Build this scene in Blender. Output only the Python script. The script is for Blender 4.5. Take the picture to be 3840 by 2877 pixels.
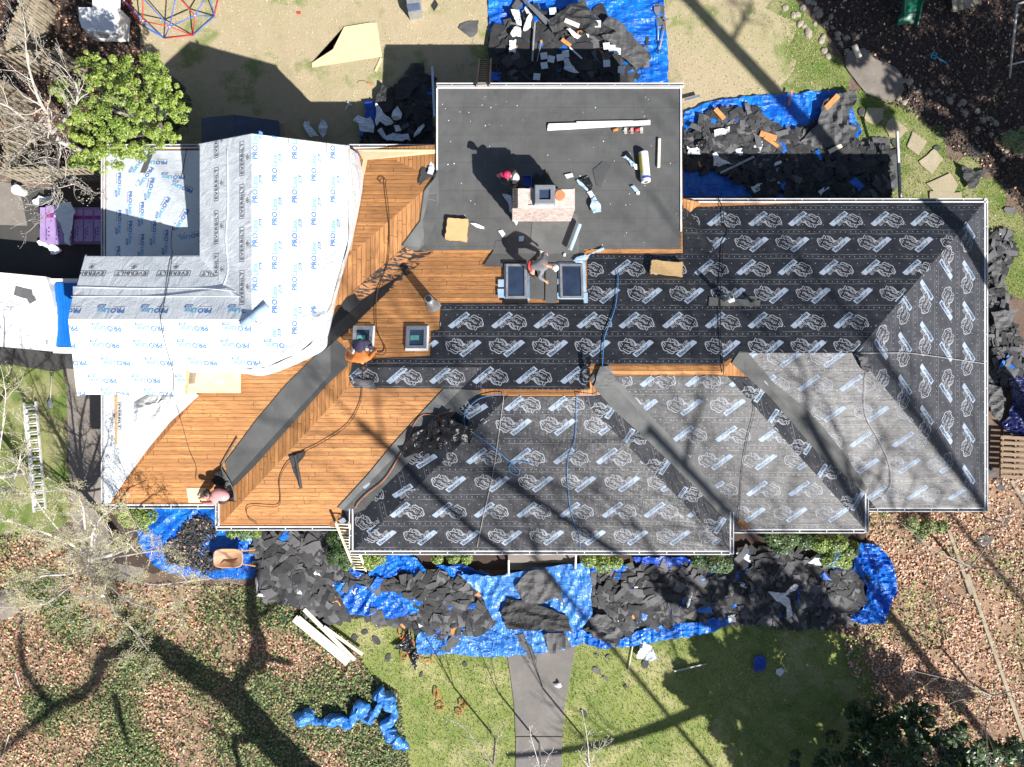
import bpy, bmesh, math, random
import numpy as np
from mathutils import Vector, Matrix, noise
from mathutils.geometry import tessellate_polygon
for o in list(bpy.data.objects): bpy.data.objects.remove(o)
SC = bpy.context.scene; COL = SC.collection
PI = math.pi
# ---------------------------------------------------------------- camera, sky, sun
FP, HC = 2750.0, 27.5           # focal length in photo pixels, camera height (drone looking straight down)
cam = bpy.data.cameras.new('camera'); co = bpy.data.objects.new('camera', cam); COL.objects.link(co)
cam.sensor_width = 36; cam.lens = 36*FP/3840; cam.clip_end = 500; cam.clip_start = .1
co.location = (0, 0, HC); SC.camera = co
SUNH, SUNK = (0.633, -0.774), 1.11        # horizontal direction to the sun; shadow length per metre of height
w = bpy.data.worlds.new('World'); SC.world = w; w.use_nodes = True
nt = w.node_tree; sky = nt.nodes.new('ShaderNodeTexSky'); sky.sky_type = 'NISHITA'; sky.sun_disc = False
sky.sun_elevation = math.atan(1/SUNK); sky.sun_rotation = math.atan2(SUNH[0], SUNH[1])
nt.links.new(sky.outputs[0], nt.nodes['Background'].inputs[0]); nt.nodes['Background'].inputs[1].default_value = .055
sl = bpy.data.lights.new('sun', 'SUN'); sl.energy = 5.0; sl.angle = math.radians(.5); sl.color = (1, .955, .9)
so = bpy.data.objects.new('sun', sl); COL.objects.link(so)
so.rotation_euler = Vector((SUNH[0], SUNH[1], 1/SUNK)).to_track_quat('Z', 'Y').to_euler()
SC.view_settings.view_transform = 'Standard'; SC.view_settings.look = 'None'; SC.view_settings.exposure = .78
SC.view_settings.gamma = 1
SC.cycles.max_bounces = 5; SC.cycles.diffuse_bounces = 2; SC.cycles.transparent_max_bounces = 6
# ---------------------------------------------------------------- helpers: points
def W(px, py, z=0.0):
    k = (HC - z)/FP
    return Vector(((px-1920)*k, (1438.5-py)*k, z))
def rnd(a, b): return random.uniform(a, b)
# ---------------------------------------------------------------- helpers: materials
MATS = {}
def newmat(name):
    m = bpy.data.materials.new(name); m.use_nodes = True; MATS[name] = m
    return m, m.node_tree, m.node_tree.nodes['Principled BSDF']
def nd(nt, t, **kw):
    n = nt.nodes.new(t)
    for k, v in kw.items():
        if k.startswith('i_'):
            key = k[2:]; key = int(key) if key.isdigit() else key
            n.inputs[key].default_value = v
        else: setattr(n, k, v)
    return n
def mth(nt, op, a, b=None, c=None):
    n = nt.nodes.new('ShaderNodeMath'); n.operation = op
    for i, x in enumerate((a, b, c)):
        if x is None: continue
        if isinstance(x, (int, float)): n.inputs[i].default_value = x
        else: nt.links.new(x, n.inputs[i])
    return n.outputs[0]
def mixc(nt, f, a, b, mode='MIX'):
    n = nt.nodes.new('ShaderNodeMix'); n.data_type = 'RGBA'; n.blend_type = mode
    for s, x in ((0, f), (6, a), (7, b)):
        if isinstance(x, (int, float)): n.inputs[s].default_value = x
        elif isinstance(x, tuple): n.inputs[s].default_value = (x[0], x[1], x[2], 1)
        else: nt.links.new(x, n.inputs[s])
    return n.outputs[2]
def ramp(nt, f, lo, hi):
    n = nt.nodes.new('ShaderNodeMapRange'); n.inputs[1].default_value = lo; n.inputs[2].default_value = hi
    nt.links.new(f, n.inputs[0]); return n.outputs[0]
def noi(nt, scale, detail=3, vec=None, rough=.55, dist=0):
    n = nt.nodes.new('ShaderNodeTexNoise'); n.inputs['Scale'].default_value = scale; n.inputs['Detail'].default_value = detail
    n.inputs['Roughness'].default_value = rough; n.inputs['Distortion'].default_value = dist
    if vec is not None: nt.links.new(vec, n.inputs['Vector'])
    return n.outputs[0]
def coords(nt, scale=(1, 1, 1), rot=0):
    tc = nt.nodes.new('ShaderNodeNewGeometry')
    mp = nt.nodes.new('ShaderNodeMapping'); mp.inputs['Scale'].default_value = scale; mp.inputs['Rotation'].default_value = (0, 0, rot)
    nt.links.new(tc.outputs['Position'], mp.inputs[0]); return mp.outputs[0]
def bumpn(nt, bs, h, strength, dist=.02):
    b = nt.nodes.new('ShaderNodeBump'); b.inputs['Strength'].default_value = strength; b.inputs['Distance'].default_value = dist
    nt.links.new(h, b.inputs['Height']); nt.links.new(b.outputs[0], bs.inputs['Normal'])
def M(name, col, rough=.8, var=.25, scale=4, bump=0, bscale=30, bdist=.02, metal=0, col2=None, spec=.5, stretch=(1, 1, 1)):
    m, nt, bs = newmat(name)
    bs.inputs['Roughness'].default_value = rough; bs.inputs['Metallic'].default_value = metal
    bs.inputs['Specular IOR Level'].default_value = spec
    v = coords(nt, stretch)
    lo = tuple(c*(1-var) for c in col); hi = col2 or tuple(min(1, c*(1+var)) for c in col)
    f = ramp(nt, noi(nt, scale, 4, v), .3, .7)
    nt.links.new(mixc(nt, f, lo, hi), bs.inputs['Base Color'])
    if bump: bumpn(nt, bs, noi(nt, bscale, 4, v), bump, bdist)
    return m
# ---------------------------------------------------------------- helpers: objects
def clean(name): return name
def link(name, me, mats, parent=None):
    o = bpy.data.objects.new(name, me); COL.objects.link(o)
    if not isinstance(mats, (list, tuple)): mats = [mats]
    if len(me.materials) == 0:
        for m in mats: me.materials.append(MATS[m] if isinstance(m, str) else m)
    if parent is not None: o.parent = parent
    return o
def tag(o, label, cat, group=None, kind=None):
    if label: o['label'] = label
    if cat: o['category'] = cat
    if group: o['group'] = group
    if kind: o['kind'] = kind
    return o
def root(name, label, cat, loc=(0, 0, 0), group=None, rz=0):
    o = bpy.data.objects.new(name, None); COL.objects.link(o); o.location = loc; o.rotation_euler = (0, 0, rz)
    return tag(o, label, cat, group)
def obj(name, bm, mats, parent=None, smooth=False):
    me = bpy.data.meshes.new(name)
    bmesh.ops.recalc_face_normals(bm, faces=bm.faces)
    bm.to_mesh(me); bm.free()
    if smooth:
        for p in me.polygons: p.use_smooth = True
    o = link(name, me, mats, parent)
    if parent is not None and parent.matrix_basis != Matrix.Identity(4):
        pass
    return o
def pobj(name, bm, mats, parent, smooth=False):
    """part built in world coordinates under a root that has a location/rotation"""
    o = obj(name, bm, mats, parent, smooth)
    o.data.transform(parent.matrix_basis.inverted()); return o
def box(bm, x0, x1, y0, y1, z0, z1, mi=0, rz=0, c=None):
    r = bmesh.ops.create_cube(bm, size=1)
    cx, cy, cz = (x0+x1)/2, (y0+y1)/2, (z0+z1)/2
    mt = Matrix.Translation((cx, cy, cz)) @ Matrix.Rotation(rz, 4, 'Z') @ Matrix.Diagonal((x1-x0, y1-y0, z1-z0, 1))
    bmesh.ops.transform(bm, matrix=mt, verts=r['verts'])
    for v in r['verts']:
        for f in v.link_faces: f.material_index = mi
    return r['verts']
def bar(bm, a, b, wd, ht, mi=0, up=(0, 0, 1)):
    a, b = Vector(a), Vector(b); d = b-a; L = d.length
    if L < 1e-5: return []
    d.normalize(); u = Vector(up)
    if abs(d.dot(u)) > .98: u = Vector((0, 1, 0))
    s = d.cross(u).normalized(); u = s.cross(d)
    r = bmesh.ops.create_cube(bm, size=1)
    m = Matrix((( d.x*L, s.x*wd, u.x*ht, (a.x+b.x)/2), (d.y*L, s.y*wd, u.y*ht, (a.y+b.y)/2), (d.z*L, s.z*wd, u.z*ht, (a.z+b.z)/2), (0, 0, 0, 1)))
    bmesh.ops.transform(bm, matrix=m, verts=r['verts'])
    for v in r['verts']:
        for f in v.link_faces: f.material_index = mi
    return r['verts']
def tube(bm, pts, r, seg=6, mi=0, caps=True):
    pts = [Vector(p) for p in pts]; n = len(pts)
    rs = r if isinstance(r, (list, tuple)) else [r]*n
    rings = []; pu = None
    for i, p in enumerate(pts):
        d = (pts[min(i+1, n-1)]-pts[max(i-1, 0)]).normalized()
        u = pu if pu is not None else (Vector((0, 0, 1)) if abs(d.z) < .9 else Vector((1, 0, 0)))
        s = d.cross(u)
        if s.length < 1e-4: s = d.cross(Vector((.3, .9, .2)))
        s.normalize(); u = s.cross(d).normalized(); pu = u
        rings.append([bm.verts.new(p + (s*math.cos(2*PI*k/seg) + u*math.sin(2*PI*k/seg))*rs[i]) for k in range(seg)])
    for i in range(n-1):
        for k in range(seg):
            f = bm.faces.new((rings[i][k], rings[i][(k+1) % seg], rings[i+1][(k+1) % seg], rings[i+1][k])); f.material_index = mi; f.smooth = True
    if caps:
        for rg in (rings[0], rings[-1]):
            f = bm.faces.new(rg); f.material_index = mi
    return rings
def prism(bm, poly, z0, z1, mi=0):
    """poly: list of (x,y); z0/z1 numbers or functions of (x,y)"""
    fz = lambda z, x, y: z(x, y) if callable(z) else z
    a = [bm.verts.new((x, y, fz(z0, x, y))) for x, y in poly]; b = [bm.verts.new((x, y, fz(z1, x, y))) for x, y in poly]
    n = len(poly); fs = []
    fs.append(bm.faces.new(b)); fs.append(bm.faces.new(a[::-1]))
    for i in range(n): fs.append(bm.faces.new((a[i], a[(i+1) % n], b[(i+1) % n], b[i])))
    for f in fs: f.material_index = mi
    bmesh.ops.triangulate(bm, faces=[f for f in fs[:2] if len(f.verts) > 4])
def smoothpath(pts, n=6):
    """Catmull-Rom through points"""
    P = [Vector(p) for p in pts]; P = [P[0]*2-P[1]]+P+[P[-1]*2-P[-2]]; out = []
    for i in range(1, len(P)-2):
        for k in range(n):
            t = k/n; a, b, c, d = P[i-1], P[i], P[i+1], P[i+2]
            out.append(.5*((2*b)+(c-a)*t+(2*a-5*b+4*c-d)*t*t+(3*b-a-3*c+d)*t**3))
    out.append(P[-2]); return out
def inpoly(x, y, poly):
    c = False; n = len(poly); j = n-1
    for i in range(n):
        xi, yi = poly[i][0], poly[i][1]; xj, yj = poly[j][0], poly[j][1]
        if (yi > y) != (yj > y) and x < (xj-xi)*(y-yi)/(yj-yi)+xi: c = not c
        j = i
    return c
# ---------------------------------------------------------------- the roof planes (pitch 1:3), z = c + gx*x + gy*y
S3 = 1/3
def eY(py, z): return (1438.5-py)/FP*(HC-z)
def eX(px, z): return (px-1920)/FP*(HC-z)
ZM, Z1, Z2, Z3, ZL = 3.0, 3.15, 3.42, 3.10, 3.0
NE_, SE_ = eY(759, ZM), eY(1905, ZM)
PL = {}
def pN(z, y): return (z+y*S3, 0, -S3)
def pS(z, y): return (z-y*S3, 0, S3)
def pE(z, x): return (z+x*S3, -S3, 0)
def pW(z, x): return (z-x*S3, S3, 0)
PL['C'] = pN(ZM, NE_); PL['SM'] = pS(ZM, SE_); PL['EM'] = pE(ZM, eX(3690, ZM))
PL['S1'] = pS(Z1, eY(1985, Z1)); PL['E1'] = pE(Z1, eX(3243, Z1))
PL['S2'] = pS(Z2, eY(2066, Z2)); PL['W2'] = pW(Z2, eX(1324, Z2)); PL['E2'] = pE(Z2, eX(2737, Z2))
PL['S3'] = pS(Z3, eY(1975, Z3)); PL['W3'] = pW(Z3, eX(822, Z3))
PL['A'] = pN(ZL, eY(556, ZL)); PL['SL'] = pS(ZL, eY(1893, ZL)); PL['WL'] = pW(ZL, eX(394, ZL)); PL['B'] = pE(ZL, -1.34)
YSH, ZSH = eY(326, 3.2), 3.2
PL['SH'] = (ZSH+.073*YSH, 0, -.073)
XSW, XSE = eX(1640, 3.2), eX(2553, 3.2)
VOL = [('C', 'SM', 'EM', 'bW'), ('C', 'S1', 'E1', 'bW'), ('C', 'S2', 'W2', 'E2'), ('C', 'S3', 'W3', 'bE'), ('A', 'SL', 'WL', 'B')]
PL['bW'] = pW(ZM, -2); PL['bE'] = pE(ZM, 8)
def pz(k, x, y): c, gx, gy = PL[k]; return c+gx*x+gy*y
def roof(x, y):
    best = (-1, '')
    for v in VOL: best = max(best, min((pz(k, x, y), k) for k in v))
    if XSW-1e-3 <= x <= XSE+1e-3 and 2 < y <= YSH+.05: best = max(best, (pz('SH', x, y), 'SH'))
    return best
def rz(x, y): return roof(x, y)[0]
# the raised gabled block over the garage
ux_r, uz_r, vy_r = -7.37, 6.7, 1.82
PU = {'UW': (uz_r-.66*ux_r, .66, 0), 'UE': (uz_r+.40*ux_r, -.40, 0), 'VN': (uz_r+.68*vy_r, 0, -.68), 'VS': (uz_r-.465*vy_r, 0, .465)}
def upz(x, y):
    f = lambda k: PU[k][0]+PU[k][1]*x+PU[k][2]*y
    return max(min((f(k), k) for k in ('UW', 'UE', 'VS')), min((f(k), k) for k in ('VN', 'VS', 'UE')))
def onto(px, py, zf, z0=4.0):
    z = z0
    for _ in range(14):
        p = W(px, py, z); z = .5*z+.5*zf(p.x, p.y)
    return W(px, py, z)
def RP(px, py, off=0.0):
    p = onto(px, py, rz); return Vector((p.x, p.y, p.z+off))
def UP(px, py): return onto(px, py, lambda x, y: upz(x, y)[0], 6.3)
def flat0(x, y): return 0.0
# lines (a,b,c): a x + b y = c where two planes cross
def crease(P, k1, k2):
    c1, a1, b1 = P[k1]; c2, a2, b2 = P[k2]; return (a1-a2, b1-b2, c2-c1)
CR = [crease(PL, a, b) for a, b in (('C', 'SM'), ('C', 'EM'), ('SM', 'EM'), ('C', 'S1'), ('S1', 'E1'), ('E1', 'SM'), ('C', 'S2'), ('S2', 'E2'), ('S2', 'W2'), ('E2', 'S1'), ('C', 'W2'), ('C', 'E2'),
      ('S3', 'W3'), ('C', 'S3'), ('W3', 'SL'), ('W2', 'S3'), ('C', 'W3'), ('A', 'B'), ('A', 'SL'), ('A', 'WL'), ('SL', 'WL'), ('B', 'C'), ('B', 'SL'), ('B', 'W3'), ('SH', 'C'), ('SH', 'B'), ('SH', 'A'), ('C', 'E1'), ('E1', 'S2'))]
CR += [(1, 0, XSW), (1, 0, XSE)]
CU = [crease(PU, a, b) for a, b in (('UW', 'UE'), ('VN', 'VS'), ('UW', 'VS'), ('UE', 'VS'), ('UW', 'VN'), ('UE', 'VN'))]
_x = eX(394, 3); _e = eX(3690, 3)
FOOT = [(_x, eY(1893, 3)), (eX(822, Z3), eY(1893, 3)), (eX(822, Z3), eY(1975, Z3)), (eX(1324, Z2), eY(1975, Z3)), (eX(1324, Z2), eY(2066, Z2)), (eX(2737, Z2), eY(2066, Z2)), (eX(2737, Z2), eY(1985, Z1)),
        (eX(3243, Z1), eY(1985, Z1)), (eX(3243, Z1), SE_), (_e, SE_), (_e, NE_), (XSE, NE_), (XSE, YSH), (XSW, YSH), (XSW, eY(556, 3)), (_x, eY(556, 3))]
def cutsheet(poly, lines=(), res=None):
    """flat mesh (bmesh) of the xy polygon, cut along lines and a grid"""
    bm = bmesh.new(); vs = [bm.verts.new((p[0], p[1], 0)) for p in poly]; 
    for t in tessellate_polygon([[Vector((p[0], p[1], 0)) for p in poly]]):
        if len(set(t)) == 3:
            try: bm.faces.new([vs[i] for i in t])
            except ValueError: pass
    bmesh.ops.recalc_face_normals(bm, faces=bm.faces)
    xs = [p[0] for p in poly]; ys = [p[1] for p in poly]
    def cut(no, c):
        L = math.hypot(no[0], no[1])
        if L < 1e-6: return
        n = (no[0]/L, no[1]/L, 0); d = c/L
        bmesh.ops.bisect_plane(bm, geom=bm.verts[:]+bm.edges[:]+bm.faces[:], plane_co=(n[0]*d, n[1]*d, 0), plane_no=n, dist=1e-5)
    for a, b, c in lines: cut((a, b), c)
    if res:
        x = min(xs)+res
        while x < max(xs): cut((1, 0), x); x += res
        y = min(ys)+res
        while y < max(ys): cut((0, 1), y); y += res
    for f in bm.faces:
        if f.normal.z < 0: f.normal_flip()
    return bm
def drape(name, pxpoly, mats, parent, off=.02, keep=None, res=None, up=False, world=None, amp=0, edge=None, clipfoot=True):
    """sheet laid on the roof planes inside a photo-measured outline"""
    zf = (lambda x, y: upz(x, y)[0]) if up else rz
    poly = world or [tuple((UP(*p) if up else RP(*p))[:2]) for p in pxpoly]
    bm = cutsheet(poly, CU if up else CR, res)
    if not up and clipfoot:
        n_ = len(FOOT)
        for i in range(n_):
            (ax, ay), (bx, by) = FOOT[i], FOOT[(i+1) % n_]
            if abs(ax-bx) < 1e-6: bmesh.ops.bisect_plane(bm, geom=bm.verts[:]+bm.edges[:]+bm.faces[:], plane_co=(ax, 0, 0), plane_no=(1, 0, 0), dist=1e-5)
            else: bmesh.ops.bisect_plane(bm, geom=bm.verts[:]+bm.edges[:]+bm.faces[:], plane_co=(0, ay, 0), plane_no=(0, 1, 0), dist=1e-5)
        bmesh.ops.delete(bm, geom=[f for f in bm.faces if not inpoly(f.calc_center_median().x, f.calc_center_median().y, FOOT)], context='FACES')
    if keep:
        ff = upz if up else roof
        dl = [f for f in bm.faces if ff(*f.calc_center_median()[:2])[1] not in keep]
        bmesh.ops.delete(bm, geom=dl, context='FACES')
    for v in bm.verts:
        x, y = v.co.x, v.co.y; v.co.z = zf(x, y)+off
        if amp: v.co.z += amp*wrinkle(x, y)
    bm.normal_update()
    me = bpy.data.meshes.new(name); bm.to_mesh(me); bm.free()
    if amp:
        for p in me.polygons: p.use_smooth = True
    return link(name, me, mats, parent)
def wrinkle(x, y, s=1.0, seed=0.0):
    a = noise.noise(Vector((x*.9*s+seed, y*1.1*s, seed)))
    b = 1-abs(noise.noise(Vector((x*2.1*s+a*1.5, y*3.3*s+a, 7+seed))))*2
    c = 1-abs(noise.noise(Vector((x*5.5*s+b*.3, y*4.1*s, 13+seed))))*2
    return .45*(a+.5)+.35*b+.2*c
# ---------------------------------------------------------------- roof materials
def uvsel(nt):
    """contour coordinate u and slope coordinate v from the face's own direction"""
    g = nd(nt, 'ShaderNodeNewGeometry'); sp = nd(nt, 'ShaderNodeSeparateXYZ'); sn = nd(nt, 'ShaderNodeSeparateXYZ')
    nt.links.new(g.outputs['Position'], sp.inputs[0]); nt.links.new(g.outputs['True Normal'], sn.inputs[0])
    ns = mth(nt, 'GREATER_THAN', mth(nt, 'ABSOLUTE', sn.outputs[1]), mth(nt, 'ABSOLUTE', sn.outputs[0]))
    def sel(a, b):
        m = nd(nt, 'ShaderNodeMix'); nt.links.new(ns, m.inputs[0]); nt.links.new(a, m.inputs[2]); nt.links.new(b, m.inputs[3]); return m.outputs[0]
    u = sel(sp.outputs[1], sp.outputs[0]); v = sel(sp.outputs[0], sp.outputs[1])
    cb = nd(nt, 'ShaderNodeCombineXYZ'); nt.links.new(u, cb.inputs[0]); nt.links.new(v, cb.inputs[1])
    return u, v, cb.outputs[0]
def boards_mat(name, col, dark=.5, pitch=.137):
    m, nt, bs = newmat(name); u, v, uv = uvsel(nt)
    k = mth(nt, 'DIVIDE', v, pitch); fl = mth(nt, 'FLOOR', k); fr = mth(nt, 'FRACT', k)
    wn = nd(nt, 'ShaderNodeTexWhiteNoise', noise_dimensions='1D'); nt.links.new(fl, wn.inputs['W'])
    mp = nd(nt, 'ShaderNodeMapping'); mp.inputs['Scale'].default_value = (2.2, 22, 1); nt.links.new(uv, mp.inputs[0])
    g = noi(nt, 1.0, 5, mp.outputs[0], .65)
    base = mixc(nt, ramp(nt, wn.outputs[0], 0, 1), tuple(c*.66 for c in col), tuple(c*1.2 for c in col))
    base = mixc(nt, ramp(nt, g, .40, .72), base, tuple(c*dark for c in col))
    mp2 = nd(nt, 'ShaderNodeMapping'); mp2.inputs['Scale'].default_value = (3.0, 9, 1); nt.links.new(uv, mp2.inputs[0])
    kn = noi(nt, 1.6, 2, mp2.outputs[0], .5, .4)
    base = mixc(nt, mth(nt, 'MULTIPLY', ramp(nt, kn, .62, .72), .75), base, tuple(c*.28 for c in col))
    big = noi(nt, .5, 3, uv); base = mixc(nt, mth(nt, 'MULTIPLY', ramp(nt, big, .42, .62), .5), base, tuple(c*.55 for c in col))
    gap = mth(nt, 'LESS_THAN', mth(nt, 'ABSOLUTE', mth(nt, 'SUBTRACT', fr, .5)), .458)
    base = mixc(nt, gap, (.035, .018, .010), base)
    # butt joints
    jn = mth(nt, 'FRACT', mth(nt, 'ADD', mth(nt, 'DIVIDE', u, 2.9), mth(nt, 'MULTIPLY', wn.outputs[0], 7)))
    base = mixc(nt, mth(nt, 'MULTIPLY', mth(nt, 'LESS_THAN', jn, .006), .8), base, (.03, .015, .01))
    nt.links.new(base, bs.inputs['Base Color']); bs.inputs['Roughness'].default_value = .75
    bumpn(nt, bs, mth(nt, 'ADD', mth(nt, 'MULTIPLY', gap, .6), mth(nt, 'MULTIPLY', g, .25)), .6, .012)
boards_mat('boards', (.60, .275, .095), .38)
def rhino_mat(name, phase, pitch=.86, rot=0.0, gl=.42, kk=1.0):
    m, nt, bs = newmat(name); u, v, uv = uvsel(nt)
    if rot:
        mp = nd(nt, 'ShaderNodeMapping'); mp.inputs['Rotation'].default_value = (0, 0, rot); nt.links.new(uv, mp.inputs[0])
        s = nd(nt, 'ShaderNodeSeparateXYZ'); nt.links.new(mp.outputs[0], s.inputs[0]); u, v = s.outputs[0], s.outputs[1]; uv = mp.outputs[0]
    wob = mth(nt, 'MULTIPLY', mth(nt, 'SUBTRACT', noi(nt, .8, 2, uv), .5), .07)
    k = mth(nt, 'DIVIDE', mth(nt, 'ADD', mth(nt, 'SUBTRACT', v, phase), wob), pitch); fr = mth(nt, 'SUBTRACT', mth(nt, 'FRACT', mth(nt, 'ADD', k, .5)), .5)
    af = mth(nt, 'ABSOLUTE', fr)
    n1 = noi(nt, 2.2, 5, uv, .6)
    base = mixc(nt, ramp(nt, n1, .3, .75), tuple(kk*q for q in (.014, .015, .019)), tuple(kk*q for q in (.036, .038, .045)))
    # two pale printed lap lines either side of the seam, broken up
    mp = nd(nt, 'ShaderNodeMapping'); mp.inputs['Scale'].default_value = (1.3, 16, 1); nt.links.new(uv, mp.inputs[0])
    br = ramp(nt, noi(nt, 1.6, 3, mp.outputs[0]), .42, .56)
    ln = mth(nt, 'LESS_THAN', mth(nt, 'ABSOLUTE', mth(nt, 'SUBTRACT', af, .085)), .016)
    base = mixc(nt, mth(nt, 'MULTIPLY', mth(nt, 'MULTIPLY', ln, br), .8), base, (.13, .14, .155))
    # cap nails on the seam and in the field
    def dots(step, vv, r, off=0):
        du = mth(nt, 'MULTIPLY', mth(nt, 'SUBTRACT', mth(nt, 'FRACT', mth(nt, 'ADD', mth(nt, 'DIVIDE', u, step), off)), .5), step)
        dv = mth(nt, 'MULTIPLY', mth(nt, 'SUBTRACT', fr, vv), pitch)
        return mth(nt, 'LESS_THAN', mth(nt, 'ADD', mth(nt, 'MULTIPLY', du, du), mth(nt, 'MULTIPLY', dv, dv)), r*r)
    d = mth(nt, 'ADD', dots(.17, 0, .017), mth(nt, 'ADD', dots(.34, .28, .017, .3), dots(.34, -.28, .017, .6)))
    base = mixc(nt, mth(nt, 'MULTIPLY', d, .8), base, (.27, .29, .31))
    nt.links.new(base, bs.inputs['Base Color'])
    bs.inputs['Roughness'].default_value = gl; bs.inputs['Specular IOR Level'].default_value = .55
    mp = nd(nt, 'ShaderNodeMapping'); mp.inputs['Scale'].default_value = (1.0, 3.2, 1); nt.links.new(uv, mp.inputs[0])
    wr = noi(nt, 1.6, 4, mp.outputs[0], .55, 1.2)
    mp = nd(nt, 'ShaderNodeMapping'); mp.inputs['Scale'].default_value = (9, 1.5, 1); nt.links.new(uv, mp.inputs[0])
    w2 = noi(nt, 1.2, 4, mp.outputs[0], .6, .8)
    sm = mth(nt, 'MULTIPLY', mth(nt, 'LESS_THAN', af, .07), .25)
    h = mth(nt, 'ADD', mth(nt, 'ADD', wr, mth(nt, 'MULTIPLY', w2, .25)), sm)
    mp = nd(nt, 'ShaderNodeMapping'); mp.inputs['Scale'].default_value = (.6, 2.4, 1); mp.inputs['Rotation'].default_value = (0, 0, .5); nt.links.new(uv, mp.inputs[0])
    w3 = noi(nt, 1.7, 4, mp.outputs[0], .55, 2.0)
    bumpn(nt, bs, mth(nt, 'ADD', h, mth(nt, 'MULTIPLY', w3, .7)), .6, .032)
rhino_mat('rhino_N', .69); rhino_mat('rhino_E', 15.06-.43, .85, 0, .55, 1.9)  # east slope has a paler base colour that paints in its sheen
rhino_mat('rhino_S2', -4.99+.45, .915, 0, .42); rhino_mat('rhino_S1', -4.29+.44, .90, 0, .52); rhino_mat('rhino_SM', -3.65+.44, .91, 0, .50, 1.2)
rhino_mat('rhino_hip', .2, .88, .26); rhino_mat('rhino_hipE', .3, .88, .26)
M('print_pale', (.33, .40, .50), .85, .10, 3, .4, 6, .03); M('print_ink', (.02, .035, .07), .5, .1)
M('print_line', (.33, .35, .385), .85, .12, 3, .3, 6, .03)
def grid_mat(name, c, gl, pitch, gs):
    m, nt, bs = newmat(name); u, v, uv = uvsel(nt)
    n1 = ramp(nt, noi(nt, 1.2, 5, uv, .6), .3, .7); n2 = ramp(nt, noi(nt, 60, 2, uv), .2, .8)
    base = mixc(nt, n1, tuple(a*.76 for a in c), tuple(a*1.18 for a in c)); st = ramp(nt, noi(nt, .45, 5, uv, .7, 1.5), .5, .68); base = mixc(nt, mth(nt, 'MULTIPLY', st, .35), base, tuple(a*1.5 for a in c)); base = mixc(nt, mth(nt, 'MULTIPLY', n2, .18), base, tuple(a*.6 for a in c))
    if gs:
        wv = mth(nt, 'MULTIPLY', mth(nt, 'SUBTRACT', noi(nt, 1.1, 2, uv), .5), .10)
        a = mth(nt, 'LESS_THAN', mth(nt, 'FRACT', mth(nt, 'DIVIDE', mth(nt, 'ADD', u, wv), pitch[0])), .07)
        b = mth(nt, 'LESS_THAN', mth(nt, 'FRACT', mth(nt, 'DIVIDE', mth(nt, 'ADD', v, wv), pitch[1])), .07)
        fade = ramp(nt, noi(nt, .9, 2, uv), .35, .6)
        base = mixc(nt, mth(nt, 'MULTIPLY', mth(nt, 'MULTIPLY', mth(nt, 'MAXIMUM', a, b), gs), fade), base, tuple(x*.45 for x in c))
        ln = mth(nt, 'LESS_THAN', mth(nt, 'FRACT', mth(nt, 'DIVIDE', mth(nt, 'ADD', v, .2), .93)), .02)
        base = mixc(nt, mth(nt, 'MULTIPLY', ln, .35), base, tuple(x*.35 for x in c))
    nt.links.new(base, bs.inputs['Base Color']); bs.inputs['Roughness'].default_value = gl
    bumpn(nt, bs, noi(nt, 2.0, 5, uv, .6, .8), .45, .03)
grid_mat('membrane', (.098, .100, .099), .82, (.40, .33), .22)
grid_mat('membrane_dark', (.075, .078, .078), .6, (.5, .5), 0)
grid_mat('membrane_soft', (.125, .130, .128), .8, (.5, .5), 0)
def wrap_mat(name, c, bump=.7, rough=.5, sc=(1, 1, 1)):
    m, nt, bs = newmat(name); v = coords(nt, sc)
    f = ramp(nt, noi(nt, 1.5, 4, v), .3, .7); nt.links.new(mixc(nt, f, tuple(a*.93 for a in c), c), bs.inputs['Base Color'])
    bs.inputs['Roughness'].default_value = rough
    a = noi(nt, 1.3, 6, v, .6, 1.6); b = noi(nt, 5, 4, v, .6, 1.0)
    bumpn(nt, bs, mth(nt, 'ADD', a, mth(nt, 'MULTIPLY', b, .35)), bump, .06)
wrap_mat('wrap_white', (.80, .84, .88), .35); wrap_mat('wrap_grey', (.82, .86, .89), .6, .5, (1.6, .7, 1)); wrap_mat('wrap_greyV', (.82, .86, .89), .6, .5, (.7, 1.6, 1))
wrap_mat('wrap_sheet', (.72, .78, .84), .5); wrap_mat('wrap_crumple', (.74, .78, .82), .9)
M('ink_blue', (.10, .22, .52), .5, .1); M('ink_cyan', (.16, .50, .75), .5, .1); M('ink_grey', (.10, .10, .12), .6, .1)
M('gutter', (.62, .63, .64), .45, .12, 2, .1, 10); M('gutter_in', (.13, .135, .14), .7, .35, 5); M('trim', (.74, .74, .73), .5, .08)
M('siding', (.24, .20, .15), .8, .2, 3); M('ply', (.60, .42, .22), .75, .18, 5, .2, 40, .01, stretch=(1, 4, 1)); M('ply_pale', (.70, .55, .34), .75, .1, 4)
M('brick', (.52, .42, .38), .85, .35, 9, .5, 30, .02); M('brick_dark', (.05, .045, .042), .9, .5, 12, .8, 20, .04); M('concrete_cap', (.52, .47, .43), .85, .18, 7, .3, 30)
M('metal', (.62, .63, .64), .35, .1, 5, .1, 10, metal=.8); M('metal_dull', (.42, .43, .44), .5, .2, 5, .2, 10, metal=.5); M('terracotta', (.52, .20, .09), .7, .2, 6)
M('glass_dark', (.035, .055, .10), .12, .3, 2); M('glass_green', (.12, .34, .32), .25, .15, 2); M('white_paint', (.78, .79, .80), .45, .04); M('black', (.012, .012, .013), .5, .3, 6); M('black_film', (.02, .02, .022), .25, .3, 6, .8, 8, .05)
M('blue_tape', (.09, .17, .42), .5, .2); M('ice_blue', (.40, .55, .72), .5, .12)
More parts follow.
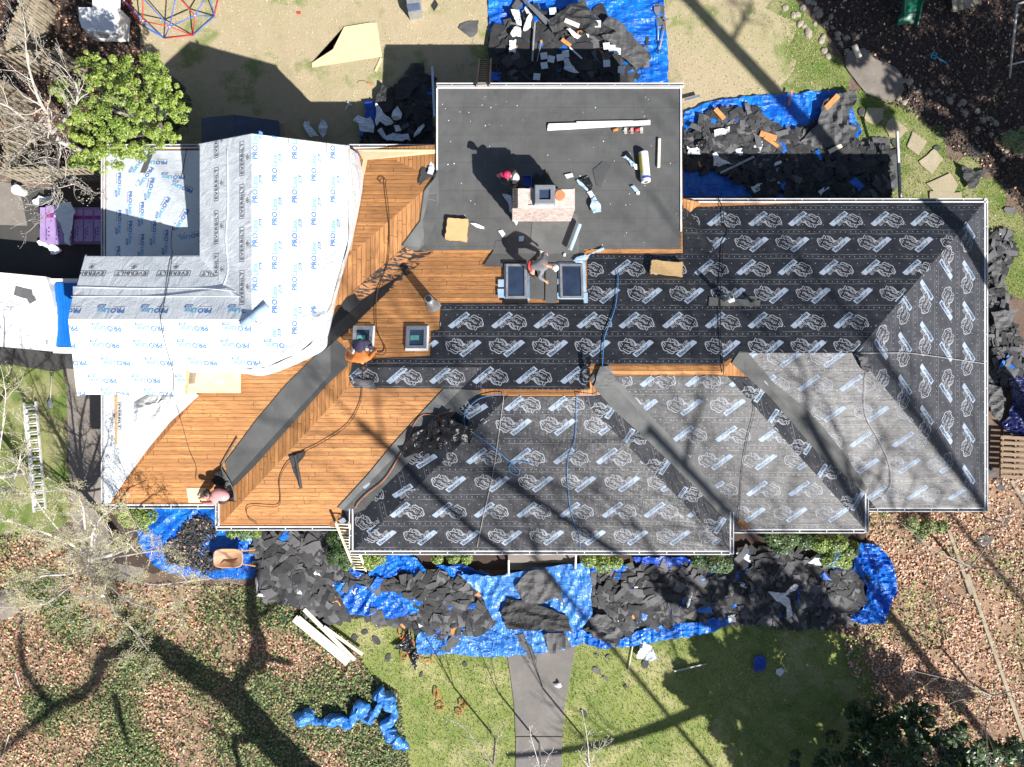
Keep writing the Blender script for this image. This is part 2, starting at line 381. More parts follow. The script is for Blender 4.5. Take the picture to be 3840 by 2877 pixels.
# ---------------------------------------------------------------- printed marks
_T = {}
def text2d(s, size, bold=0.0, sx=1.0, space=1.0):
    key = (s, size, bold, sx, space)
    if key in _T: return _T[key]
    cu = bpy.data.curves.new('t', 'FONT'); cu.body = s; cu.size = size; cu.offset = bold; cu.resolution_u = 2; cu.space_character = space; cu.fill_mode = 'FRONT'
    o = bpy.data.objects.new('t', cu); COL.objects.link(o)
    bpy.context.view_layer.update()
    dg = bpy.context.evaluated_depsgraph_get(); me = bpy.data.meshes.new_from_object(o.evaluated_get(dg))
    v = [(p.co.x*sx, p.co.y) for p in me.vertices]; f = [tuple(p.vertices) for p in me.polygons]
    bpy.data.objects.remove(o); bpy.data.curves.remove(cu); bpy.data.meshes.remove(me)
    _T[key] = (v, f); return _T[key]
def xf(vf, x, y, rot=0, sc=1):
    c, s = math.cos(rot)*sc, math.sin(rot)*sc
    return ([(a*c-b*s+x, a*s+b*c+y) for a, b in vf[0]], vf[1])
def stroke(pts, wd):
    v = []; f = []; n = len(pts)
    for i, p in enumerate(pts):
        a = pts[max(i-1, 0)]; b = pts[min(i+1, n-1)]; dx, dy = b[0]-a[0], b[1]-a[1]; L = math.hypot(dx, dy) or 1
        nx, ny = -dy/L*wd/2, dx/L*wd/2; v += [(p[0]+nx, p[1]+ny), (p[0]-nx, p[1]-ny)]
        if i: f.append((2*i-2, 2*i-1, 2*i+1, 2*i))
    return v, f
def polyf(pts): return list(pts), [tuple(range(len(pts)))]
K = .000897
def zz(p): return ((p[0]-1130)*K, -(p[1]-760)*K)
def lerp2(a, b, t): return (a[0]+(b[0]-a[0])*t, a[1]+(b[1]-a[1])*t)
def rhino_stamp():
    L = []
    S = lambda pts, wd=15: L.append((stroke([zz(p) for p in pts], wd*1.4*K), 0, 0))
    S([(740, 575), (730, 540), (600, 585), (575, 560), (530, 590), (510, 640), (530, 720), (555, 770), (550, 800), (575, 850), (620, 880), (700, 895), (760, 950), (850, 990), (920, 960), (950, 912), (1060, 890), (1180, 850), (1260, 790), (1285, 730), (1260, 680), (1190, 650), (1150, 640)], 20)
    S([(725, 550), (750, 490), (787, 435), (835, 490), (830, 560), (812, 590)], 18)
    S([(770, 550), (850, 592), (930, 590), (970, 620), (950, 655), (1000, 695)], 17)
    S([(670, 790), (700, 832), (760, 845), (830, 900), (900, 915), (1000, 895), (1120, 855)], 15)
    S([(560, 600), (545, 650), (600, 690), (612, 750)], 17); S([(600, 600), (655, 640), (660, 690)], 14)
    S([(738, 735), (745, 672), (860, 682)], 14); S([(775, 745), (805, 715), (880, 730), (912, 780), (880, 805), (825, 800)], 14); S([(840, 750), (880, 760)], 22)
    S([(935, 770), (925, 835), (980, 860), (1070, 835), (1010, 780), (935, 770)], 13); S([(975, 812), (1010, 825)], 20)
    S([(870, 465), (940, 470), (1000, 520), (1060, 600), (1080, 660), (1050, 690)], 13)
    L.append((polyf([zz(p) for p in [(930, 462), (1000, 478), (1080, 545), (1135, 630), (1190, 690), (1150, 722), (1085, 712), (1095, 650), (1060, 570), (1000, 500)]]), 0, 0))
    S([(900, 480), (960, 545), (1000, 620), (1020, 690)], 13); S([(1190, 740), (1225, 695), (1240, 765)], 14); S([(1075, 785), (1130, 762), (1190, 790), (1140, 805)], 13); S([(1010, 700), (1100, 725), (1160, 700)], 14)
    n = 7; a0, a1, b0, b1 = (985, 1000), (1590, 505), (1120, 1112), (1720, 628)
    for i in range(n):
        q = [lerp2(a0, a1, i/n), lerp2(b0, b1, i/n), lerp2(b0, b1, (i+1)/n), lerp2(a0, a1, (i+1)/n)]; L.append((polyf([zz(p) for p in q]), 1, 0))
    L.append((polyf([zz(p) for p in [a1, b1, (1758, 598), (1655, 515)]]), 1, 0))
    a = math.atan2(1065-610, 1690-1130)
    t = text2d('Rhino', .135, .004, .92, .9); x, y = zz((1128, 1072)); L.append((xf(t, x, y, a), 2, .004))
    wd = max(p[0] for p in t[0]); t2 = text2d('Roof', .125, 0, .92, .95); L.append((xf(t2, x+(wd+.006)*math.cos(a), y+(wd+.006)*math.sin(a), a), 2, .004))
    t = text2d('U20', .16, .003, .62, 1.0); x, y = zz((1330, 712)); L.append((xf(t, x, y, a), 0, 0))
    return L
def prolinx_stamp():
    L = []
    t = text2d('PRO', .19, .008, 1.12, 1.0); wd = max(p[0] for p in t[0]); L.append((xf(t, -.38, 0), 0, 0))
    t = text2d('Linx', .19, .007, 1.12, 1.0); L.append((xf(t, -.38+wd+.02, 0), 1, 0)); w2 = wd+.02+max(p[0] for p in t[0])
    x1 = -.38+w2
    L.append((polyf([(x1-.22, -.13), (x1, -.13), (x1+.03, -.035), (x1-.19, -.035)]), 0, 0))
    L.append((xf(text2d('UDL', .085, .002, 1.1), x1-.19, -.115), 2, .004))
    L.append((xf(text2d('Synthetic Roofing', .05, 0, 1.0), -.36, -.075), 3, 0))
    return L
def everbilt_stamp():
    L = []; W2, H2 = .49, .085
    t = text2d('EVERBILT', .15, .003, 1.0, 1.12); wd = max(p[0] for p in t[0]); s = .9/wd
    L.append((([( (a*s-.45), b-.052) for a, b in t[0]], t[1]), 0, 0))
    r = [(-W2, -H2), (W2, -H2), (W2, H2), (-W2, H2), (-W2, -H2)]
    for i in range(4):
        m_ = 10 if i % 2 == 0 else 2
        for q in range(m_): L.append((stroke([lerp2(r[i], r[i+1], q/m_), lerp2(r[i], r[i+1], (q+1)/m_)], .014), 0, 0))
    for k, (x, y) in enumerate([(-.03, -.2), (.02, -.2), (-.01, -.25), (.04, -.25)]): L.append((stroke([(x-.05, y-.03), (x+.01, y+.04), (x+.05, y+.02)], .018), 0, 0))
    L.append((stroke([(-.12, -.31), (.12, -.31)], .008), 0, 0))
    return L
def add_print(o, stamp, places, mats, zf, clip=None, off=.006):
    """adds the printed marks to the sheet's own mesh"""
    V = [tuple(v.co) for v in o.data.vertices]; F = [tuple(p.vertices) for p in o.data.polygons]; MI = [p.material_index for p in o.data.polygons]
    sm = [p.use_smooth for p in o.data.polygons]; nb = len(o.data.materials)
    for (x, y, r, s) in places:
        c, sn = math.cos(r)*s, math.sin(r)*s
        for (vs, fs), mi, dz in stamp:
            pts = [(a*c-b*sn+x, a*sn+b*c+y) for a, b in vs]
            for f in fs:
                if clip:
                    cx = sum(pts[i][0] for i in f)/len(f); cy = sum(pts[i][1] for i in f)/len(f)
                    if not clip(cx, cy): continue
                k = len(V); V += [(pts[i][0], pts[i][1], zf(*pts[i])+off+dz) for i in f]; F.append(tuple(range(k, k+len(f)))); MI.append(nb+mi); sm.append(False)
    mt = list(o.data.materials)+[MATS[m] for m in mats]
    me = bpy.data.meshes.new(o.data.name); me.from_pydata(V, [], F); me.validate()
    for m in mt: me.materials.append(m)
    if len(me.polygons) == len(MI): me.polygons.foreach_set('material_index', MI); me.polygons.foreach_set('use_smooth', sm)
    old = o.data; o.data = me; bpy.data.meshes.remove(old); me.update()
# ---------------------------------------------------------------- the house
house = root('house', 'long single-storey house stripped for a new roof, one end wrapped in white sheeting', 'house')
def wallbox(bm, x0, x1, y0, y1, zt): box(bm, x0, x1, y0, y1, 0, zt)
ov = .45
bm = bmesh.new()
xW, xE = eX(394, 3), eX(3690, 3); Yn, Ys = NE_, SE_
wallbox(bm, xW+ov, eX(3690, 3)-ov-6, eY(1893, 3)+ov, 3.9, 2.85); wallbox(bm, xE-ov-6.01, xE-ov, Ys+ov, Yn-ov, 2.82)
wallbox(bm, xW+ov+.01, -2.2, 3.8, eY(556, 3)-ov, 2.84); wallbox(bm, eX(822, 3.1)+ov, eX(1324, 3.4)+1, eY(1975, 3.1)+ov, -3, 2.86)
wallbox(bm, eX(1324, 3.4)+ov, eX(2737, 3.4)-ov, eY(2066, 3.4)+ov, -3.2, 2.95); wallbox(bm, 6, eX(3243, 3.15)-ov, eY(1985, 3.15)+ov, -3.1, 2.87)
wallbox(bm, XSW+.3, XSE-.3, 4, YSH-.4, 3.05); wallbox(bm, -2.3, xE-6.2, 3.7, Yn-ov, 2.83)
obj('wall', bm, 'siding', house)
# the board deck over everything, with its thickness
foot = [(xW, eY(1893, 3)), (eX(822, Z3), eY(1893, 3)), (eX(822, Z3), eY(1975, Z3)), (eX(1324, Z2), eY(1975, Z3)), (eX(1324, Z2), eY(2066, Z2)), (eX(2737, Z2), eY(2066, Z2)), (eX(2737, Z2), eY(1985, Z1)),
        (eX(3243, Z1), eY(1985, Z1)), (eX(3243, Z1), SE_), (xE, SE_), (xE, NE_), (XSE, NE_), (XSE, YSH), (XSW, YSH), (XSW, eY(556, 3)), (xW, eY(556, 3))]
bm = cutsheet(foot, CR)
for v in bm.verts: v.co.z = rz(v.co.x, v.co.y)
r = bmesh.ops.extrude_face_region(bm, geom=bm.faces[:]); 
for g in r['geom']:
    if isinstance(g, bmesh.types.BMVert): g.co.z -= 0
nv = set(g for g in r['geom'] if isinstance(g, bmesh.types.BMVert))
for v in bm.verts:
    if v not in nv: v.co.z -= .16
obj('roof_boards', bm, 'boards', house)
def S_places(plane, rows, x0, x1, pitch=1.36):
    pass
def region_clip(pxpoly, keep, up=False):
    zf = UP if up else RP; poly = [tuple(zf(*p)[:2]) for p in pxpoly]; ff = upz if up else roof
    return lambda x, y: inpoly(x, y, poly) and (up or inpoly(x, y, FOOT)) and (keep is None or ff(x, y)[1] in keep)
RM = ['print_line', 'print_pale', 'print_ink']
RS = rhino_stamp()
def rows(rws, lo, hi, pitch, swap=False, base=0.0):
    out = []
    for c, kind, ph in rws:
        a = ph-pitch*math.ceil((ph-lo)/pitch)
        while a < hi:
            jt = rnd(-.02, .02)
            out.append((c, a+jt, base+(PI if kind == 'B' else 0), 1) if swap else (a+jt, c, base+(PI if kind == 'B' else 0), 1)); a += pitch
    return out
# north slope
pN_ = [(2546, 772), (3720, 740), (3720, 1200), (3240, 1335), (2740, 1345), (2700, 1368), (2262, 1366), (2205, 1366), (2205, 1462), (1330, 1455), (1312, 1425), (1325, 1352), (1615, 1338), (1618, 1245), (1650, 1240), (1655, 1140), (2205, 1140), (2205, 955), (2535, 955), (2546, 940)]
KN = ('C', 'S3', 'W3', 'W2', 'S2', 'E2', 'S1')
o = drape('underlayment', pN_, 'rhino_N', house, .03, KN, res=1.5)
rN = [(Y_, k, x_) for Y_, k, x_ in ((5.42, 'B', 5.65), (4.58, 'A', 6.5), (3.72, 'B', 2.4), (2.84, 'A', 2.89), (1.96, 'B', 1.24), (1.13, 'A', 2.53), (.22, 'B', .68))]
add_print(o, RS, rows(rN, -5.5, 15, 1.345), RM, rz, region_clip(pN_, KN), .036)
bigR = [(2000, 1000), (3760, 700), (3760, 2200), (1900, 2200)]
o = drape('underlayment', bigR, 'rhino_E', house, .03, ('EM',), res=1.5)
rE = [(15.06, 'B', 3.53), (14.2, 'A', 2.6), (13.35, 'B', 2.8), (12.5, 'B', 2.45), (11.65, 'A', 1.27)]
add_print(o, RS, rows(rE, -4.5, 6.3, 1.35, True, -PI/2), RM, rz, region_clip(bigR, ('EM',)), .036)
pM = [(2700, 1327), (3400, 1300), (3760, 1900), (3700, 2000), (3000, 2000), (2750, 1400)]
o = drape('underlayment', pM, 'rhino_SM', house, .03, ('SM',), res=1.5)
rM = [(-3.65, 'B', 12.27), (-2.66, 'A', 12.77), (-1.84, 'B', 11.47), (-.94, 'A', 11.45), (-.02, 'B', 10.9), (.8, 'A', 11.2)]
add_print(o, RS, rows(rM, 6, 15.5, 1.36), RM, rz, region_clip(pM, ('SM',)), .036)
p1 = [(2262, 1411), (2705, 1411), (2900, 1420), (3300, 1850), (3300, 2060), (2500, 2060), (2250, 1500)]
o = drape('underlayment', p1, 'rhino_S1', house, .03, ('S1',), res=1.5)
r1 = [(-4.29, 'A', 9.17), (-3.45, 'B', 9.54), (-2.49, 'A', 6.54), (-1.63, 'B', 5.63), (-.71, 'A', 5.39), (.12, 'B', 5.9)]
add_print(o, RS, rows(r1, 2, 11.6, 1.37), RM, rz, region_clip(p1, ('S1',)), .036)
o = drape('underlayment', p1, 'rhino_hipE', house, .03, ('E1',), res=1.5)
add_print(o, RS, rows([(-3.9, 'A', 11.2), (-2.9, 'B', 10.2), (-2.0, 'A', 9.4), (-1.1, 'B', 8.4), (-.3, 'A', 7.6)], 6, 11.5, 1.4, False, .25), RM, rz, region_clip(p1, ('E1',)), .036)
p2 = [(1830, 1488), (2200, 1488), (2300, 1480), (2800, 2000), (2800, 2150), (1250, 2150), (1290, 1860), (1500, 1620), (1640, 1490), (1760, 1480)]
o = drape('underlayment', p2, 'rhino_S2', house, .03, ('S2',), res=1.5)
r2 = [(-4.99, 'A', 1.14), (-4.10, 'B', .71), (-3.16, 'A', .75), (-2.31, 'B', .47), (-1.31, 'A', 1.41), (-.62, 'B', .31)]
add_print(o, RS, rows(r2, -5.2, 7.2, 1.366), RM, rz, region_clip(p2, ('S2',)), .036)
o = drape('underlayment', p2, 'rhino_hipE', house, .03, ('E2',), res=1.5)
add_print(o, RS, rows([(-4.6, 'A', 6.6), (-3.6, 'B', 5.6), (-2.6, 'A', 4.7), (-1.7, 'B', 3.8), (-.8, 'A', 2.9)], 1, 7, 1.4, False, .25), RM, rz, region_clip(p2, ('E2',)), .036)
o = drape('underlayment', p2, 'rhino_hip', house, .03, ('W2',), res=1.5)
add_print(o, RS, rows([(-4.6, 'A', -4.6), (-3.5, 'B', -3.3), (-2.4, 'A', -2.9), (-1.6, 'B', -1.6), (-.8, 'A', -1.3)], -5.2, 0, 1.4, False, -.12), RM, rz, region_clip(p2, ('W2',)), .036)
# valley membranes and other membranes
def memb(px, mat='membrane_dark', off=.045, keep=None, name='valley_membrane', res=.6): return drape(name, px, mat, house, off, keep, res)
memb([(1665, 1458), (1815, 1464), (1755, 1500), (1620, 1640), (1530, 1736), (1434, 1831), (1369, 1910), (1330, 1925), (1265, 1905), (1380, 1780), (1470, 1670), (1560, 1570)], 'membrane_soft')
memb([(2235, 1462), (2210, 1420), (2255, 1372), (2288, 1370), (2330, 1440), (2442, 1562), (2559, 1683), (2659, 1801), (2763, 1910), (2794, 1944), (2740, 1960), (2703, 1931), (2598, 1818), (2398, 1623), (2303, 1540)], 'membrane_soft')
memb([(2742, 1363), (2770, 1318), (2800, 1320), (2900, 1436), (3010, 1523), (3089, 1605), (3163, 1700), (3250, 1831), (3240, 1845), (3200, 1810), (3141, 1762), (3063, 1697), (2967, 1583), (2880, 1483)], 'membrane')
memb([(1262, 1275), (1322, 1335), (1300, 1375), (1230, 1440), (960, 1744), (890, 1815), (862, 1835), (845, 1735), (960, 1579), (1077, 1440), (1180, 1340)], 'membrane_dark')
# torn remains of old felt over the north valley
m, nt, bs = newmat('torn_felt')
mp = nd(nt, 'ShaderNodeMapping'); mp.inputs['Rotation'].default_value = (0, 0, .9); mp.inputs['Scale'].default_value = (1, 3.2, 1)
g = nd(nt, 'ShaderNodeNewGeometry'); nt.links.new(g.outputs[0], mp.inputs[0])
f = ramp(nt, noi(nt, 2.2, 4, mp.outputs[0], .6, 1.5), .50, .53)
nt.links.new(mixc(nt, f, (.032, .033, .034), (.45, .20, .07)), bs.inputs['Base Color']); bs.inputs['Roughness'].default_value = .7
memb([(1300, 1120), (1360, 1062), (1545, 905), (1620, 947), (1552, 1010), (1440, 1110), (1345, 1190), (1320, 1160)], 'torn_felt', .02, None, 'torn_felt')
memb([(1262, 1172), (1300, 1118), (1330, 1100), (1350, 1130), (1500, 1035), (1440, 1110), (1300, 1245), (1262, 1275), (1225, 1300), (1180, 1345), (1215, 1255)], 'black', .035, None, 'valley_membrane')
# low-slope north block membrane, running down to the valley and the skylights
memb([(1641, 330), (2552, 330), (2552, 936), (2190, 936), (1540, 940), (1508, 922), (1575, 830), (1590, 720), (1641, 640)], 'membrane', .05, None, 'roof_membrane', 1.2)
memb([(1860, 905), (1852, 940), (1812, 1000), (1885, 1002), (1885, 985), (2190, 985), (2190, 930), (2130, 900), (1950, 900)], 'membrane', .062, None, 'saddle_membrane', .5)
memb([(1975, 990), (2040, 990), (2040, 1125), (1975, 1120)], 'membrane_soft', .075, None, 'membrane_strip'); memb([(2046, 990), (2088, 990), (2088, 1138), (2044, 1138)], 'membrane_soft', .08, None, 'membrane_strip')
memb([(1645, 640), (1648, 760), (1600, 860), (1575, 930), (1512, 921), (1578, 830), (1592, 722)], 'membrane_soft', .058, None, 'roof_membrane')
memb([(2000, 802), (2165, 802), (2172, 935), (2165, 985), (2010, 985), (1990, 900)], 'membrane_soft', .07, None, 'saddle_membrane', .5)
# plywood closing strips
def px_quad(name, px, mat, off, h=.018):
    P = [RP(*p) for p in px]; bm = bmesh.new(); prism(bm, [(p.x, p.y) for p in P], lambda x, y: rz(x, y)+off, lambda x, y: rz(x, y)+off+h); return obj(name, bm, mat, house)
px_quad('plywood_strip', [(1340, 562), (1640, 562), (1640, 576), (1384, 576), (1378, 600), (1345, 760), (1318, 940), (1300, 940), (1330, 760), (1362, 600)], 'ply_pale', .006)
def ply_on(px):
    P = [onto(x, y, lambda x_, y_: pz('SL', x_, y_)+.08) for x, y in px]; bm = bmesh.new(); prism(bm, [(p.x, p.y) for p in P], lambda x, y: pz('SL', x, y)+.07, lambda x, y: pz('SL', x, y)+.09); return obj('plywood_patch', bm, 'ply_pale', house)
ply_on([(700, 1392), (903, 1392), (903, 1474), (694, 1474)])
px_quad('plywood_patch', [(700, 1830), (772, 1830), (775, 1885), (708, 1885)], 'ply_pale', .006, .012)
# ---------------------------------------------------------------- raised block
UO = [(750, 541), (945, 503), (1305, 549), (1305, 900), (1282, 990), (1235, 1150), (1180, 1270), (1120, 1320), (1000, 1376), (900, 1384), (700, 1388), (692, 1480), (290, 1480), (258, 1200), (275, 1110), (275, 1075), (290, 1072), (320, 962), (750, 962)]
UPOLY = [tuple(UP(*p)[:2]) for p in UO]
bm = cutsheet(UPOLY, CU)
for v in bm.verts: v.co.z = upz(v.co.x, v.co.y)[0]-.05
ex = bmesh.ops.extrude_face_region(bm, geom=bm.faces[:]); nv = set(g for g in ex['geom'] if isinstance(g, bmesh.types.BMVert))
for v in bm.verts:
    if v not in nv: v.co.z -= .16
obj('upper_roof_deck', bm, 'ply', house)
def inset(poly, d):
    n = len(poly); out = []; ar = sum(poly[i][0]*poly[(i+1) % n][1]-poly[(i+1) % n][0]*poly[i][1] for i in range(n)); sg = 1 if ar > 0 else -1
    for i in range(n):
        p, q, r_ = Vector(poly[i-1]), Vector(poly[i]), Vector(poly[(i+1) % n]); e1 = (q-p).normalized(); e2 = (r_-q).normalized()
        nn = Vector((-(e1.y+e2.y), e1.x+e2.x))*sg; nn = nn.normalized() if nn.length > 1e-4 else nn; out.append(tuple(q+nn*d))
    return out
bm = bmesh.new(); prism(bm, inset(UPOLY, .4), 3.0, 4.75)
prism(bm, [(-8.9, 6.75), (-5.4, 6.75), (-5.4, 6.6), (-8.9, 6.6)], 4.4, lambda x, y: upz(x, y)[0]-.25); prism(bm, [(-12.5, .3), (-12.35, .3), (-12.35, 3.3), (-12.5, 3.3)], 4.4, lambda x, y: upz(x, y)[0]-.25)
obj('upper_wall', bm, 'siding', house)
PM = ['ink_blue', 'ink_cyan', 'wrap_white', 'ink_grey']; PS = prolinx_stamp(); ES = everbilt_stamp()
def uprint(o, st, places, mats, keep): add_print(o, st, places, mats, lambda x, y: upz(x, y)[0]+.02, lambda x, y: inpoly(x, y, UPOLY) and upz(x, y)[1] in keep)
def ucol(pxs, rot, st_pitch): pass
o = drape('roof_wrap', None, 'wrap_white', house, .02, ('UE',), 1.0, True, UPOLY)
pl = []
for cx, y0 in ((967, 655), (1040, 575), (1040, 1), (1115, 655), (1187, 575), (1258, 655)):
    if y0 == 1: continue
    for k in range(-1, 6):
        P = UP(cx, y0+164*k+60); pl.append((P.x, P.y, PI/2, .98))
uprint(o, PS, pl, PM, ('UE',))
o = drape('roof_wrap', None, 'wrap_white', house, .02, ('VS',), 1.0, True, UPOLY)
pl = []
for r_, (cy, x0) in enumerate(((1224, 405), (1224, 1), (1288, 398), (1354, 440), (1420, 390), (1470, 437))):
    if x0 == 1: continue
    for k in range(-1, 7):
        P = UP(x0+163*k, cy); pl.append((P.x, P.y, PI, .98))
uprint(o, PS, pl, PM, ('VS',))
o = drape('roof_wrap', None, 'wrap_greyV', house, .02, ('UW',), 1.0, True, UPOLY)
pl = []
for cx, y0 in ((812, 692), (908, 596), (978, 1)):
    if y0 == 1: continue
    for k in range(-2, 6):
        P = UP(cx, y0+161*k+160*.0); pl.append((P.x, P.y, PI/2, 1))
uprint(o, ES, pl, ['ink_grey'], ('UW',))
o = drape('roof_wrap', None, 'wrap_grey', house, .02, ('VN',), 1.0, True, UPOLY)
pl = []
for k in range(-1, 4):
    P = UP(494+159*k, 1026); pl.append((P.x, P.y, PI, 1))
uprint(o, ES, pl, ['ink_grey'], ('VN',))
pl = []
for k in range(-1, 5):
    P = UP(423+163*k, 1158); pl.append((P.x, P.y, PI, .98))
uprint(o, PS, pl, PM, ('VN',))
# edge boards of the raised block
bm = bmesh.new()
for a, b in (((750, 541), (945, 503)), ((945, 503), (1305, 549)), ((320, 962), (750, 962)), ((750, 541), (750, 962)), ((258, 1200), (290, 1480)), ((258, 1200), (320, 962))):
    p, q = UP(*a), UP(*b); bar(bm, p-Vector((0, 0, .12)), q-Vector((0, 0, .12)), .05, .2)
obj('fascia', bm, 'trim', house)
# lower roofs beside the raised block
pNW = [(400, 566), (750, 566), (750, 960), (400, 960)]
o = drape('roof_wrap', pNW, 'wrap_sheet', house, .03, ('A', 'WL'), 1.0)
cl = region_clip(pNW, ('A', 'WL')); pl = []
for px_, py_, r in ((590, 605, PI), (655, 660, PI), (610, 775, -1.9), (560, 705, -1.6), (680, 820, -1.9), (445, 830, -PI/2), (445, 690, -PI/2), (440, 965, -PI/2), (485, 760, -PI/2), (485, 870, -PI/2), (530, 800, -PI/2), (530, 920, -PI/2), (575, 870, -PI/2), (620, 905, -PI/2), (520, 610, -1.95), (545, 660, -2.0), (720, 880, -2.9), (690, 700, 2.8)):
    P = RP(px_, py_); pl.append((P.x, P.y, r, .95))
add_print(o, PS, pl, PM, rz, cl, .036)
pSW = [(388, 1440), (700, 1440), (748, 1484), (700, 1530), (640, 1585), (560, 1680), (480, 1790), (415, 1888), (380, 1885), (383, 1800), (396, 1760)]
o = drape('roof_wrap', pSW, 'wrap_greyV', house, .04, ('SL', 'WL'), .5, amp=.03)
P = RP(452, 1560); add_print(o, ES, [(P.x, P.y, -PI/2, .9)], ['ink_grey'], rz, None, .075)
px_quad('batten', [(434, 1482), (446, 1482), (444, 1665), (436, 1665)], 'ply', .05, .03)
px_quad('underlayment_patch', [(560, 575), (578, 575), (550, 650), (530, 650)], 'membrane_soft', .05, .01)
# crumpled wrap hanging over the east edge of the raised block
def skirt(name, top, bot, mat, seed=0, amp=.12, n=14, up0=True):
    T = smoothpath([Vector(UP(*p)) if up0 else Vector(p) for p in top], 8); B = smoothpath([Vector(RP(*p, .05)) for p in bot], 8)
    def at(L, t):
        x = t*(len(L)-1); i = min(int(x), len(L)-2); return L[i].lerp(L[i+1], x-i)
    bm = bmesh.new(); G = []; m_ = 90
    for i in range(m_+1):
        row = []
        for j in range(n+1):
            u = i/m_; t = j/n; p = at(T, u).lerp(at(B, u), t); e = math.sin(PI*min(1, t*1.15+.05))
            a = wrinkle(u*16+seed, t*2.2, .8, seed)-.3
            p = p+Vector((.5, -.25, 1.0))*amp*a*(.25+e); 
            p.z = max(p.z, rz(p.x, p.y)+.03); row.append(bm.verts.new(p))
        G.append(row)
    for i in range(m_):
        for j in range(n): bm.faces.new((G[i][j], G[i+1][j], G[i+1][j+1], G[i][j+1]))
    return obj(name, bm, mat, house, False)
skirt('loose_wrap', [(1303, 552), (1304, 700), (1305, 900), (1282, 990), (1235, 1150), (1180, 1270), (1120, 1320), (1000, 1376), (900, 1384), (705, 1388)],
      [(1345, 580), (1362, 680), (1334, 850), (1298, 985), (1262, 1120), (1250, 1180), (1232, 1255), (1205, 1320), (1010, 1405), (900, 1400), (705, 1398)], 'wrap_crumple', 3, .2)
# heaped folds on the raised block near its torn corner
def fold_heap(name, px, mat, zf, off, amp, seed, parent, res=.09):
    poly = [tuple(zf(*p)[:2]) for p in px]; bm = cutsheet(poly, (), res); cx = sum(p[0] for p in poly)/len(poly); cy = sum(p[1] for p in poly)/len(poly)
    base = (lambda x, y: upz(x, y)[0]) if zf is UP else rz
    bd = set(v for e in bm.edges if e.is_boundary for v in e.verts)
    def ed(x, y):
        d = 9
        for i in range(len(poly)):
            p_, q_ = Vector(poly[i]), Vector(poly[(i+1) % len(poly)]); ab = q_-p_; t = max(0, min(1, (Vector((x, y))-p_).dot(ab)/max(1e-6, ab.length_squared))); d = min(d, (p_+ab*t-Vector((x, y))).length)
        return d
    for v in bm.verts:
        x, y = v.co.x, v.co.y; v.co.z = base(x, y)+off+min(1, ed(x, y)/.4)*amp*max(0, wrinkle(x, y, 1.6, seed))
    return obj(name, bm, mat, parent)
fold_heap('loose_wrap', [(1130, 1185), (1225, 1165), (1238, 1180), (1190, 1262), (1120, 1325), (1000, 1372), (920, 1400), (1030, 1330), (1130, 1280)], 'wrap_crumple', UP, .03, .35, 5, house)
fold_heap('loose_wrap', [(1160, 1040), (1200, 990), (1285, 920), (1282, 990), (1240, 1140), (1170, 1150)], 'wrap_crumple', UP, .03, .22, 8, house)
fold_heap('loose_wrap', [(600, 1470), (688, 1440), (700, 1480), (690, 1515), (640, 1540), (590, 1590), (560, 1560), (505, 1590), (505, 1510), (560, 1480)], 'wrap_crumple', RP, .06, .28, 11, house)
bm = bmesh.new()
for pts in ([(282, 1076), (500, 1082), (745, 1082), (880, 1092), (960, 1098)], [(852, 560), (856, 760), (848, 900), (856, 1010), (840, 1070)], [(270, 1112), (560, 1112), (900, 1112)], [(272, 1246), (600, 1248), (1120, 1250)], [(285, 1376), (600, 1374), (980, 1376)], [(1082, 520), (1084, 1150)], [(1225, 540), (1228, 1120)]):
    S_ = smoothpath([UP(*p)+Vector((0, 0, .028)) for p in pts], 5); tube(bm, S_, .016, 4)
obj('wrap_seam', bm, 'wrap_crumple', house)
bm = bmesh.new()
a_, b_ = UP(912, 1222)+Vector((0, 0, .13)), UP(1010, 1150)+Vector((0, 0, .16)); tube(bm, [a_, a_.lerp(b_, .5), b_], [.10, .12, .11], 16); tag(obj('film_roll', bm, 'ice_blue'), 'light blue film roll lying on the white wrapped roof', 'roll')
# ---------------------------------------------------------------- gutters and drip edges
def gutter(name, a, b, za, nrm, wd=.13, zb=None, inner='gutter_in', lip=True):
    """a,b world xy along the eave line; nrm outward unit vector"""
    bm = bmesh.new(); n = Vector((nrm[0], nrm[1], 0)); A = Vector((a[0], a[1], za)); B = Vector((b[0], b[1], zb if zb is not None else za))
    bar(bm, A+n*(wd-.012)-Vector((0, 0, .05)), B+n*(wd-.012)-Vector((0, 0, .05)), .028, .12, 0)
    bar(bm, A+n*(wd/2)-Vector((0, 0, .10)), B+n*(wd/2)-Vector((0, 0, .10)), wd-.03, .02, 1)
    bar(bm, A+n*.004+Vector((0, 0, .0)), B+n*.004+Vector((0, 0, .0)), .05, .10, 0)
    d = (B-A); L = d.length; d.normalize(); k = .5
    while k < L: bar(bm, A+d*k-Vector((0, 0, .01)), A+d*k+n*wd-Vector((0, 0, .01)), .03, .012, 0); k += .9
    for e in (A, B): bar(bm, e-Vector((0, 0, .05)), e+n*wd-Vector((0, 0, .05)), .02, .1, 0)
    return obj(name, bm, ['gutter', inner], house)
gutter('gutter', (XSW-.02, YSH), (XSE+.1, YSH), 3.2, (0, 1)); gutter('gutter', (XSE, NE_), (xE+.1, NE_), 3.0, (0, 1)); gutter('gutter', (xE, SE_-.1), (xE, NE_+.1), 3.0, (1, 0))
gutter('gutter', (eX(3243, Z1), SE_), (xE, SE_), 3.0, (0, -1)); gutter('gutter', (eX(3243, Z1), eY(1985, Z1)-.1), (eX(3243, Z1), eY(1838, Z1)), Z1, (1, 0)); gutter('gutter', (eX(2737, Z2)+.1, eY(1985, Z1)), (eX(3243, Z1), eY(1985, Z1)), Z1, (0, -1))
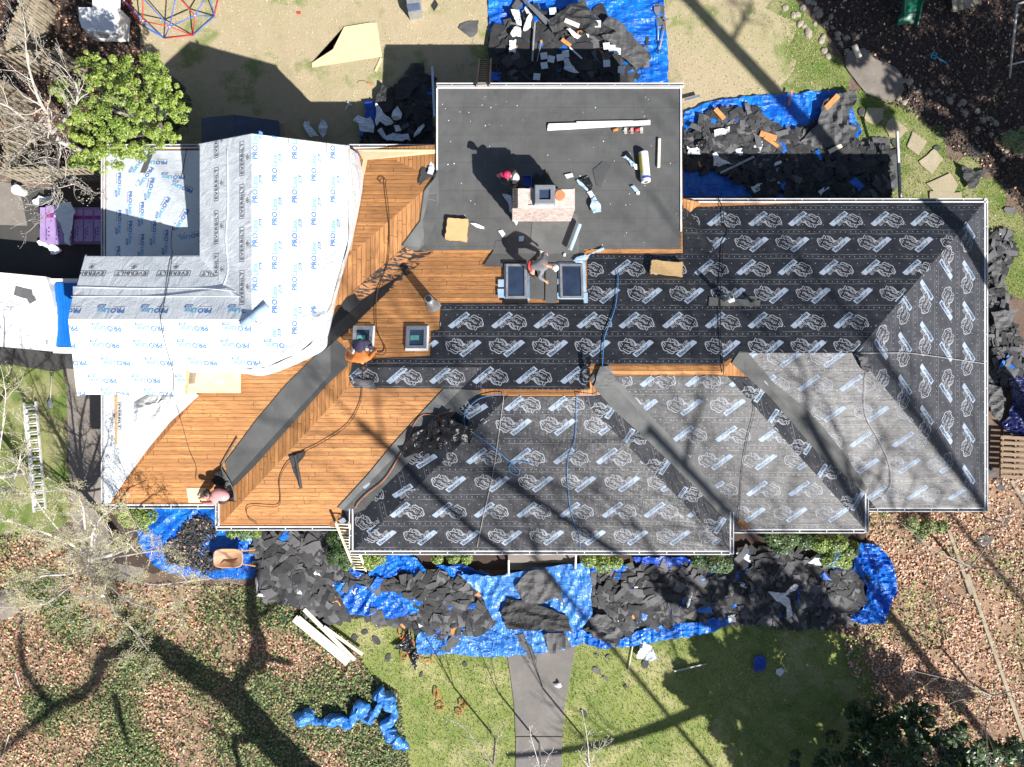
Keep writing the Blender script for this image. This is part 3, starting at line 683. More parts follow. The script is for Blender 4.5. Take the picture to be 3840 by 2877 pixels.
gutter('gutter', (eX(2737, Z2), eY(2066, Z2)-.1), (eX(2737, Z2), eY(1920, Z2)), Z2, (1, 0)); gutter('gutter', (eX(1324, Z2)-.1, eY(2066, Z2)), (eX(2737, Z2), eY(2066, Z2)), Z2, (0, -1)); gutter('gutter', (eX(1324, Z2), eY(2066, Z2)), (eX(1324, Z2), eY(1908, Z2)), Z2, (-1, 0))
gutter('gutter', (eX(822, Z3)-.1, eY(1975, Z3)), (eX(1320, Z3), eY(1975, Z3)), Z3, (0, -1)); gutter('gutter', (eX(822, Z3), eY(1975, Z3)), (eX(822, Z3), eY(1876, Z3)), Z3, (-1, 0)); gutter('gutter', (xW-.1, eY(1893, 3)), (eX(818, Z3), eY(1893, 3)), 3.0, (0, -1))
gutter('gutter', (xW-.1, eY(556, 3)), (XSW-.05, eY(556, 3)), 3.0, (0, 1)); gutter('gutter', (xW, eY(1893, 3)), (xW, eY(556, 3)), 3.0, (-1, 0))
bm = bmesh.new()
for a, b in (((1640, 334), (1640, 640)), ((2552, 330), (2552, 870)), ((1640, 332), (2552, 332))): bar(bm, RP(*a, .06), RP(*b, .06), .05, .05)
obj('drip_edge', bm, 'trim', house)
bm = bmesh.new(); zt = lambda x, y: pz('SH', x, y)-.1
prism(bm, [(XSW-.02, 3.9), (XSW+.05, 3.9), (XSW+.05, YSH), (XSW-.02, YSH)], 2.6, zt); prism(bm, [(XSE-.05, 3.9), (XSE+.02, 3.9), (XSE+.02, YSH), (XSE-.05, YSH)], 2.6, zt); obj('fascia', bm, 'trim', house)
# ---------------------------------------------------------------- skylights
def skylight(px, h=.16, kind='big'):
    x0, y0, x1, y1 = px; A = RP(x0, y1); B = RP(x1, y0)
    cx, cy = (A.x+B.x)/2, (A.y+B.y)/2
    fr = bpy.data.objects.new('skylight', None); COL.objects.link(fr); fr.location = (cx, cy, rz(cx, cy)); fr.parent = house
    X0, X1, Y0, Y1 = A.x, B.x, A.y, B.y; t = .07 if kind == 'big' else .10
    f = lambda o: (lambda x, y: rz(x, y)+o)
    bm = bmesh.new()
    if kind == 'big': prism(bm, [(X0-.06, Y0-.07), (X1+.1, Y0-.07), (X1+.1, Y1+.07), (X0-.06, Y1+.07)], f(.02), f(.075))
    else: prism(bm, [(X0-.03, Y0-.07), (X1+.05, Y0-.07), (X1+.05, Y1+.03), (X0-.03, Y1+.03)], f(.02), f(.06))
    pobj('flashing_tape', bm, 'ice_blue' if kind == 'big' else 'white_paint', fr)
    bm = bmesh.new()
    for q in ([(X0, Y0), (X1, Y0), (X1, Y0+t), (X0, Y0+t)], [(X0, Y1-t), (X1, Y1-t), (X1, Y1), (X0, Y1)], [(X0, Y0+t), (X0+t, Y0+t), (X0+t, Y1-t), (X0, Y1-t)], [(X1-t, Y0+t), (X1, Y0+t), (X1, Y1-t), (X1-t, Y1-t)]):
        prism(bm, q, f(.03), f(h))
    pobj('frame', bm, 'metal_dull' if kind == 'big' else 'metal', fr)
    bm = bmesh.new(); prism(bm, [(X0+t, Y0+t), (X1-t, Y0+t), (X1-t, Y1-t), (X0+t, Y1-t)], f(.03), f(h-.03)); pobj('pane', bm, 'glass_dark', fr)
    if kind != 'big':
        w_, h_ = X1-X0, Y1-Y0; bm = bmesh.new(); prism(bm, [(X0+.2*w_, Y0+.38*h_), (X0+.62*w_, Y0+.38*h_), (X0+.62*w_, Y0+.60*h_), (X0+.2*w_, Y0+.60*h_)], f(h-.029), f(h-.02)); pobj('sticker', bm, 'glass_green', fr)
skylight((1897, 993, 1974, 1120)); skylight((2101, 993, 2183, 1120)); skylight((1324, 1226, 1402, 1308), .14, 'small'); skylight((1524, 1226, 1604, 1308), .14, 'small')
# flashing strips around the big skylights
for q, mt in (([(1868, 1050), (1893, 1050), (1893, 1078), (1868, 1078)], 'ice_blue'), ([(1866, 1085), (1893, 1085), (1893, 1118), (1868, 1118)], 'ice_blue'), ([(2090, 1048), (2100, 1048), (2100, 1068), (2090, 1068)], 'white_paint'), ([(2088, 1100), (2098, 1100), (2100, 1120), (2090, 1124)], 'ice_blue'), ([(2180, 1100), (2203, 1100), (2203, 1138), (2188, 1138)], 'ice_blue'),
              ([(1883, 1122), (1978, 1122), (1980, 1138), (1883, 1138)], 'black'), ([(2095, 1125), (2188, 1125), (2190, 1140), (2095, 1138)], 'black'), ([(1880, 978), (1975, 978), (1975, 990), (1880, 990)], 'black')):
    px_quad('flashing_tape', q, mt, .085, .008)
# ---------------------------------------------------------------- chimney
zc0, zc1 = 3.35, 5.3
def CP(px, py): return W(px, py, zc1)
chm = bpy.data.objects.new('chimney', None); COL.objects.link(chm); chm.parent = house
A = CP(1921, 784); B = CP(2157, 706); chm.location = ((A.x+B.x)/2, (A.y+B.y)/2, zc0)
X0, X1, Y0, Y1 = A.x, B.x, A.y, B.y
bm = bmesh.new()
n = 16
for i in range(n): box(bm, X0+.01*(i % 2), X1-.01*(i % 2), Y0+.01*(i % 2), Y1-.01*(i % 2), zc0+i*(zc1-zc0)/n, zc0+(i+.93)*(zc1-zc0)/n)
pobj('brick_shaft', bm, 'brick', chm)
bm = bmesh.new(); box(bm, X0+.17, X0+.42, Y0+.02, Y1-.02, zc1, zc1+.05); box(bm, X0+.42, X0+.48, Y0+.02, Y1-.02, zc1, zc1+.02); box(bm, X1-.62, X1-.03, Y0+.05, Y1-.04, zc1, zc1+.035); box(bm, X0+.42, X1-.02, Y0+.02, Y0+.11, zc1, zc1+.03); pobj('crown', bm, 'concrete_cap', chm)
bm = bmesh.new(); 
for i in range(9):
    for j in range(2): box(bm, X0+.01+j*.075, X0+.07+j*.075, Y0+.02+i*.068, Y0+.075+i*.068, zc1, zc1+.02+.02*random.random())
pobj('brick_edge', bm, 'brick_dark', chm)  # darker bricks along the left edge of the top
bm = bmesh.new(); x0 = CP(2003, 0).x; x1 = CP(2082, 0).x; y0 = CP(0, 773).y; y1 = CP(0, 697).y
box(bm, x0, x1, y0, y1, zc1+.03, zc1+.09); t = .15
for q in ((x0+.03, x0+t, y0+.03, y1-.03), (x1-t, x1-.03, y0+.03, y1-.03), (x0+t, x1-t, y0+.03, y0+t), (x0+t, x1-t, y1-t, y1-.03)): box(bm, *q, zc1+.09, zc1+.20)
pobj('chase_cover', bm, 'metal', chm)
bm = bmesh.new(); box(bm, x0+t, x1-t, y0+t, y1-t, zc1+.07, zc1+.12); pobj('flue_opening', bm, 'glass_dark', chm)
bm = bmesh.new(); c = CP(2099, 734); r = bmesh.ops.create_cone(bm, cap_ends=True, segments=20, radius1=.165, radius2=.14, depth=.1, matrix=Matrix.Translation((c.x, c.y, zc1+.08))); pobj('clay_flue', bm, 'terracotta', chm)
# ---------------------------------------------------------------- vents
def vent(px, py, r, h, mat, lean=(0, 0), flash=.22, fm='metal_dull'):
    p = RP(px, py); v = bpy.data.objects.new('vent_pipe', None); COL.objects.link(v); v.parent = house; v.location = p
    bm = bmesh.new(); tube(bm, [p, p+Vector((lean[0], lean[1], h*.55)), p+Vector((lean[0]*2, lean[1]*2, h))], [r*1.25, r, r*.95], 14); pobj('pipe', bm, mat, v)
    bm = bmesh.new(); q = p+Vector((lean[0]*2, lean[1]*2, h)); bmesh.ops.create_cone(bm, cap_ends=True, segments=14, radius1=r*.7, radius2=r*.7, depth=.02, matrix=Matrix.Translation(q+Vector((0, 0, .005)))); pobj('opening', bm, 'black', v)
    bm = bmesh.new(); pts = [(p.x+flash*math.cos(a)*rnd(.8, 1.2), p.y+flash*math.sin(a)*rnd(.8, 1.2)) for a in [k*PI/4 for k in range(8)]]; prism(bm, pts, lambda x, y: rz(x, y)+.02, lambda x, y: rz(x, y)+.05); pobj('boot', bm, fm, v)
vent(1627, 1146, .13, 1.0, 'metal', (-.03, .05)); vent(2716, 1125, .07, .8, 'metal_dull', (0, 0), .18); vent(2815, 1130, .05, .25, 'black', (0, 0), .2, 'membrane_soft')
px_quad('flashing_patch', [(2658, 1115), (2850, 1128), (2845, 1150), (2655, 1148)], 'membrane_soft', .05)
p = RP(2724, 1120); bm = bmesh.new(); tube(bm, [p+Vector((-.06, -.02, .3)), p+Vector((.0, -.1, .42)), p+Vector((.1, -.06, .42))], .09, 12); obj('vent_hood', bm, 'white_paint', house)
# ---------------------------------------------------------------- ground
def ground_mat(name, cols, scales=(.6, 4, 22), bump=.7, bs_=26, thr=(.42, .6), rough=.9, dist=.03, patch=None):
    m, nt, bs = newmat(name); v = coords(nt)
    a = ramp(nt, noi(nt, scales[0], 4, v, .6), *thr); b = ramp(nt, noi(nt, scales[1], 4, v, .65), .35, .65); c = ramp(nt, noi(nt, scales[2], 3, v, .7), .3, .7)
    base = mixc(nt, a, cols[0], cols[1]); base = mixc(nt, mth(nt, 'MULTIPLY', b, .55), base, cols[2]); base = mixc(nt, mth(nt, 'MULTIPLY', c, .5), base, cols[3])
    if patch: base = mixc(nt, mth(nt, 'MULTIPLY', ramp(nt, noi(nt, patch[1], 5, v, .65), patch[2], patch[2]+.09), patch[3]), base, patch[0])
    nt.links.new(base, bs.inputs['Base Color']); bs.inputs['Roughness'].default_value = rough; bs.inputs['Specular IOR Level'].default_value = .2
    bumpn(nt, bs, noi(nt, bs_, 4, v, .7), bump, dist); return m
ground_mat('soil', ((.12, .085, .062), (.20, .14, .105), (.07, .05, .038), (.26, .19, .15)))
ground_mat('mulch', ((.050, .036, .030), (.085, .060, .048), (.030, .022, .020), (.13, .095, .08)), (.5, 5, 30))
ground_mat('dry_turf', ((.46, .38, .25), (.38, .35, .19), (.54, .45, .31), (.31, .27, .16)), (.35, 2.5, 30), .9, 30, (.45, .62), patch=((.15, .22, .05), .55, .55, .75))
ground_mat('mixed_turf', ((.36, .33, .18), (.17, .22, .06), (.28, .29, .12), (.12, .15, .04)), (.45, 2.2, 26), .9, 26, (.42, .56), patch=((.10, .17, .03), .7, .50, .8))
ground_mat('green_turf', ((.30, .34, .10), (.16, .24, .05), (.42, .40, .18), (.10, .15, .035)), (.4, 2.2, 26), .9, 26, (.40, .60), patch=((.46, .42, .22), .6, .53, .6))
ground_mat('litter', ((.42, .27, .18), (.30, .20, .13), (.52, .34, .24), (.12, .09, .06)), (.5, 3, 16), .9, 14, (.4, .6), dist=.05)
ground_mat('asphalt', ((.055, .055, .055), (.075, .073, .07), (.045, .045, .045), (.10, .10, .095)), (.3, 3, 60), .5, 60)
ground_mat('paving', ((.20, .175, .15), (.26, .235, .205), (.16, .14, .12), (.31, .28, .25)), (.5, 3, 45), .4, 40)
ground_mat('concrete', ((.17, .16, .15), (.22, .205, .19), (.13, .12, .115), (.27, .25, .235)), (.6, 3, 50), .35, 50)
ground_mat('flagstone', ((.34, .29, .19), (.42, .36, .25), (.27, .23, .16), (.46, .41, .30)), (.9, 5, 30), .4, 20)
ground_mat('slab', ((.17, .15, .13), (.26, .23, .19), (.12, .105, .095), (.30, .26, .22)), (.7, 4, 30), .5, 20)
ground_mat('fieldstone', ((.28, .24, .19), (.38, .33, .26), (.20, .18, .14), (.42, .38, .31)), (1.5, 6, 30), .6, 14)
def setting(name, bm, mat, kind='structure'):
    o = obj(name, bm, mat); o['kind'] = kind; return o
bm = bmesh.new(); bmesh.ops.create_grid(bm, size=110, x_segments=8, y_segments=8); setting('ground', bm, 'soil')
def zone(name, px, mat, z, jag=.12, step=.35):
    P = [W(x, y, 0) for x, y in px]; out = []
    for i in range(len(P)):
        a, b = P[i], P[(i+1) % len(P)]; n = max(1, int((b-a).length/step))
        for k in range(n):
            p = a.lerp(b, k/n); j = jag*noise.noise(Vector((p.x*1.3, p.y*1.3, 3)))*2; d = (b-a).normalized(); out.append((p.x-d.y*j, p.y+d.x*j))
    bm = bmesh.new(); bm.faces.new([bm.verts.new((x, y, z)) for x, y in out]); bmesh.ops.triangulate(bm, faces=bm.faces)
    return setting(name, bm, mat)
Z_NL = [(470, -300), (3000, -300), (2960, -20), (3010, 60), (3100, 170), (3160, 250), (3180, 400), (3400, 470), (3450, 800), (700, 800), (640, 560), (700, 330), (560, 230), (430, 60)]
zone('lawn', Z_NL, 'dry_turf', .004)
Z_NE = [(2900, -120), (2985, 20), (3060, 90), (3130, 200), (3185, 320), (3420, 430), (3560, 560), (3680, 620), (3900, 860), (3900, 1130), (3720, 1120), (3560, 1100), (3200, 780), (3150, 560), (3000, 380), (2950, 200)]
zone('lawn', Z_NE, 'mixed_turf', .008, .55)
zone('driveway', [(-900, 760), (60, 700), (240, 700), (420, 780), (420, 1010), (420, 1420), (300, 1420), (-900, 1330)], 'asphalt', .006, .03)
zone('pavement', [(-400, 640), (70, 690), (104, 848), (-400, 830)], 'paving', .02, .02)
zone('path', [(250, 1380), (390, 1400), (395, 1900), (420, 2110), (540, 2130), (520, 2190), (330, 2160), (270, 1950), (255, 1700)], 'paving', .012, .02)
zone('lawn', [(-300, 1368), (250, 1384), (256, 1700), (262, 1960), (180, 2000), (-300, 2040)], 'mixed_turf', .009)
Z_IVY = [(-300, 2040), (180, 2000), (330, 2160), (540, 2190), (960, 2200), (1200, 2330), (1330, 2420), (1400, 2540), (1500, 2600), (1540, 2877), (1560, 3100), (-300, 3100)]
zone('leaf_bed', Z_IVY, 'litter', .005)
Z_SL = [(1150, 2240), (1900, 2300), (3000, 2300), (3230, 2420), (3300, 2600), (3200, 2877), (3200, 3100), (1560, 3100), (1530, 2877), (1490, 2620), (1390, 2560), (1340, 2450), (1240, 2350)]
zone('lawn', Z_SL, 'green_turf', .009)
Z_SE = [(3260, 1900), (4200, 1700), (4200, 3100), (3180, 3100), (3230, 2650), (3160, 2420), (3250, 2250)]
zone('leaf_bed', Z_SE, 'litter', .006)
bm = bmesh.new(); pth = [(1898, 2425), (2162, 2410), (2140, 2520), (2118, 2640), (2108, 2758), (1934, 2758), (1928, 2640), (1915, 2540)]
prism(bm, [tuple(W(*p)[:2]) for p in pth], -.05, .05); setting('path', bm, 'concrete')
bm = bmesh.new(); prism(bm, [tuple(W(*p)[:2]) for p in [(1935, 2762), (2108, 2762), (2104, 3100), (1930, 3100)]], -.05, .047); setting('path', bm, 'concrete')
zone('planting_bed', [(400, 1900), (3300, 1900), (3200, 2140), (400, 2140)], 'mulch', .003, .1)
# ---------------------------------------------------------------- scattered litter, ivy and grass (stuff)
def scatter(name, zones, n, size, mats, weights, z=.02, tilt=.5, avoid=None, shape='leaf', dens=None, zr=.04):
    V = []; F = []; MI = []; P = []
    polys = [[tuple(W(x, y)[:2]) for x, y in zp] for zp in zones]
    for poly in polys:
        xs = [p[0] for p in poly]; ys = [p[1] for p in poly]; A = (min(xs), max(xs), min(ys), max(ys)); k = 0; t = 0
        A = (max(A[0], -20.5), min(A[1], 20.5), max(A[2], -15.5), min(A[3], 15.5))
        while k < n//len(polys) and t < n*6:
            t += 1; x, y = rnd(A[0], A[1]), rnd(A[2], A[3])
            if not inpoly(x, y, poly) or (avoid and avoid(x, y)): continue
            if dens and random.random() > dens(x, y): continue
            P.append((x, y)); k += 1
    for x, y in P:
        s = rnd(*size); a = rnd(0, 2*PI); k = len(V); mi = random.choices(range(len(mats)), weights)[0]
        if shape == 'leaf':
            tx, ty = rnd(-tilt, tilt), rnd(-tilt, tilt); z0 = z+rnd(0, zr)
            for u, v in ((-.5, 0), (-.08, -.36), (.5, 0), (-.05, .38)):
                dx = (u*math.cos(a)-v*math.sin(a))*s; dy = (u*math.sin(a)+v*math.cos(a))*s; V.append((x+dx, y+dy, z0+dx*tx+dy*ty+s*.3))
            F.append((k, k+1, k+2, k+3)); MI.append(mi)
        else:
            dx, dy = math.cos(a)*s*.12, math.sin(a)*s*.12; lx, ly = rnd(-.6, .6)*s, rnd(-.6, .6)*s
            V += [(x-dx, y-dy, z), (x+dx, y+dy, z), (x+lx, y+ly, z+s*rnd(.5, .9))]; F.append((k, k+1, k+2)); MI.append(mi)
    me = bpy.data.meshes.new(name); me.from_pydata(V, [], F)
    for m in mats: me.materials.append(MATS[m])
    me.polygons.foreach_set('material_index', MI); me.update()
    o = bpy.data.objects.new(name, me); COL.objects.link(o); return o
random.seed(4)
for nm, c in (('leaf_tan', (.62, .38, .25)), ('leaf_rust', (.44, .20, .10)), ('leaf_pale', (.72, .51, .38)), ('leaf_brown', (.20, .11, .07)), ('ivy_dark', (.035, .06, .022)), ('ivy_mid', (.10, .155, .045)), ('ivy_pale', (.25, .31, .11)),
              ('grass_green', (.15, .25, .04)), ('grass_lime', (.29, .39, .10)), ('grass_straw', (.60, .53, .34)), ('chip_dark', (.035, .026, .022)), ('chip_mid', (.11, .075, .055))):
    M(nm, c, .65, .2, 3)
random.seed(4)
pathp = [tuple(W(*p)[:2]) for p in [(1898, 2400), (2162, 2400), (2108, 2758), (2104, 3100), (1930, 3100), (1934, 2758)]]
onpath = lambda x, y: inpoly(x, y, pathp)
ivyd = lambda x, y: .15+.85*max(0, min(1, .5+2.2*noise.noise(Vector((x*.45, y*.45, 1)))+.11*(x+12)))
litd = lambda x, y: max(.12, min(1, .62+1.5*noise.noise(Vector((x*.8, y*.8, 5)))+.9*noise.noise(Vector((x*2.6, y*2.6, 6)))))
tag(scatter('leaf_litter', [Z_IVY], 26000, (.05, .12), ['leaf_tan', 'leaf_rust', 'leaf_pale', 'leaf_brown'], (4, 2, 2, 2), .01, .7, None, 'leaf', litd), 'rust and tan fallen leaves over the ivy bed at lower left', 'leaves', None, 'stuff')
tag(scatter('ivy', [Z_IVY], 32000, (.05, .11), ['ivy_dark', 'ivy_mid', 'ivy_pale'], (3, 4, 2.5), .05, .6, None, 'leaf', ivyd, .09), 'dark green ivy leaves creeping through the fallen leaves', 'ivy', None, 'stuff')
tag(scatter('leaf_litter', [Z_SE], 20000, (.05, .12), ['leaf_tan', 'leaf_rust', 'leaf_pale', 'leaf_brown'], (4, 2, 3, 2), .01, .7, None, 'leaf', litd), 'dry pinkish tan leaves east of the front lawn', 'leaves', None, 'stuff')
tag(scatter('undergrowth', [Z_SE], 2600, (.05, .12), ['ivy_mid', 'grass_lime', 'ivy_pale'], (3, 3, 2), .03, .6, None, 'leaf', lambda x, y: .05+.95*max(0, min(1, 3*noise.noise(Vector((x*.5, y*.5, 9))))), .09), 'small green weeds showing between the dry leaves', 'weeds', None, 'stuff')
tag(scatter('grass', [Z_SL], 30000, (.06, .13), ['grass_green', 'grass_lime', 'grass_straw'], (4, 3, 4), .008, 0, onpath, 'blade'), 'green front lawn grass either side of the concrete path', 'grass', None, 'stuff')
tag(scatter('grass', [Z_NL], 26000, (.05, .11), ['grass_straw', 'grass_lime', 'grass_straw'], (7, 1, 4), .004, 0, None, 'blade'), 'straw coloured dormant grass of the back lawn', 'grass', None, 'stuff')
tag(scatter('grass', [Z_NE], 12000, (.06, .12), ['grass_green', 'grass_lime', 'grass_straw'], (4, 4, 3), .008, 0, None, 'blade'), 'greener grass around the stepping stones', 'grass', None, 'stuff')
Z_MU = [(3000, -60), (3900, -60), (3900, 860), (3680, 620), (3560, 560), (3420, 430), (3300, 380), (3150, 200)]
zone('mulch_bed', Z_MU, 'mulch', .006, .15); zone('mulch_bed', [(-60, -60), (480, -60), (560, 250), (690, 330), (640, 560), (400, 640), (-60, 640)], 'mulch', .006, .2)
tag(scatter('bark_chips', [Z_MU], 9000, (.05, .12), ['chip_dark', 'chip_mid', 'leaf_tan'], (5, 4, .6), .006, .5), 'dark bark chips under the play area beyond the stone edging', 'bark chips', None, 'stuff')
tag(scatter('bark_chips', [[(-60, -60), (480, -60), (560, 250), (690, 330), (640, 560), (400, 640), (-60, 640)]], 7000, (.05, .12), ['chip_dark', 'chip_mid', 'leaf_tan', 'leaf_rust'], (5, 4, 2, 1), .006, .5), 'dark bark chips and leaves by the fences at upper left', 'bark chips', None, 'stuff')
# ---------------------------------------------------------------- stones
def stone(name, px, py, r, label, group=None, h=.5, mat='fieldstone', seed=0, cat='stone'):
    p = W(px, py, 0); bm = bmesh.new(); bmesh.ops.create_icosphere(bm, subdivisions=2, radius=1); sx, sy, a = rnd(.75, 1.25), rnd(.7, 1.0), rnd(0, 3)
    for v in bm.verts:
        q = v.co.copy(); k = 1+.25*noise.noise(q*1.3+Vector((seed, 0, 0))); q *= k; q.z = max(q.z, -.3); v.co = Vector((q.x*sx*r, q.y*sy*r, q.z*r*h+r*h*.25))
    bmesh.ops.rotate(bm, matrix=Matrix.Rotation(a, 3, 'Z'), verts=bm.verts); o = obj(name, bm, mat); o.location = p; return tag(o, label, cat, group)
random.seed(11); line = [(2945, 30), (2975, 60), (3000, 90), (3015, 100), (3030, 125), (3050, 60), (3070, 55), (3095, 90), (3030, 5), (3050, 12), (3115, 65), (3120, 105), (3140, 130), (3140, 145), (3150, 165), (3165, 145), (3175, 145), (3155, 175), (3215, 140), (3175, 195), (3080, 155), (3090, 190), (3105, 212), (3085, 140), (3055, 90), (2990, 55), (3010, 30), (3060, 35)]
for i, (x, y) in enumerate(line): stone('edging_stone', x, y, rnd(.10, .17) if i != 6 else .2, 'pale rounded fieldstone in the curved edging above the grey stone slab', 'edging stones north of the slab', seed=i)
line = [(3390, 305), (3410, 308), (3425, 328), (3445, 345), (3478, 340), (3490, 352), (3513, 342), (3530, 350), (3577, 360), (3560, 378), (3595, 395), (3610, 385), (3370, 372), (3390, 385), (3615, 425), (3665, 418), (3685, 452), (3700, 445), (3715, 448), (3732, 462), (3665, 485), (3715, 505), (3735, 520), (3775, 565), (3760, 600)]
for i, (x, y) in enumerate(line): stone('edging_stone', x, y, rnd(.08, .15), 'pale fieldstone in the straggling edging below the grey stone slab', 'edging stones south of the slab', seed=i+50)
def flatstone(name, px, label, cat, mat, h, jag=.05, seed=0, group=None):
    P = [W(*p, 0) for p in px]; out = []
    for i in range(len(P)):
        a, b = P[i], P[(i+1) % len(P)]
        for k in range(5):
            q = a.lerp(b, k/5); j = jag*noise.noise(Vector((q.x*2+seed, q.y*2, 0))); d = (b-a).normalized(); out.append((q.x-d.y*j, q.y+d.x*j))
    bm = bmesh.new(); prism(bm, out, 0, h); return tag(obj(name, bm, mat), label, cat, group)
flatstone('stone_slab', [(3180, 195), (3235, 185), (3300, 230), (3350, 255), (3385, 300), (3385, 335), (3350, 385), (3330, 385), (3260, 360), (3225, 320), (3165, 255)], 'large uneven grey stone slab bridging the stone edging', 'stone slab', 'slab', .09, .15)
for k, (px_, lb) in enumerate([([(3250, 405), (3310, 410), (3310, 450), (3285, 470), (3240, 450)], 'brown stepping stone in shade nearest the blue tarp'), ([(3340, 440), (3400, 485), (3370, 520), (3330, 515), (3318, 480)], 'tan stepping stone at the upper end of the standing grey pole'),
        ([(3420, 495), (3475, 530), (3440, 585), (3398, 550)], 'tan stepping stone right of the grey pole with a felt strip on it'), ([(3500, 560), (3535, 600), (3490, 655), (3445, 610)], 'mottled stepping stone in dappled shade above the big pale one'),
        ([(3470, 690), (3560, 650), (3590, 695), (3570, 735), (3500, 725)], 'large pale stepping stone beside the crumpled felt'), ([(3485, 722), (3600, 722), (3600, 757), (3485, 757)], 'square yellowish paving stone cut off by the house gutter')]):
    flatstone('stepping_stone', px_, lb, 'stepping stone', 'flagstone', .05+.004*k, .06, k*7, 'stepping stones')
# ---------------------------------------------------------------- plants
M('bark_pale', (.62, .58, .54), .8, .2, 6, .3, 20); M('bark_mid', (.46, .42, .37), .8, .2, 6); M('bark_grey', (.30, .26, .23), .85, .25, 6); M('bark_dark', (.10, .08, .065), .9, .3, 6); M('bud', (.42, .40, .17), .6, .2, 5); M('bud_white', (.50, .48, .38), .6, .1, 5)
def leafmat(name, c, c2, tr=.25):
    m, nt, bs = newmat(name); f = ramp(nt, noi(nt, 1.1, 3, coords(nt)), .35, .65); nt.links.new(mixc(nt, f, c, c2), bs.inputs['Base Color']); bs.inputs['Roughness'].default_value = .42
    bs.inputs['Subsurface Weight'].default_value = 0
leafmat('leaf_magnolia', (.15, .235, .025), (.30, .38, .06)); leafmat('leaf_deep', (.022, .05, .018), (.045, .09, .028)); leafmat('leaf_holly', (.05, .10, .022), (.10, .16, .04)); leafmat('needle', (.09, .14, .075), (.16, .21, .12))
leafmat('pine', (.03, .05, .02), (.05, .08, .03))
def leafcloud(centres, n, size, tilt=1.0):
    """many leaf-sized faces round the given clumps (x, y, z, r)"""
    V = []; F = []
    for _ in range(n):
        cx, cy, cz, r = random.choice(centres); d = Vector((random.gauss(0, 1), random.gauss(0, 1), random.gauss(0, 1))).normalized()*r*rnd(.45, 1.0)**.6; d.z *= .75
        p = Vector((cx, cy, cz))+d; s = rnd(*size); a = Vector((rnd(-1, 1), rnd(-1, 1), rnd(-.5, .5)*tilt)).normalized(); nrm = (d.normalized()*.6+Vector((rnd(-.6, .6), rnd(-.6, .6), 1))).normalized(); b = nrm.cross(a).normalized(); a = b.cross(nrm)
        k = len(V); V += [p-a*s*.5, p-b*s*.22, p+a*s*.5, p+b*s*.22]; F.append((k, k+1, k+2, k+3))
    return V, F
def leafobj(name, centres, n, size, mats, parent, w_=None):
    V, F = leafcloud(centres, n, size); me = bpy.data.meshes.new(name); inv = parent.matrix_basis.inverted(); me.from_pydata([tuple(inv @ v) for v in V], [], F)
    for m in mats: me.materials.append(MATS[m])
    me.polygons.foreach_set('material_index', random.choices(range(len(mats)), w_ or [1]*len(mats), k=len(F))); me.update()
    o = bpy.data.objects.new(name, me); COL.objects.link(o); o.parent = parent; return o
def branchy(bm, p, d, L, r, depth, tips, spread=.55, up=.1, kids=3, minr=.006, seg=5):
    """recursive bare limb; collects tip points"""
    pts = [p]; q = p.copy(); dd = d.copy(); n = 3
    for i in range(n):
        dd = (dd+Vector((rnd(-.25, .25), rnd(-.25, .25), rnd(-.12, .2)+up*.3))).normalized(); q = q+dd*L/n; pts.append(q.copy())
    r2 = max(minr, r*.62); tube(bm, pts, [r+(r2-r)*i/n for i in range(n+1)], seg if depth > 1 else 3, 0, False)
    if depth <= 0: tips.append(q); return
    for k in range(kids):
        t = random.choice((1, 2, 3)) if k else 3; nd_ = (dd+Vector((rnd(-1, 1), rnd(-1, 1), rnd(-.5, .7)))*spread).normalized()
        branchy(bm, pts[t], nd_, L*rnd(.55, .82), r2*rnd(.7, .95), depth-1, tips, spread, up, kids, minr, seg)
        if t < 3: tips.append(pts[t])
def bare_tree(name, label, cat, base, limbs, trunk_r, depth, bark, bud=None, budn=3, buds=.05, group=None, kids=3, spread=.55, L0=1.0, trunk=None, minr=.006):
    rt = root(name, label, cat, tuple(base), group); bm = bmesh.new(); tips = []; tr = trunk or [base, limbs[0][0][0]]
    tube(bm, tr, [trunk_r*1.15]+[trunk_r]*(len(tr)-1), 8); pobj('trunk', bm, bark, rt)
    bm = bmesh.new()
    for pts, r in limbs:
        P = smoothpath(pts, 4); n = len(P); rr = [max(minr*1.5, r*(1-.75*i/(n-1))) for i in range(n)]; tube(bm, P, rr, 6, 0, False)
        for i in range(2, n, 2):
            d = (P[i]-P[i-1]).normalized()
            for _ in range(2): branchy(bm, P[i], (d*.6+Vector((rnd(-1, 1), rnd(-1, 1), rnd(-.2, .6)))).normalized(), L0*rnd(.6, 1.1)*(1-.3*i/n), rr[i]*.55, depth, tips, spread, .1, kids, minr)
        branchy(bm, P[-1], (P[-1]-P[-2]).normalized(), L0, rr[-1], depth, tips, spread, .1, kids, minr)
    pobj('crown', bm, bark, rt)
    if bud:
        V = []; F = []; inv = rt.matrix_basis.inverted()
        for t in tips:
            for _ in range(budn):
                p = inv @ (t+Vector((rnd(-.09, .09), rnd(-.09, .09), rnd(-.06, .08)))); s = buds*rnd(.6, 1.2); k = len(V); a = rnd(0, 6.28); c, s_ = math.cos(a)*s, math.sin(a)*s
                V += [(p.x-c, p.y-s_, p.z), (p.x+s_*.7, p.y-c*.7, p.z+rnd(-.5, .5)*s), (p.x+c, p.y+s_, p.z+rnd(0, .5)*s), (p.x-s_*.7, p.y+c*.7, p.z)]; F.append((k, k+1, k+2, k+3))
        me = bpy.data.meshes.new('foliage'); me.from_pydata(V, [], F); link('foliage', me, bud, rt)
    return rt
random.seed(21)
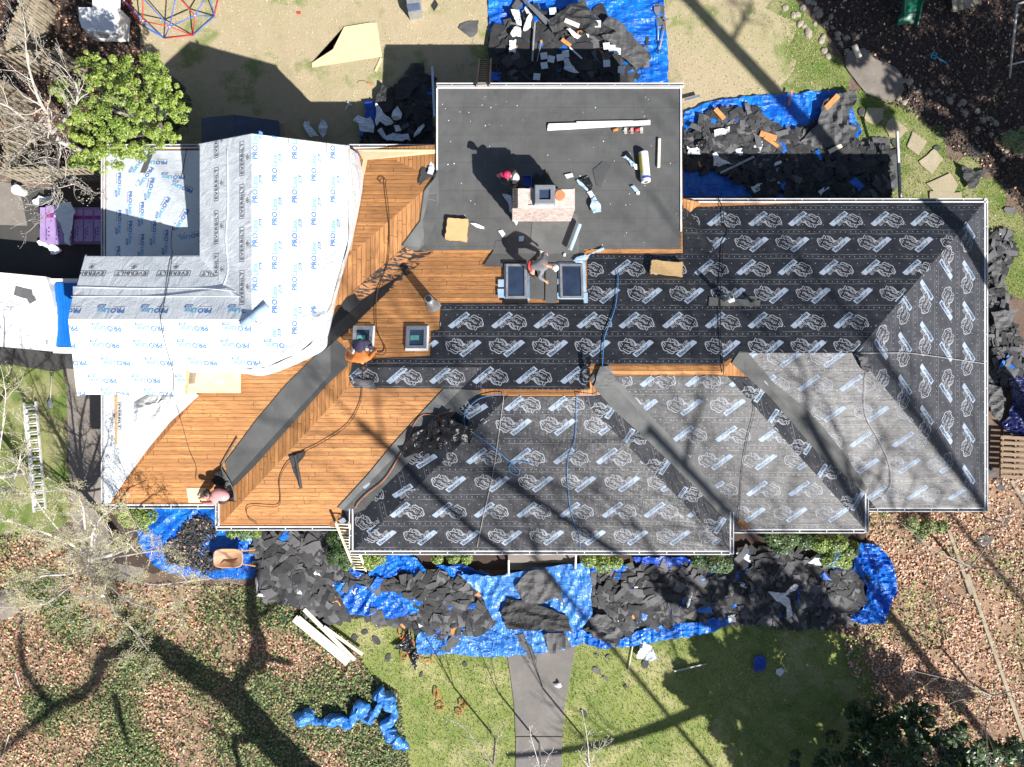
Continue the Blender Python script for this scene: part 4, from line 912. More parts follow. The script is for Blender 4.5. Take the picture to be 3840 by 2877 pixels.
# evergreen by the back corner of the garage
def at(px, py, z): return W(px, py, z)
base = Vector((-11.9, 8.5, 0)); ev = root('evergreen_tree', 'bright yellow-green leafy evergreen tree overhanging the garage roof corner', 'tree', tuple(base)); bm = bmesh.new()
tube(bm, [base, base+Vector((.1, 0, 2)), base+Vector((-.1, .1, 5.5))], [.16, .13, .05], 8)
for px_, py_, z in ((560, 240, 5), (300, 330, 5), (640, 420, 4.6), (330, 570, 4.4), (450, 420, 6.5), (620, 520, 4), (240, 340, 4.2)): tube(bm, [base+Vector((0, 0, 2.2+rnd(0, 1.2))), (base+Vector((0, 0, 3.5))).lerp(at(px_, py_, z), .6), at(px_, py_, z)], [.06, .04, .015], 5)
pobj('trunk', bm, 'bark_grey', ev); cs = []
for px_, py_, z, r in ((450, 400, 6.0, .8), (380, 300, 5.2, .55), (340, 260, 4.9, .4), (325, 225, 4.7, .22), (430, 270, 5.2, .5), (560, 225, 5.0, .28), (575, 265, 5.0, .38), (600, 300, 5.0, .45), (620, 350, 5.0, .5), (650, 400, 4.8, .4), (530, 420, 5.8, .7), (430, 500, 5.5, .65), (500, 520, 5.2, .55), (590, 470, 5.2, .6), (600, 510, 4.7, .35), (350, 540, 4.8, .55), (300, 590, 4.4, .35), (380, 590, 4.5, .45), (440, 580, 4.6, .45), (290, 500, 4.6, .45), (260, 350, 4.3, .42), (230, 340, 4.0, .3), (300, 420, 4.9, .5), (370, 400, 5.4, .6), (480, 330, 5.5, .55), (520, 560, 4.4, .3), (670, 410, 4.4, .22), (480, 240, 4.8, .3)):
    p = at(px_, py_, z); cs.append((p.x, p.y, p.z, r))
cs2 = []
for x, y, z, r in cs:
    for _ in range(int(7+r*20)):
        d = Vector((random.gauss(0, 1), random.gauss(0, 1), random.gauss(0, .7))).normalized()*r*rnd(.35, 1.12); cs2.append((x+d.x, y+d.y, z+d.z, rnd(.07, .17)))
leafobj('crown', cs2, 38000, (.04, .095), ['leaf_magnolia', 'leaf_holly', 'grass_lime'], ev, (6, 1.5, 2))
b2 = W(700, 470, 0); e2 = root('evergreen_shrub', 'dark green shrub in shade between the evergreen tree and the shed', 'shrub', tuple(b2)); bm = bmesh.new(); tube(bm, [b2, b2+Vector((0, 0, 1))], .05, 6); pobj('stem', bm, 'bark_grey', e2)
leafobj('foliage', [(b2.x+dx, b2.y+dy, z, r) for dx, dy, z, r in ((0, 0, 1.1, .5), (.2, .5, .9, .4), (-.4, .3, 1.2, .45), (-.3, -.4, 1, .45))], 2600, (.07, .13), ['leaf_holly', 'leaf_deep'], e2)
# bare tree at the left edge
F0 = at(187, 508, 3.6); base = Vector((F0.x-.1, F0.y+.1, 0))
L = [([F0, at(180, 440, 4.6), at(140, 360, 5.2), at(105, 240, 5.8), at(95, 150, 6.2)], .07), ([F0, at(250, 440, 4.8), at(285, 390, 5.4), at(290, 330, 5.8), at(265, 290, 6.0)], .06), ([F0, at(110, 460, 4.6), at(30, 400, 5.4), at(-60, 370, 6)], .06),
     ([F0, at(130, 520, 4.4), at(60, 580, 5.2), at(10, 640, 6.0)], .06), ([F0, at(170, 560, 4.4), at(190, 640, 5.2), at(205, 740, 5.8), at(180, 800, 6.2)], .055), ([F0, at(220, 560, 4.4), at(220, 640, 5.0), at(280, 690, 5.6), at(350, 720, 6.0)], .055)]
bare_tree('bare_tree', 'pale-barked bare tree reaching over the pink shingle bundles', 'tree', base, L, .10, 3, 'bark_mid', 'bud_white', 1, .018, None, 2, .6, .68, minr=.005)
# budding tree at lower left
F0 = at(345, 2108, 2.4); base = Vector((F0.x, F0.y, 0))
L = [([F0, at(345, 2010, 3.5), at(380, 1940, 4.2), at(430, 1900, 5.0)], .06), ([F0, at(300, 2060, 3.3), at(200, 2010, 4.2), at(90, 1970, 4.8), at(-20, 1940, 5.2)], .07), ([F0, at(320, 1990, 3.4), at(310, 1900, 4.4), at(280, 1850, 5)], .05), ([F0, at(430, 2090, 3.3), at(520, 2075, 4.2), at(620, 2060, 4.8)], .05),
     ([F0, at(380, 2190, 3.2), at(420, 2280, 4.2), at(500, 2360, 5), at(540, 2420, 5.2)], .06), ([F0, at(350, 2230, 3.4), at(370, 2320, 4.4)], .045), ([F0, at(270, 2150, 3.2), at(160, 2160, 4.0), at(60, 2180, 4.6)], .05), ([F0, at(440, 2140, 3.3), at(560, 2190, 4.0), at(700, 2180, 4.4), at(790, 2170, 4.6)], .045), ([F0, at(420, 2030, 3.4), at(500, 1990, 4.4), at(560, 2000, 4.8)], .045), ([F0, at(250, 2020, 3.6), at(150, 1900, 4.6), at(110, 1820, 5.0)], .04), ([F0, at(460, 2240, 3.6), at(600, 2290, 4.4), at(660, 2300, 4.8)], .04), ([F0, at(260, 2200, 3.4), at(180, 2260, 4.2), at(120, 2270, 4.6)], .035)]
bare_tree('budding_tree', 'pale-branched tree with small yellow buds left of the wheelbarrow', 'tree', base, L, .10, 3, 'bark_pale', 'bud', 2, .019, None, 3, .6, .62, minr=.004)
F0 = at(-70, 1800, 2.6)
bare_tree('budding_tree', 'budding tree whose white branches reach in past the aluminium ladder', 'tree', Vector((F0.x, F0.y, 0)), [([F0, at(20, 1835, 3.6), at(80, 1850, 4.2), at(200, 1840, 4.8)], .05), ([F0, at(10, 1860, 3.6), at(60, 1780, 4.4), at(80, 1690, 5.0), at(90, 1660, 5.2)], .04), ([F0, at(-10, 1720, 3.6), at(20, 1500, 4.4), at(15, 1440, 4.8)], .035)], .09, 2, 'bark_pale', 'bud', 3, .02, None, 3, .6, .7, minr=.004)
# small bare trees at lower right and along the bottom
F0 = at(3640, 2125, 1.2)
bare_tree('bare_shrub', 'thin bare tree on the leaves right of the round blue tarp', 'tree', Vector((F0.x, F0.y, 0)), [([F0, at(3500, 2060, 2.0), at(3400, 1980, 2.6)], .03), ([F0, at(3560, 2160, 1.8), at(3500, 2250, 2.4)], .025), ([F0, at(3700, 2050, 2), at(3780, 1950, 2.8)], .03), ([F0, at(3740, 2140, 2.0), at(3850, 2150, 2.6)], .03)], .04, 2, 'bark_grey', None, 0, .05, None, 3, .6, .7)
F0 = at(3720, 2610, 1.4)
bare_tree('bare_shrub', 'thin bare tree near the bottom right corner', 'tree', Vector((F0.x, F0.y, 0)), [([F0, at(3600, 2560, 2.0), at(3440, 2520, 2.6)], .03), ([F0, at(3700, 2700, 2.0), at(3700, 2800, 2.6)], .025), ([F0, at(3560, 2640, 2), at(3540, 2750, 2.4)], .02), ([F0, at(3800, 2590, 2.0), at(3880, 2560, 2.6)], .03)], .04, 2, 'bark_grey', None, 0, .05, None, 3, .6, .7)
F0 = at(3760, 1960, 1.0)
bare_tree('bare_shrub', 'tangle of thin bare twigs below the brown pallet', 'shrub', Vector((F0.x, F0.y, 0)), [([F0, at(3700, 1860, 1.8)], .02), ([F0, at(3800, 1850, 1.8)], .02), ([F0, at(3700, 1980, 1.6)], .02)], .03, 2, 'bark_grey', None, 0, .05, None, 3, .7, .6)
F0 = at(2210, 2880, 2.2)
bare_tree('sapling', 'thin bare sapling right of the path at the bottom edge', 'tree', Vector((F0.x, F0.y, 0)), [([F0, at(2205, 2800, 3.0), at(2195, 2720, 3.6)], .02), ([F0, at(2230, 2830, 3), at(2260, 2800, 3.4)], .015), ([F0, at(2180, 2840, 3)], .015)], .03, 1, 'bark_pale', 'bud_white', 1, .02, None, 2, .6, .45)
F0 = at(2030, 2900, 2.2)
bare_tree('sapling', 'thin bare sapling overhanging the bottom end of the concrete path', 'tree', Vector((F0.x, F0.y, 0)), [([F0, at(2010, 2830, 3.0), at(1990, 2760, 3.4)], .018), ([F0, at(2060, 2830, 3)], .015)], .03, 1, 'bark_pale', 'bud_white', 1, .02, None, 2, .6, .45)
F0 = at(1850, 2880, 2.2)
bare_tree('sapling', 'thin bare sapling on the lawn below the two orange rope bundles', 'tree', Vector((F0.x, F0.y, 0)), [([F0, at(1800, 2800, 3.0), at(1740, 2730, 3.4), at(1690, 2700, 3.8)], .022), ([F0, at(1810, 2850, 3), at(1760, 2830, 3.4)], .015), ([F0, at(1860, 2800, 3), at(1870, 2740, 3.4)], .015)], .03, 1, 'bark_grey', 'bud_white', 1, .02, None, 2, .6, .45)
def shrub(px_, py_, blobs, n, label, mats=('leaf_holly', 'leaf_deep'), sz=(.06, .12), name='shrub', h=.5):
    b = W(px_, py_, 0); r_ = root(name, label, 'shrub', tuple(b)); bm = bmesh.new(); tube(bm, [b, b+Vector((0, 0, h))], .035, 5); tube(bm, [b, b+Vector((.15, .1, h))], .02, 5); pobj('stem', bm, 'bark_grey', r_)
    cs = []
    for x, y, z, r in blobs: p = W(x, y, z); cs.append((p.x, p.y, p.z, r))
    leafobj('foliage', cs, n, sz, list(mats), r_); return r_
shrub(500, 1940, [(460, 1920, .8, .3), (520, 1930, .9, .35), (560, 1935, .8, .3), (535, 1970, .7, .25), (480, 1950, .7, .3)], 2200, 'leafy green shrub under the left roof corner above the blue tarp', ('leaf_magnolia', 'leaf_holly'))
shrub(910, 2000, [(870, 1995, .8, .25), (920, 2000, .9, .3), (960, 2000, .8, .2)], 1300, 'small bright green shrub behind the wheelbarrow', ('leaf_magnolia', 'leaf_holly'))
shrub(1290, 2060, [(1260, 2020, .9, .35), (1290, 2060, 1, .4), (1300, 2110, .8, .3), (1255, 2090, .7, .3)], 2400, 'dark shrub beside the feet of the wooden ladder')
shrub(1390, 2100, [(1370, 2100, .7, .28), (1420, 2095, .7, .28), (1390, 2120, .6, .2)], 1300, 'low yellow-green shrub right of the wooden ladder', ('leaf_magnolia', 'leaf_holly'))
shrub(1700, 2100, [(1640, 2095, .6, .22), (1700, 2090, .6, .25), (1750, 2095, .6, .22)], 1200, 'low shrub against the wall above the crumpled blue tarp', ('leaf_magnolia', 'leaf_holly'))
shrub(2260, 2110, [(2210, 2100, .8, .3), (2260, 2115, .8, .35), (2310, 2110, .7, .25)], 1600, 'shrub between the front steps and the centre wall', ('leaf_holly', 'leaf_magnolia'))
shrub(2680, 2110, [(2620, 2100, .8, .3), (2680, 2110, .9, .4), (2720, 2120, .8, .3)], 1800, 'dark shrub under the outer corner of the centre wing')
shrub(2960, 2020, [(2900, 2015, .9, .35), (2960, 2020, 1, .4), (3020, 2030, .9, .35), (2930, 2055, .7, .3)], 2400, 'shrub under the gutter left of the glossy holly')
shrub(3130, 2050, [(3080, 2040, 1, .35), (3140, 2030, 1.1, .4), (3190, 2060, 1, .35), (3130, 2090, .9, .4), (3170, 2110, .7, .25), (3100, 2100, .8, .25)], 3600, 'glossy holly bush with bright speckled leaves by the right wing', ('leaf_holly', 'leaf_magnolia'))
shrub(3480, 1980, [(3420, 1965, .7, .3), (3480, 1975, .7, .3), (3530, 1975, .6, .25), (3450, 2010, .5, .25)], 1800, 'low green shrub under the right roof corner', ('leaf_holly', 'ivy_pale'))
shrub(3820, 530, [(3790, 520, .9, .3), (3830, 540, .9, .35), (3850, 500, .8, .3)], 1800, 'feathery grey-green bush at the right edge by the stone edging', ('needle', 'ivy_pale'), (.05, .16))
# big evergreen at the lower right corner
b = W(3560, 3120, 0); mg = root('evergreen_tree', 'dark glossy evergreen tree filling the bottom right corner', 'tree', tuple(b)); bm = bmesh.new(); tube(bm, [b, b+Vector((0, 0, 2)), b+Vector((0, 0, 5))], [.2, .16, .05], 8); pobj('trunk', bm, 'bark_grey', mg); cs = []
for x, y, z, r in ((3440, 2670, 1.6, .35), (3380, 2760, 1.8, .7), (3250, 2800, 1.6, .8), (3500, 2740, 2.0, .6), (3560, 2800, 2.2, .7), (3640, 2840, 2.2, .6), (3160, 2860, 1.8, .8), (3060, 2880, 1.6, .6), (3750, 2860, 2.0, .5), (3350, 2860, 2.6, .9), (3480, 2890, 3.0, 1.0), (3300, 2720, 1.4, .5), (3220, 2700, 1.2, .45), (3820, 2820, 1.6, .3), (3600, 2950, 3.2, 1.1), (3200, 2990, 3, 1.1), (3420, 3040, 4, 1.2), (3700, 3000, 3, .9)):
    p = W(x, y, z); cs.append((p.x, p.y, p.z, r))
cs2 = []
for x, y, z, r in cs:
    for _ in range(int(5+r*12)):
        d = Vector((random.gauss(0, 1), random.gauss(0, 1), random.gauss(0, .7))).normalized()*r*rnd(.5, 1.35); cs2.append((x+d.x, y+d.y, z+d.z, rnd(.16, .34)))
leafobj('crown', cs2, 17000, (.12, .24), ['leaf_deep', 'leaf_holly', 'leaf_deep'], mg)
# ---------------------------------------------------------------- materials of the loose things
def tarp_mat(name, c, c2):
    m, nt, bs = newmat(name); v = coords(nt); f = ramp(nt, noi(nt, 1.3, 4, v), .35, .65)
    nt.links.new(mixc(nt, f, c, c2), bs.inputs['Base Color']); bs.inputs['Roughness'].default_value = .30; bs.inputs['Specular IOR Level'].default_value = .6
    v1 = coords(nt, (2.4, .5, 1), .6); v2 = coords(nt, (.6, 2.8, 1), .25); a = noi(nt, 1.3, 5, v1, .55, .8); b = noi(nt, 1.6, 5, v2, .6, .6); wv = mth(nt, 'MAXIMUM', a, b); bumpn(nt, bs, wv, .85, .16)
tarp_mat('tarp', (.004, .10, .55), (.008, .19, .72)); tarp_mat('tarp_navy_shaded', (.008, .015, .07), (.02, .03, .16)); tarp_mat('tarp_deep', (.006, .05, .38), (.008, .08, .5)); tarp_mat('tarp_light', (.03, .17, .55), (.06, .25, .66))  # the right-edge tarp's blue is darkened to carry its shading
M('shingle', (.058, .058, .061), .85, .25, 3, .3, 60, .01); M('shingle_dark', (.030, .031, .034), .85, .3, 3, .3, 60, .01); M('shingle_pale', (.12, .12, .125), .8, .2, 3, .3, 60, .01); M('felt', (.030, .031, .033), .7, .35, 2, .7, 5, .05); M('felt_grey', (.095, .095, .098), .75, .3, 1.5, .7, 4, .05)
M('foam', (.60, .40, .19), .8, .08, 4, .3, 14, .02); M('pink_wrap', (.36, .25, .48), .45, .12, 3, .2, 8); M('magenta', (.26, .03, .22), .45, .1); M('ink_violet', (.05, .02, .12), .5, .1); M('orange_rope', (.60, .20, .07), .7, .2, 20); M('blue_rope', (.06, .28, .62), .6, .2, 20); M('black_cord', (.018, .018, .02), .6, .2); M('brown_cord', (.10, .045, .02), .7, .2); M('pale_cord', (.45, .44, .42), .7, .1)
M('alu', (.70, .70, .72), .45, .1, 6, .1, 10, metal=.2); M('wood_old', (.28, .20, .13), .8, .25, 5, .3, 20, .01, stretch=(1, 6, 1)); M('fence_wood', (.34, .29, .21), .85, .25, 4, .3, 20, .01); M('raw_board', (.80, .72, .56), .7, .08, 4, stretch=(3, 3, 1)); M('cedar', (.58, .26, .09), .75, .2, 5, .2, 20)
M('clay_tub', (.50, .30, .19), .55, .12, 4, .15, 6); M('handle_wood', (.62, .33, .07), .6, .1); M('dome_red', (.60, .03, .05), .45, .1); M('dome_blue', (.06, .14, .50), .45, .1); M('slide_green', (.005, .16, .09), .35, .2, 2); M('toy_blue', (.08, .45, .62), .5, .1); M('truck_white', (.80, .80, .80), .35, .03); M('truck_blue', (.01, .17, .60), .4, .1); M('tyre', (.02, .02, .02), .85, .2)
M('shed_roof', (.05, .07, .12), .6, .2, 3, .3, 30); M('box_blue', (.06, .10, .42), .5, .1); M('orange_cloth', (.75, .22, .04), .75, .12, 6, .4, 12, .02); M('navy_cloth', (.045, .04, .085), .85, .2, 6, .4, 12, .02); M('pink_cloth', (.62, .30, .30), .8, .1, 5, .4, 12, .02); M('grey_cloth', (.20, .20, .22), .85, .2, 6, .4, 12, .02); M('charcoal_cloth', (.05, .048, .045), .85, .3, 6, .4, 12, .02); M('jeans', (.06, .12, .26), .85, .2, 6); M('skin', (.50, .26, .17), .55, .08); M('hair', (.02, .015, .012), .6, .2); M('cap_red', (.62, .02, .10), .6, .1); M('cap_pale', (.62, .63, .62), .7, .15, 10, .5, 14); M('glove', (.55, .53, .48), .8, .1); M('red', (.6, .05, .04), .5, .1); M('stainless', (.22, .26, .32), .3, .2, 2, .1, 5, metal=.5); M('panel_dark', (.10, .13, .20), .35, .2)
# ---------------------------------------------------------------- sheets, heaps, planks
def gz(x, y): return 0.0
def pxg(px, z=0): return [tuple(W(x, y, z)[:2]) for x, y in px]
def pxr(px): return [tuple(RP(x, y)[:2]) for x, y in px]
def sheet(name, label, cat, px, mat, on='ground', off=.02, amp=.05, res=.09, seed=0, group=None, jag=.04, s=1.4, dome=0, mats=None, inner=None):
    poly = pxg(px) if on == 'ground' else pxr(px); bz = gz if on == 'ground' else rz; out = []
    for i in range(len(poly)):
        a, b = Vector(poly[i]), Vector(poly[(i+1) % len(poly)]); n = max(1, int((b-a).length/.15)); d = (b-a).normalized()
        for k in range(n): q = a.lerp(b, k/n); j = jag*2*noise.noise(Vector((q.x*4+seed, q.y*4, 2))); out.append((q.x-d.y*j, q.y+d.x*j))
    bm = cutsheet(out, (), res); cx = sum(p[0] for p in out)/len(out); cy = sum(p[1] for p in out)/len(out); R = max(math.hypot(p[0]-cx, p[1]-cy) for p in out)
    for v in bm.verts:
        x, y = v.co.x, v.co.y; w_ = max(0, wrinkle(x, y, s, seed+1)); th_ = seed*1.7; fo = 1-abs(noise.noise(Vector(((x*math.cos(th_)+y*math.sin(th_))*2.4, (y*math.cos(th_)-x*math.sin(th_))*.7, seed))))*2.6; v.co.z = bz(x, y)+off+amp*(w_*.8+(.75*max(0, fo) if amp > .08 else 0))+dome*max(0, 1-math.hypot(x-cx, y-cy)/R)
    return tag(obj(name, bm, mat), label, cat, group)
def slabs(bm, px, n, size, zf, mats, weights, th=.012, tilt=.35, spread=None, asp=(.28, .5)):
    """torn roofing pieces: thin bent strips with ragged ends, some with tab cuts"""
    poly = px; xs = [p[0] for p in poly]; ys = [p[1] for p in poly]; k = 0
    while k < n:
        x, y = rnd(min(xs), max(xs)), rnd(min(ys), max(ys))
        if not inpoly(x, y, poly): continue
        k += 1; L = rnd(*size)*random.choice((.5, .8, 1, 1, 1.25)); w_ = min(L*rnd(*asp), .38); z = zf(x, y)+rnd(.01, .07); a = rnd(0, 6.3); ca, sa = math.cos(a), math.sin(a); m = 4; cv = rnd(-.4, .8)*L*.2; tx, ty = rnd(-tilt, tilt), rnd(-tilt, tilt)
        mi = random.choices(range(len(mats)), weights)[0]; rows_ = []
        for i in range(m+1):
            u = (i/m-.5); jl, jr = rnd(-.12, .12)*w_, rnd(-.12, .12)*w_; cu = cv*(.25-u*u)*2; row = []
            for s, jj in ((-.5, jl), (.5, jr)):
                lx, ly = u*L+rnd(-.04, .04)*L, s*w_+jj; row.append((x+lx*ca-ly*sa, y+lx*sa+ly*ca, z+cu+lx*tx+ly*ty))
            rows_.append(row)
        tp = [[bm.verts.new(p) for p in r_] for r_ in rows_]; bt = [[bm.verts.new((p[0], p[1], p[2]-th)) for p in r_] for r_ in rows_]; fs = []
        for i in range(m):
            fs += [bm.faces.new((tp[i][0], tp[i+1][0], tp[i+1][1], tp[i][1])), bm.faces.new((bt[i][1], bt[i+1][1], bt[i+1][0], bt[i][0])), bm.faces.new((tp[i][1], tp[i+1][1], bt[i+1][1], bt[i][1])), bm.faces.new((tp[i+1][0], tp[i][0], bt[i][0], bt[i+1][0]))]
        fs += [bm.faces.new((tp[0][0], tp[0][1], bt[0][1], bt[0][0])), bm.faces.new((tp[m][1], tp[m][0], bt[m][0], bt[m][1]))]
        for f in fs: f.material_index = mi
def heap(name, label, px, n, h, size=(.22, .55), mats=('shingle', 'shingle_dark', 'shingle_pale', 'felt', 'wrap_sheet', 'cedar', 'tarp'), weights=(5, 4, 1.2, 2), tilt=.14, seed=0, z0=.09):
    random.seed(seed); weights = tuple(weights)+(.10, .06, .30)[:max(0, len(mats)-len(weights))]; poly = pxg(px); cx = sum(p[0] for p in poly)/len(poly); cy = sum(p[1] for p in poly)/len(poly)
    def edge(x, y):
        d = 9
        for i in range(len(poly)):
            a, b = Vector(poly[i]), Vector(poly[(i+1) % len(poly)]); ab = b-a; t = max(0, min(1, (Vector((x, y))-a).dot(ab)/ab.length_squared)); d = min(d, (a+ab*t-Vector((x, y))).length)
        return d
    h *= .5; zf = lambda x, y: .03+h*min(1, edge(x, y)/.8)*(.7+.5*abs(noise.noise(Vector((x*.6+seed, y*.6, 4)))))
    z0_ = z0; zf0 = zf; zf = lambda x, y: zf0(x, y)+z0_
    bm = cutsheet(poly, (), .22)
    for v in bm.verts: v.co.z = zf(v.co.x, v.co.y)-.02 if inpoly(v.co.x, v.co.y, poly) else .02
    for f in bm.faces: f.material_index = 1
    slabs(bm, poly, n, size, zf, mats, weights, .012, tilt)
    bmesh.ops.recalc_face_normals(bm, faces=bm.faces); return tag(obj(name, bm, list(mats)), label, 'debris', None, 'stuff')
def board(name, label, cat, a, b, wd, th=.03, mat='raw_board', on='ground', off=.01, group=None, za=None, zb=None):
    if on == 'ground': A, B = W(a[0], a[1], za if za is not None else off+th/2), W(b[0], b[1], zb if zb is not None else off+th/2)
    else: A, B = RP(a[0], a[1], off+th/2+(za or 0)), RP(b[0], b[1], off+th/2+(zb or 0))
    c = (A+B)/2; bm = bmesh.new(); bar(bm, A-c, B-c, wd, th); bmesh.ops.bevel(bm, geom=bm.edges[:], offset=min(th, wd)*.12, segments=1, affect='EDGES'); o = obj(name, bm, mat); o.location = c; return tag(o, label, cat, group)
def cable(name, label, cat, pts, r, mat, on='roof', off=.03, group=None, n=6, jitter=.0):
    P = []
    for p in pts:
        if len(p) == 3: P.append(W(*p))
        elif on == 'roof': P.append(RP(p[0], p[1], off+r+.05))
        else: P.append(W(p[0], p[1], off+r))
    S = smoothpath(P, n)
    if on == 'roof':
        for s in S: s.z = max(s.z, rz(s.x, s.y)+.06+r) if not any(len(p) == 3 for p in pts) else s.z
    bm = bmesh.new(); tube(bm, S, r, 5); return tag(obj(name, bm, mat), label, cat, group)
# ---------------------------------------------------------------- blue tarps
random.seed(5)
sheet('tarp', 'big bright blue tarp under the debris pile north of the low-slope roof', 'tarp', [(1828, -80), (2480, -80), (2492, 60), (2503, 200), (2505, 330), (1860, 335), (1850, 200), (1835, 100)], 'tarp', amp=.09, seed=1)
sheet('tarp', 'blue tarp strewn with shingles between the low-slope roof and stepping stones', 'tarp', [(2565, 425), (2660, 385), (2800, 365), (2960, 352), (3080, 345), (3130, 340), (3180, 370), (3200, 430), (3228, 500), (3205, 530), (3130, 500), (3100, 560), (3100, 740), (2560, 740)], 'tarp', amp=.10, seed=2)
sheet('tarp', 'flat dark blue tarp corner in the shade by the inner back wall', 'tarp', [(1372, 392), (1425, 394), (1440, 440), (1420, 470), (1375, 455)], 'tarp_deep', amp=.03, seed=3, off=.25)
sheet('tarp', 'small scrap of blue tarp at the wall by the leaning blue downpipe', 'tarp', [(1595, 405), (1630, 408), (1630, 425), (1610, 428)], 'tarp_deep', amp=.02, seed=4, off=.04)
sheet('tarp', 'rounded blue tarp with gravelly debris at lower left beside the wheelbarrow', 'tarp', [(575, 1900), (840, 1900), (860, 1990), (1000, 2000), (1010, 2100), (960, 2170), (880, 2170), (700, 2160), (600, 2130), (535, 2060), (520, 1990), (555, 1930)], 'tarp', amp=.09, seed=5, dome=.1)
sheet('tarp', 'blue tarp bunched up against the wall right of the wooden ladder', 'tarp', [(1310, 2120), (1380, 2150), (1440, 2080), (1500, 2070), (1560, 2080), (1600, 2130), (1570, 2165), (1520, 2140), (1440, 2170), (1380, 2180), (1330, 2150)], 'tarp', amp=.22, seed=6, off=.03)
sheet('tarp', 'torn blue tarp showing through the middle of the front shingle heap', 'tarp', [(1255, 2180), (1330, 2175), (1420, 2200), (1500, 2210), (1580, 2250), (1570, 2290), (1480, 2310), (1380, 2300), (1310, 2290), (1290, 2240)], 'tarp', amp=.12, seed=7, off=.22)
sheet('tarp', 'broad blue tarp across the top of the concrete path', 'tarp', [(1580, 2350), (1640, 2310), (1760, 2330), (1850, 2300), (1960, 2290), (2180, 2290), (2190, 2400), (2150, 2425), (2000, 2450), (1850, 2460), (1700, 2450), (1570, 2450), (1560, 2400)], 'tarp_light', amp=.10, seed=8, off=.07)
sheet('tarp', 'creased blue tarp laid over the front steps below the centre gutter', 'tarp', [(1720, 2140), (1860, 2150), (2000, 2120), (2205, 2095), (2215, 2290), (2185, 2330), (2160, 2345), (1960, 2330), (1850, 2310), (1800, 2210)], 'tarp_light', amp=.10, seed=9, off=.40, s=.8)
sheet('tarp', 'blue tarp crumpled at the wall left of the front steps', 'tarp', [(1640, 2115), (1730, 2110), (1850, 2150), (1780, 2175), (1700, 2170), (1620, 2160)], 'tarp', amp=.2, seed=10, off=.05)
sheet('tarp', 'blue tarp edge trailing along the lower side of the shaded shingle heap', 'tarp', [(2150, 2340), (2200, 2370), (2330, 2390), (2440, 2340), (2600, 2330), (2720, 2300), (2740, 2330), (2660, 2370), (2480, 2395), (2350, 2420), (2240, 2425), (2160, 2400)], 'tarp', amp=.14, seed=11, off=.05)
sheet('tarp', 'blue tarp strip beside the shrub right of the front steps', 'tarp', [(2200, 2120), (2330, 2115), (2400, 2130), (2370, 2170), (2280, 2160), (2205, 2150)], 'tarp', amp=.15, seed=12, off=.05)
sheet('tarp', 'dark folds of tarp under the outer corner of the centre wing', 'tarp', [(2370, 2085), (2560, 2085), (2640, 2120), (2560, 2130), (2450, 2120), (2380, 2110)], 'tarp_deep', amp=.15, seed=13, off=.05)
sheet('tarp', 'blue tarp edge behind the holly bush', 'tarp', [(2895, 2050), (2960, 2110), (3060, 2090), (3190, 2050), (3200, 2130), (3060, 2130), (2940, 2125)], 'tarp', amp=.18, seed=14, off=.05)
sheet('tarp', 'round crumpled blue tarp at the right end of the front shingle heap', 'tarp', [(3215, 2030), (3290, 2045), (3330, 2100), (3345, 2160), (3350, 2210), (3320, 2280), (3300, 2330), (3220, 2335), (3170, 2310), (3230, 2270), (3240, 2190), (3190, 2140), (3180, 2090)], 'tarp', amp=.28, seed=15, off=.04)
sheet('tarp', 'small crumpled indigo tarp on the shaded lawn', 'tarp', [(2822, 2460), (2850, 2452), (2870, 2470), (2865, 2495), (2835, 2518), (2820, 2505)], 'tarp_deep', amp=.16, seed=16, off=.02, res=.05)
sheet('tarp', 'dark blue tarp in the debris at the right edge of the photo', 'tarp', [(3760, 1420), (3860, 1400), (3860, 1640), (3800, 1640), (3740, 1600), (3780, 1520)], 'tarp_navy_shaded', amp=.25, seed=17, off=.05)
# twisted roll of tarp on the ivy
P = [W(1105, 2700, .12), W(1160, 2690, .22), W(1200, 2705, .12), W(1260, 2695, .24), W(1320, 2700, .22), W(1335, 2650, .28), W(1385, 2690, .2), W(1430, 2640, .3), W(1420, 2600, .2), W(1480, 2660, .3), W(1440, 2740, .24), W(1490, 2770, .2), W(1520, 2812, .1)]
bm = bmesh.new(); S = smoothpath(P, 16); rr = [.19+.07*math.sin(i*.155)+.03*math.sin(i*.45+1) for i in range(len(S))]
tube(bm, S, rr, 40)
for v in bm.verts:
    q = v.co.copy(); v.co += Vector((noise.noise(q*2.2), noise.noise(q*2.2+Vector((9, 0, 0))), noise.noise(q*2.2+Vector((0, 9, 0)))))*.16+Vector((noise.noise(q*6), noise.noise(q*6+Vector((9, 0, 0))), 1-2*abs(noise.noise(q*5))))*.06; v.co.z = max(.01, v.co.z)
for f in bm.faces: f.smooth = False
tag(obj('tarp', bm, 'tarp_light'), 'long twisted roll of blue tarp lying on the ivy', 'tarp')
# ---------------------------------------------------------------- debris heaps
heap('shingle_debris', 'grey torn-off shingles heaped from the wheelbarrow to the front ladder', [(960, 2010), (1240, 1990), (1310, 2120), (1290, 2200), (1330, 2290), (1250, 2330), (1130, 2270), (1000, 2230), (975, 2170)], 520, .30, size=(.3, .75), seed=1, weights=(6, 2, 3, 1))
heap('shingle_debris', 'dark shingle scraps heaped along the front between the two blue tarps', [(1300, 2155), (1400, 2165), (1490, 2190), (1600, 2150), (1740, 2170), (1800, 2200), (1860, 2290), (1790, 2360), (1660, 2340), (1590, 2290), (1500, 2220), (1300, 2190)], 520, .32, size=(.3, .7), z0=.2, seed=2, weights=(6, 3, 2, 1))
heap('shingle_debris', 'shingle heap spilling over the lower edge of the front tarp', [(1340, 2290), (1420, 2290), (1560, 2290), (1800, 2310), (1850, 2330), (1790, 2370), (1640, 2370), (1440, 2330)], 260, .16, seed=3, weights=(6, 3, 2, 1))
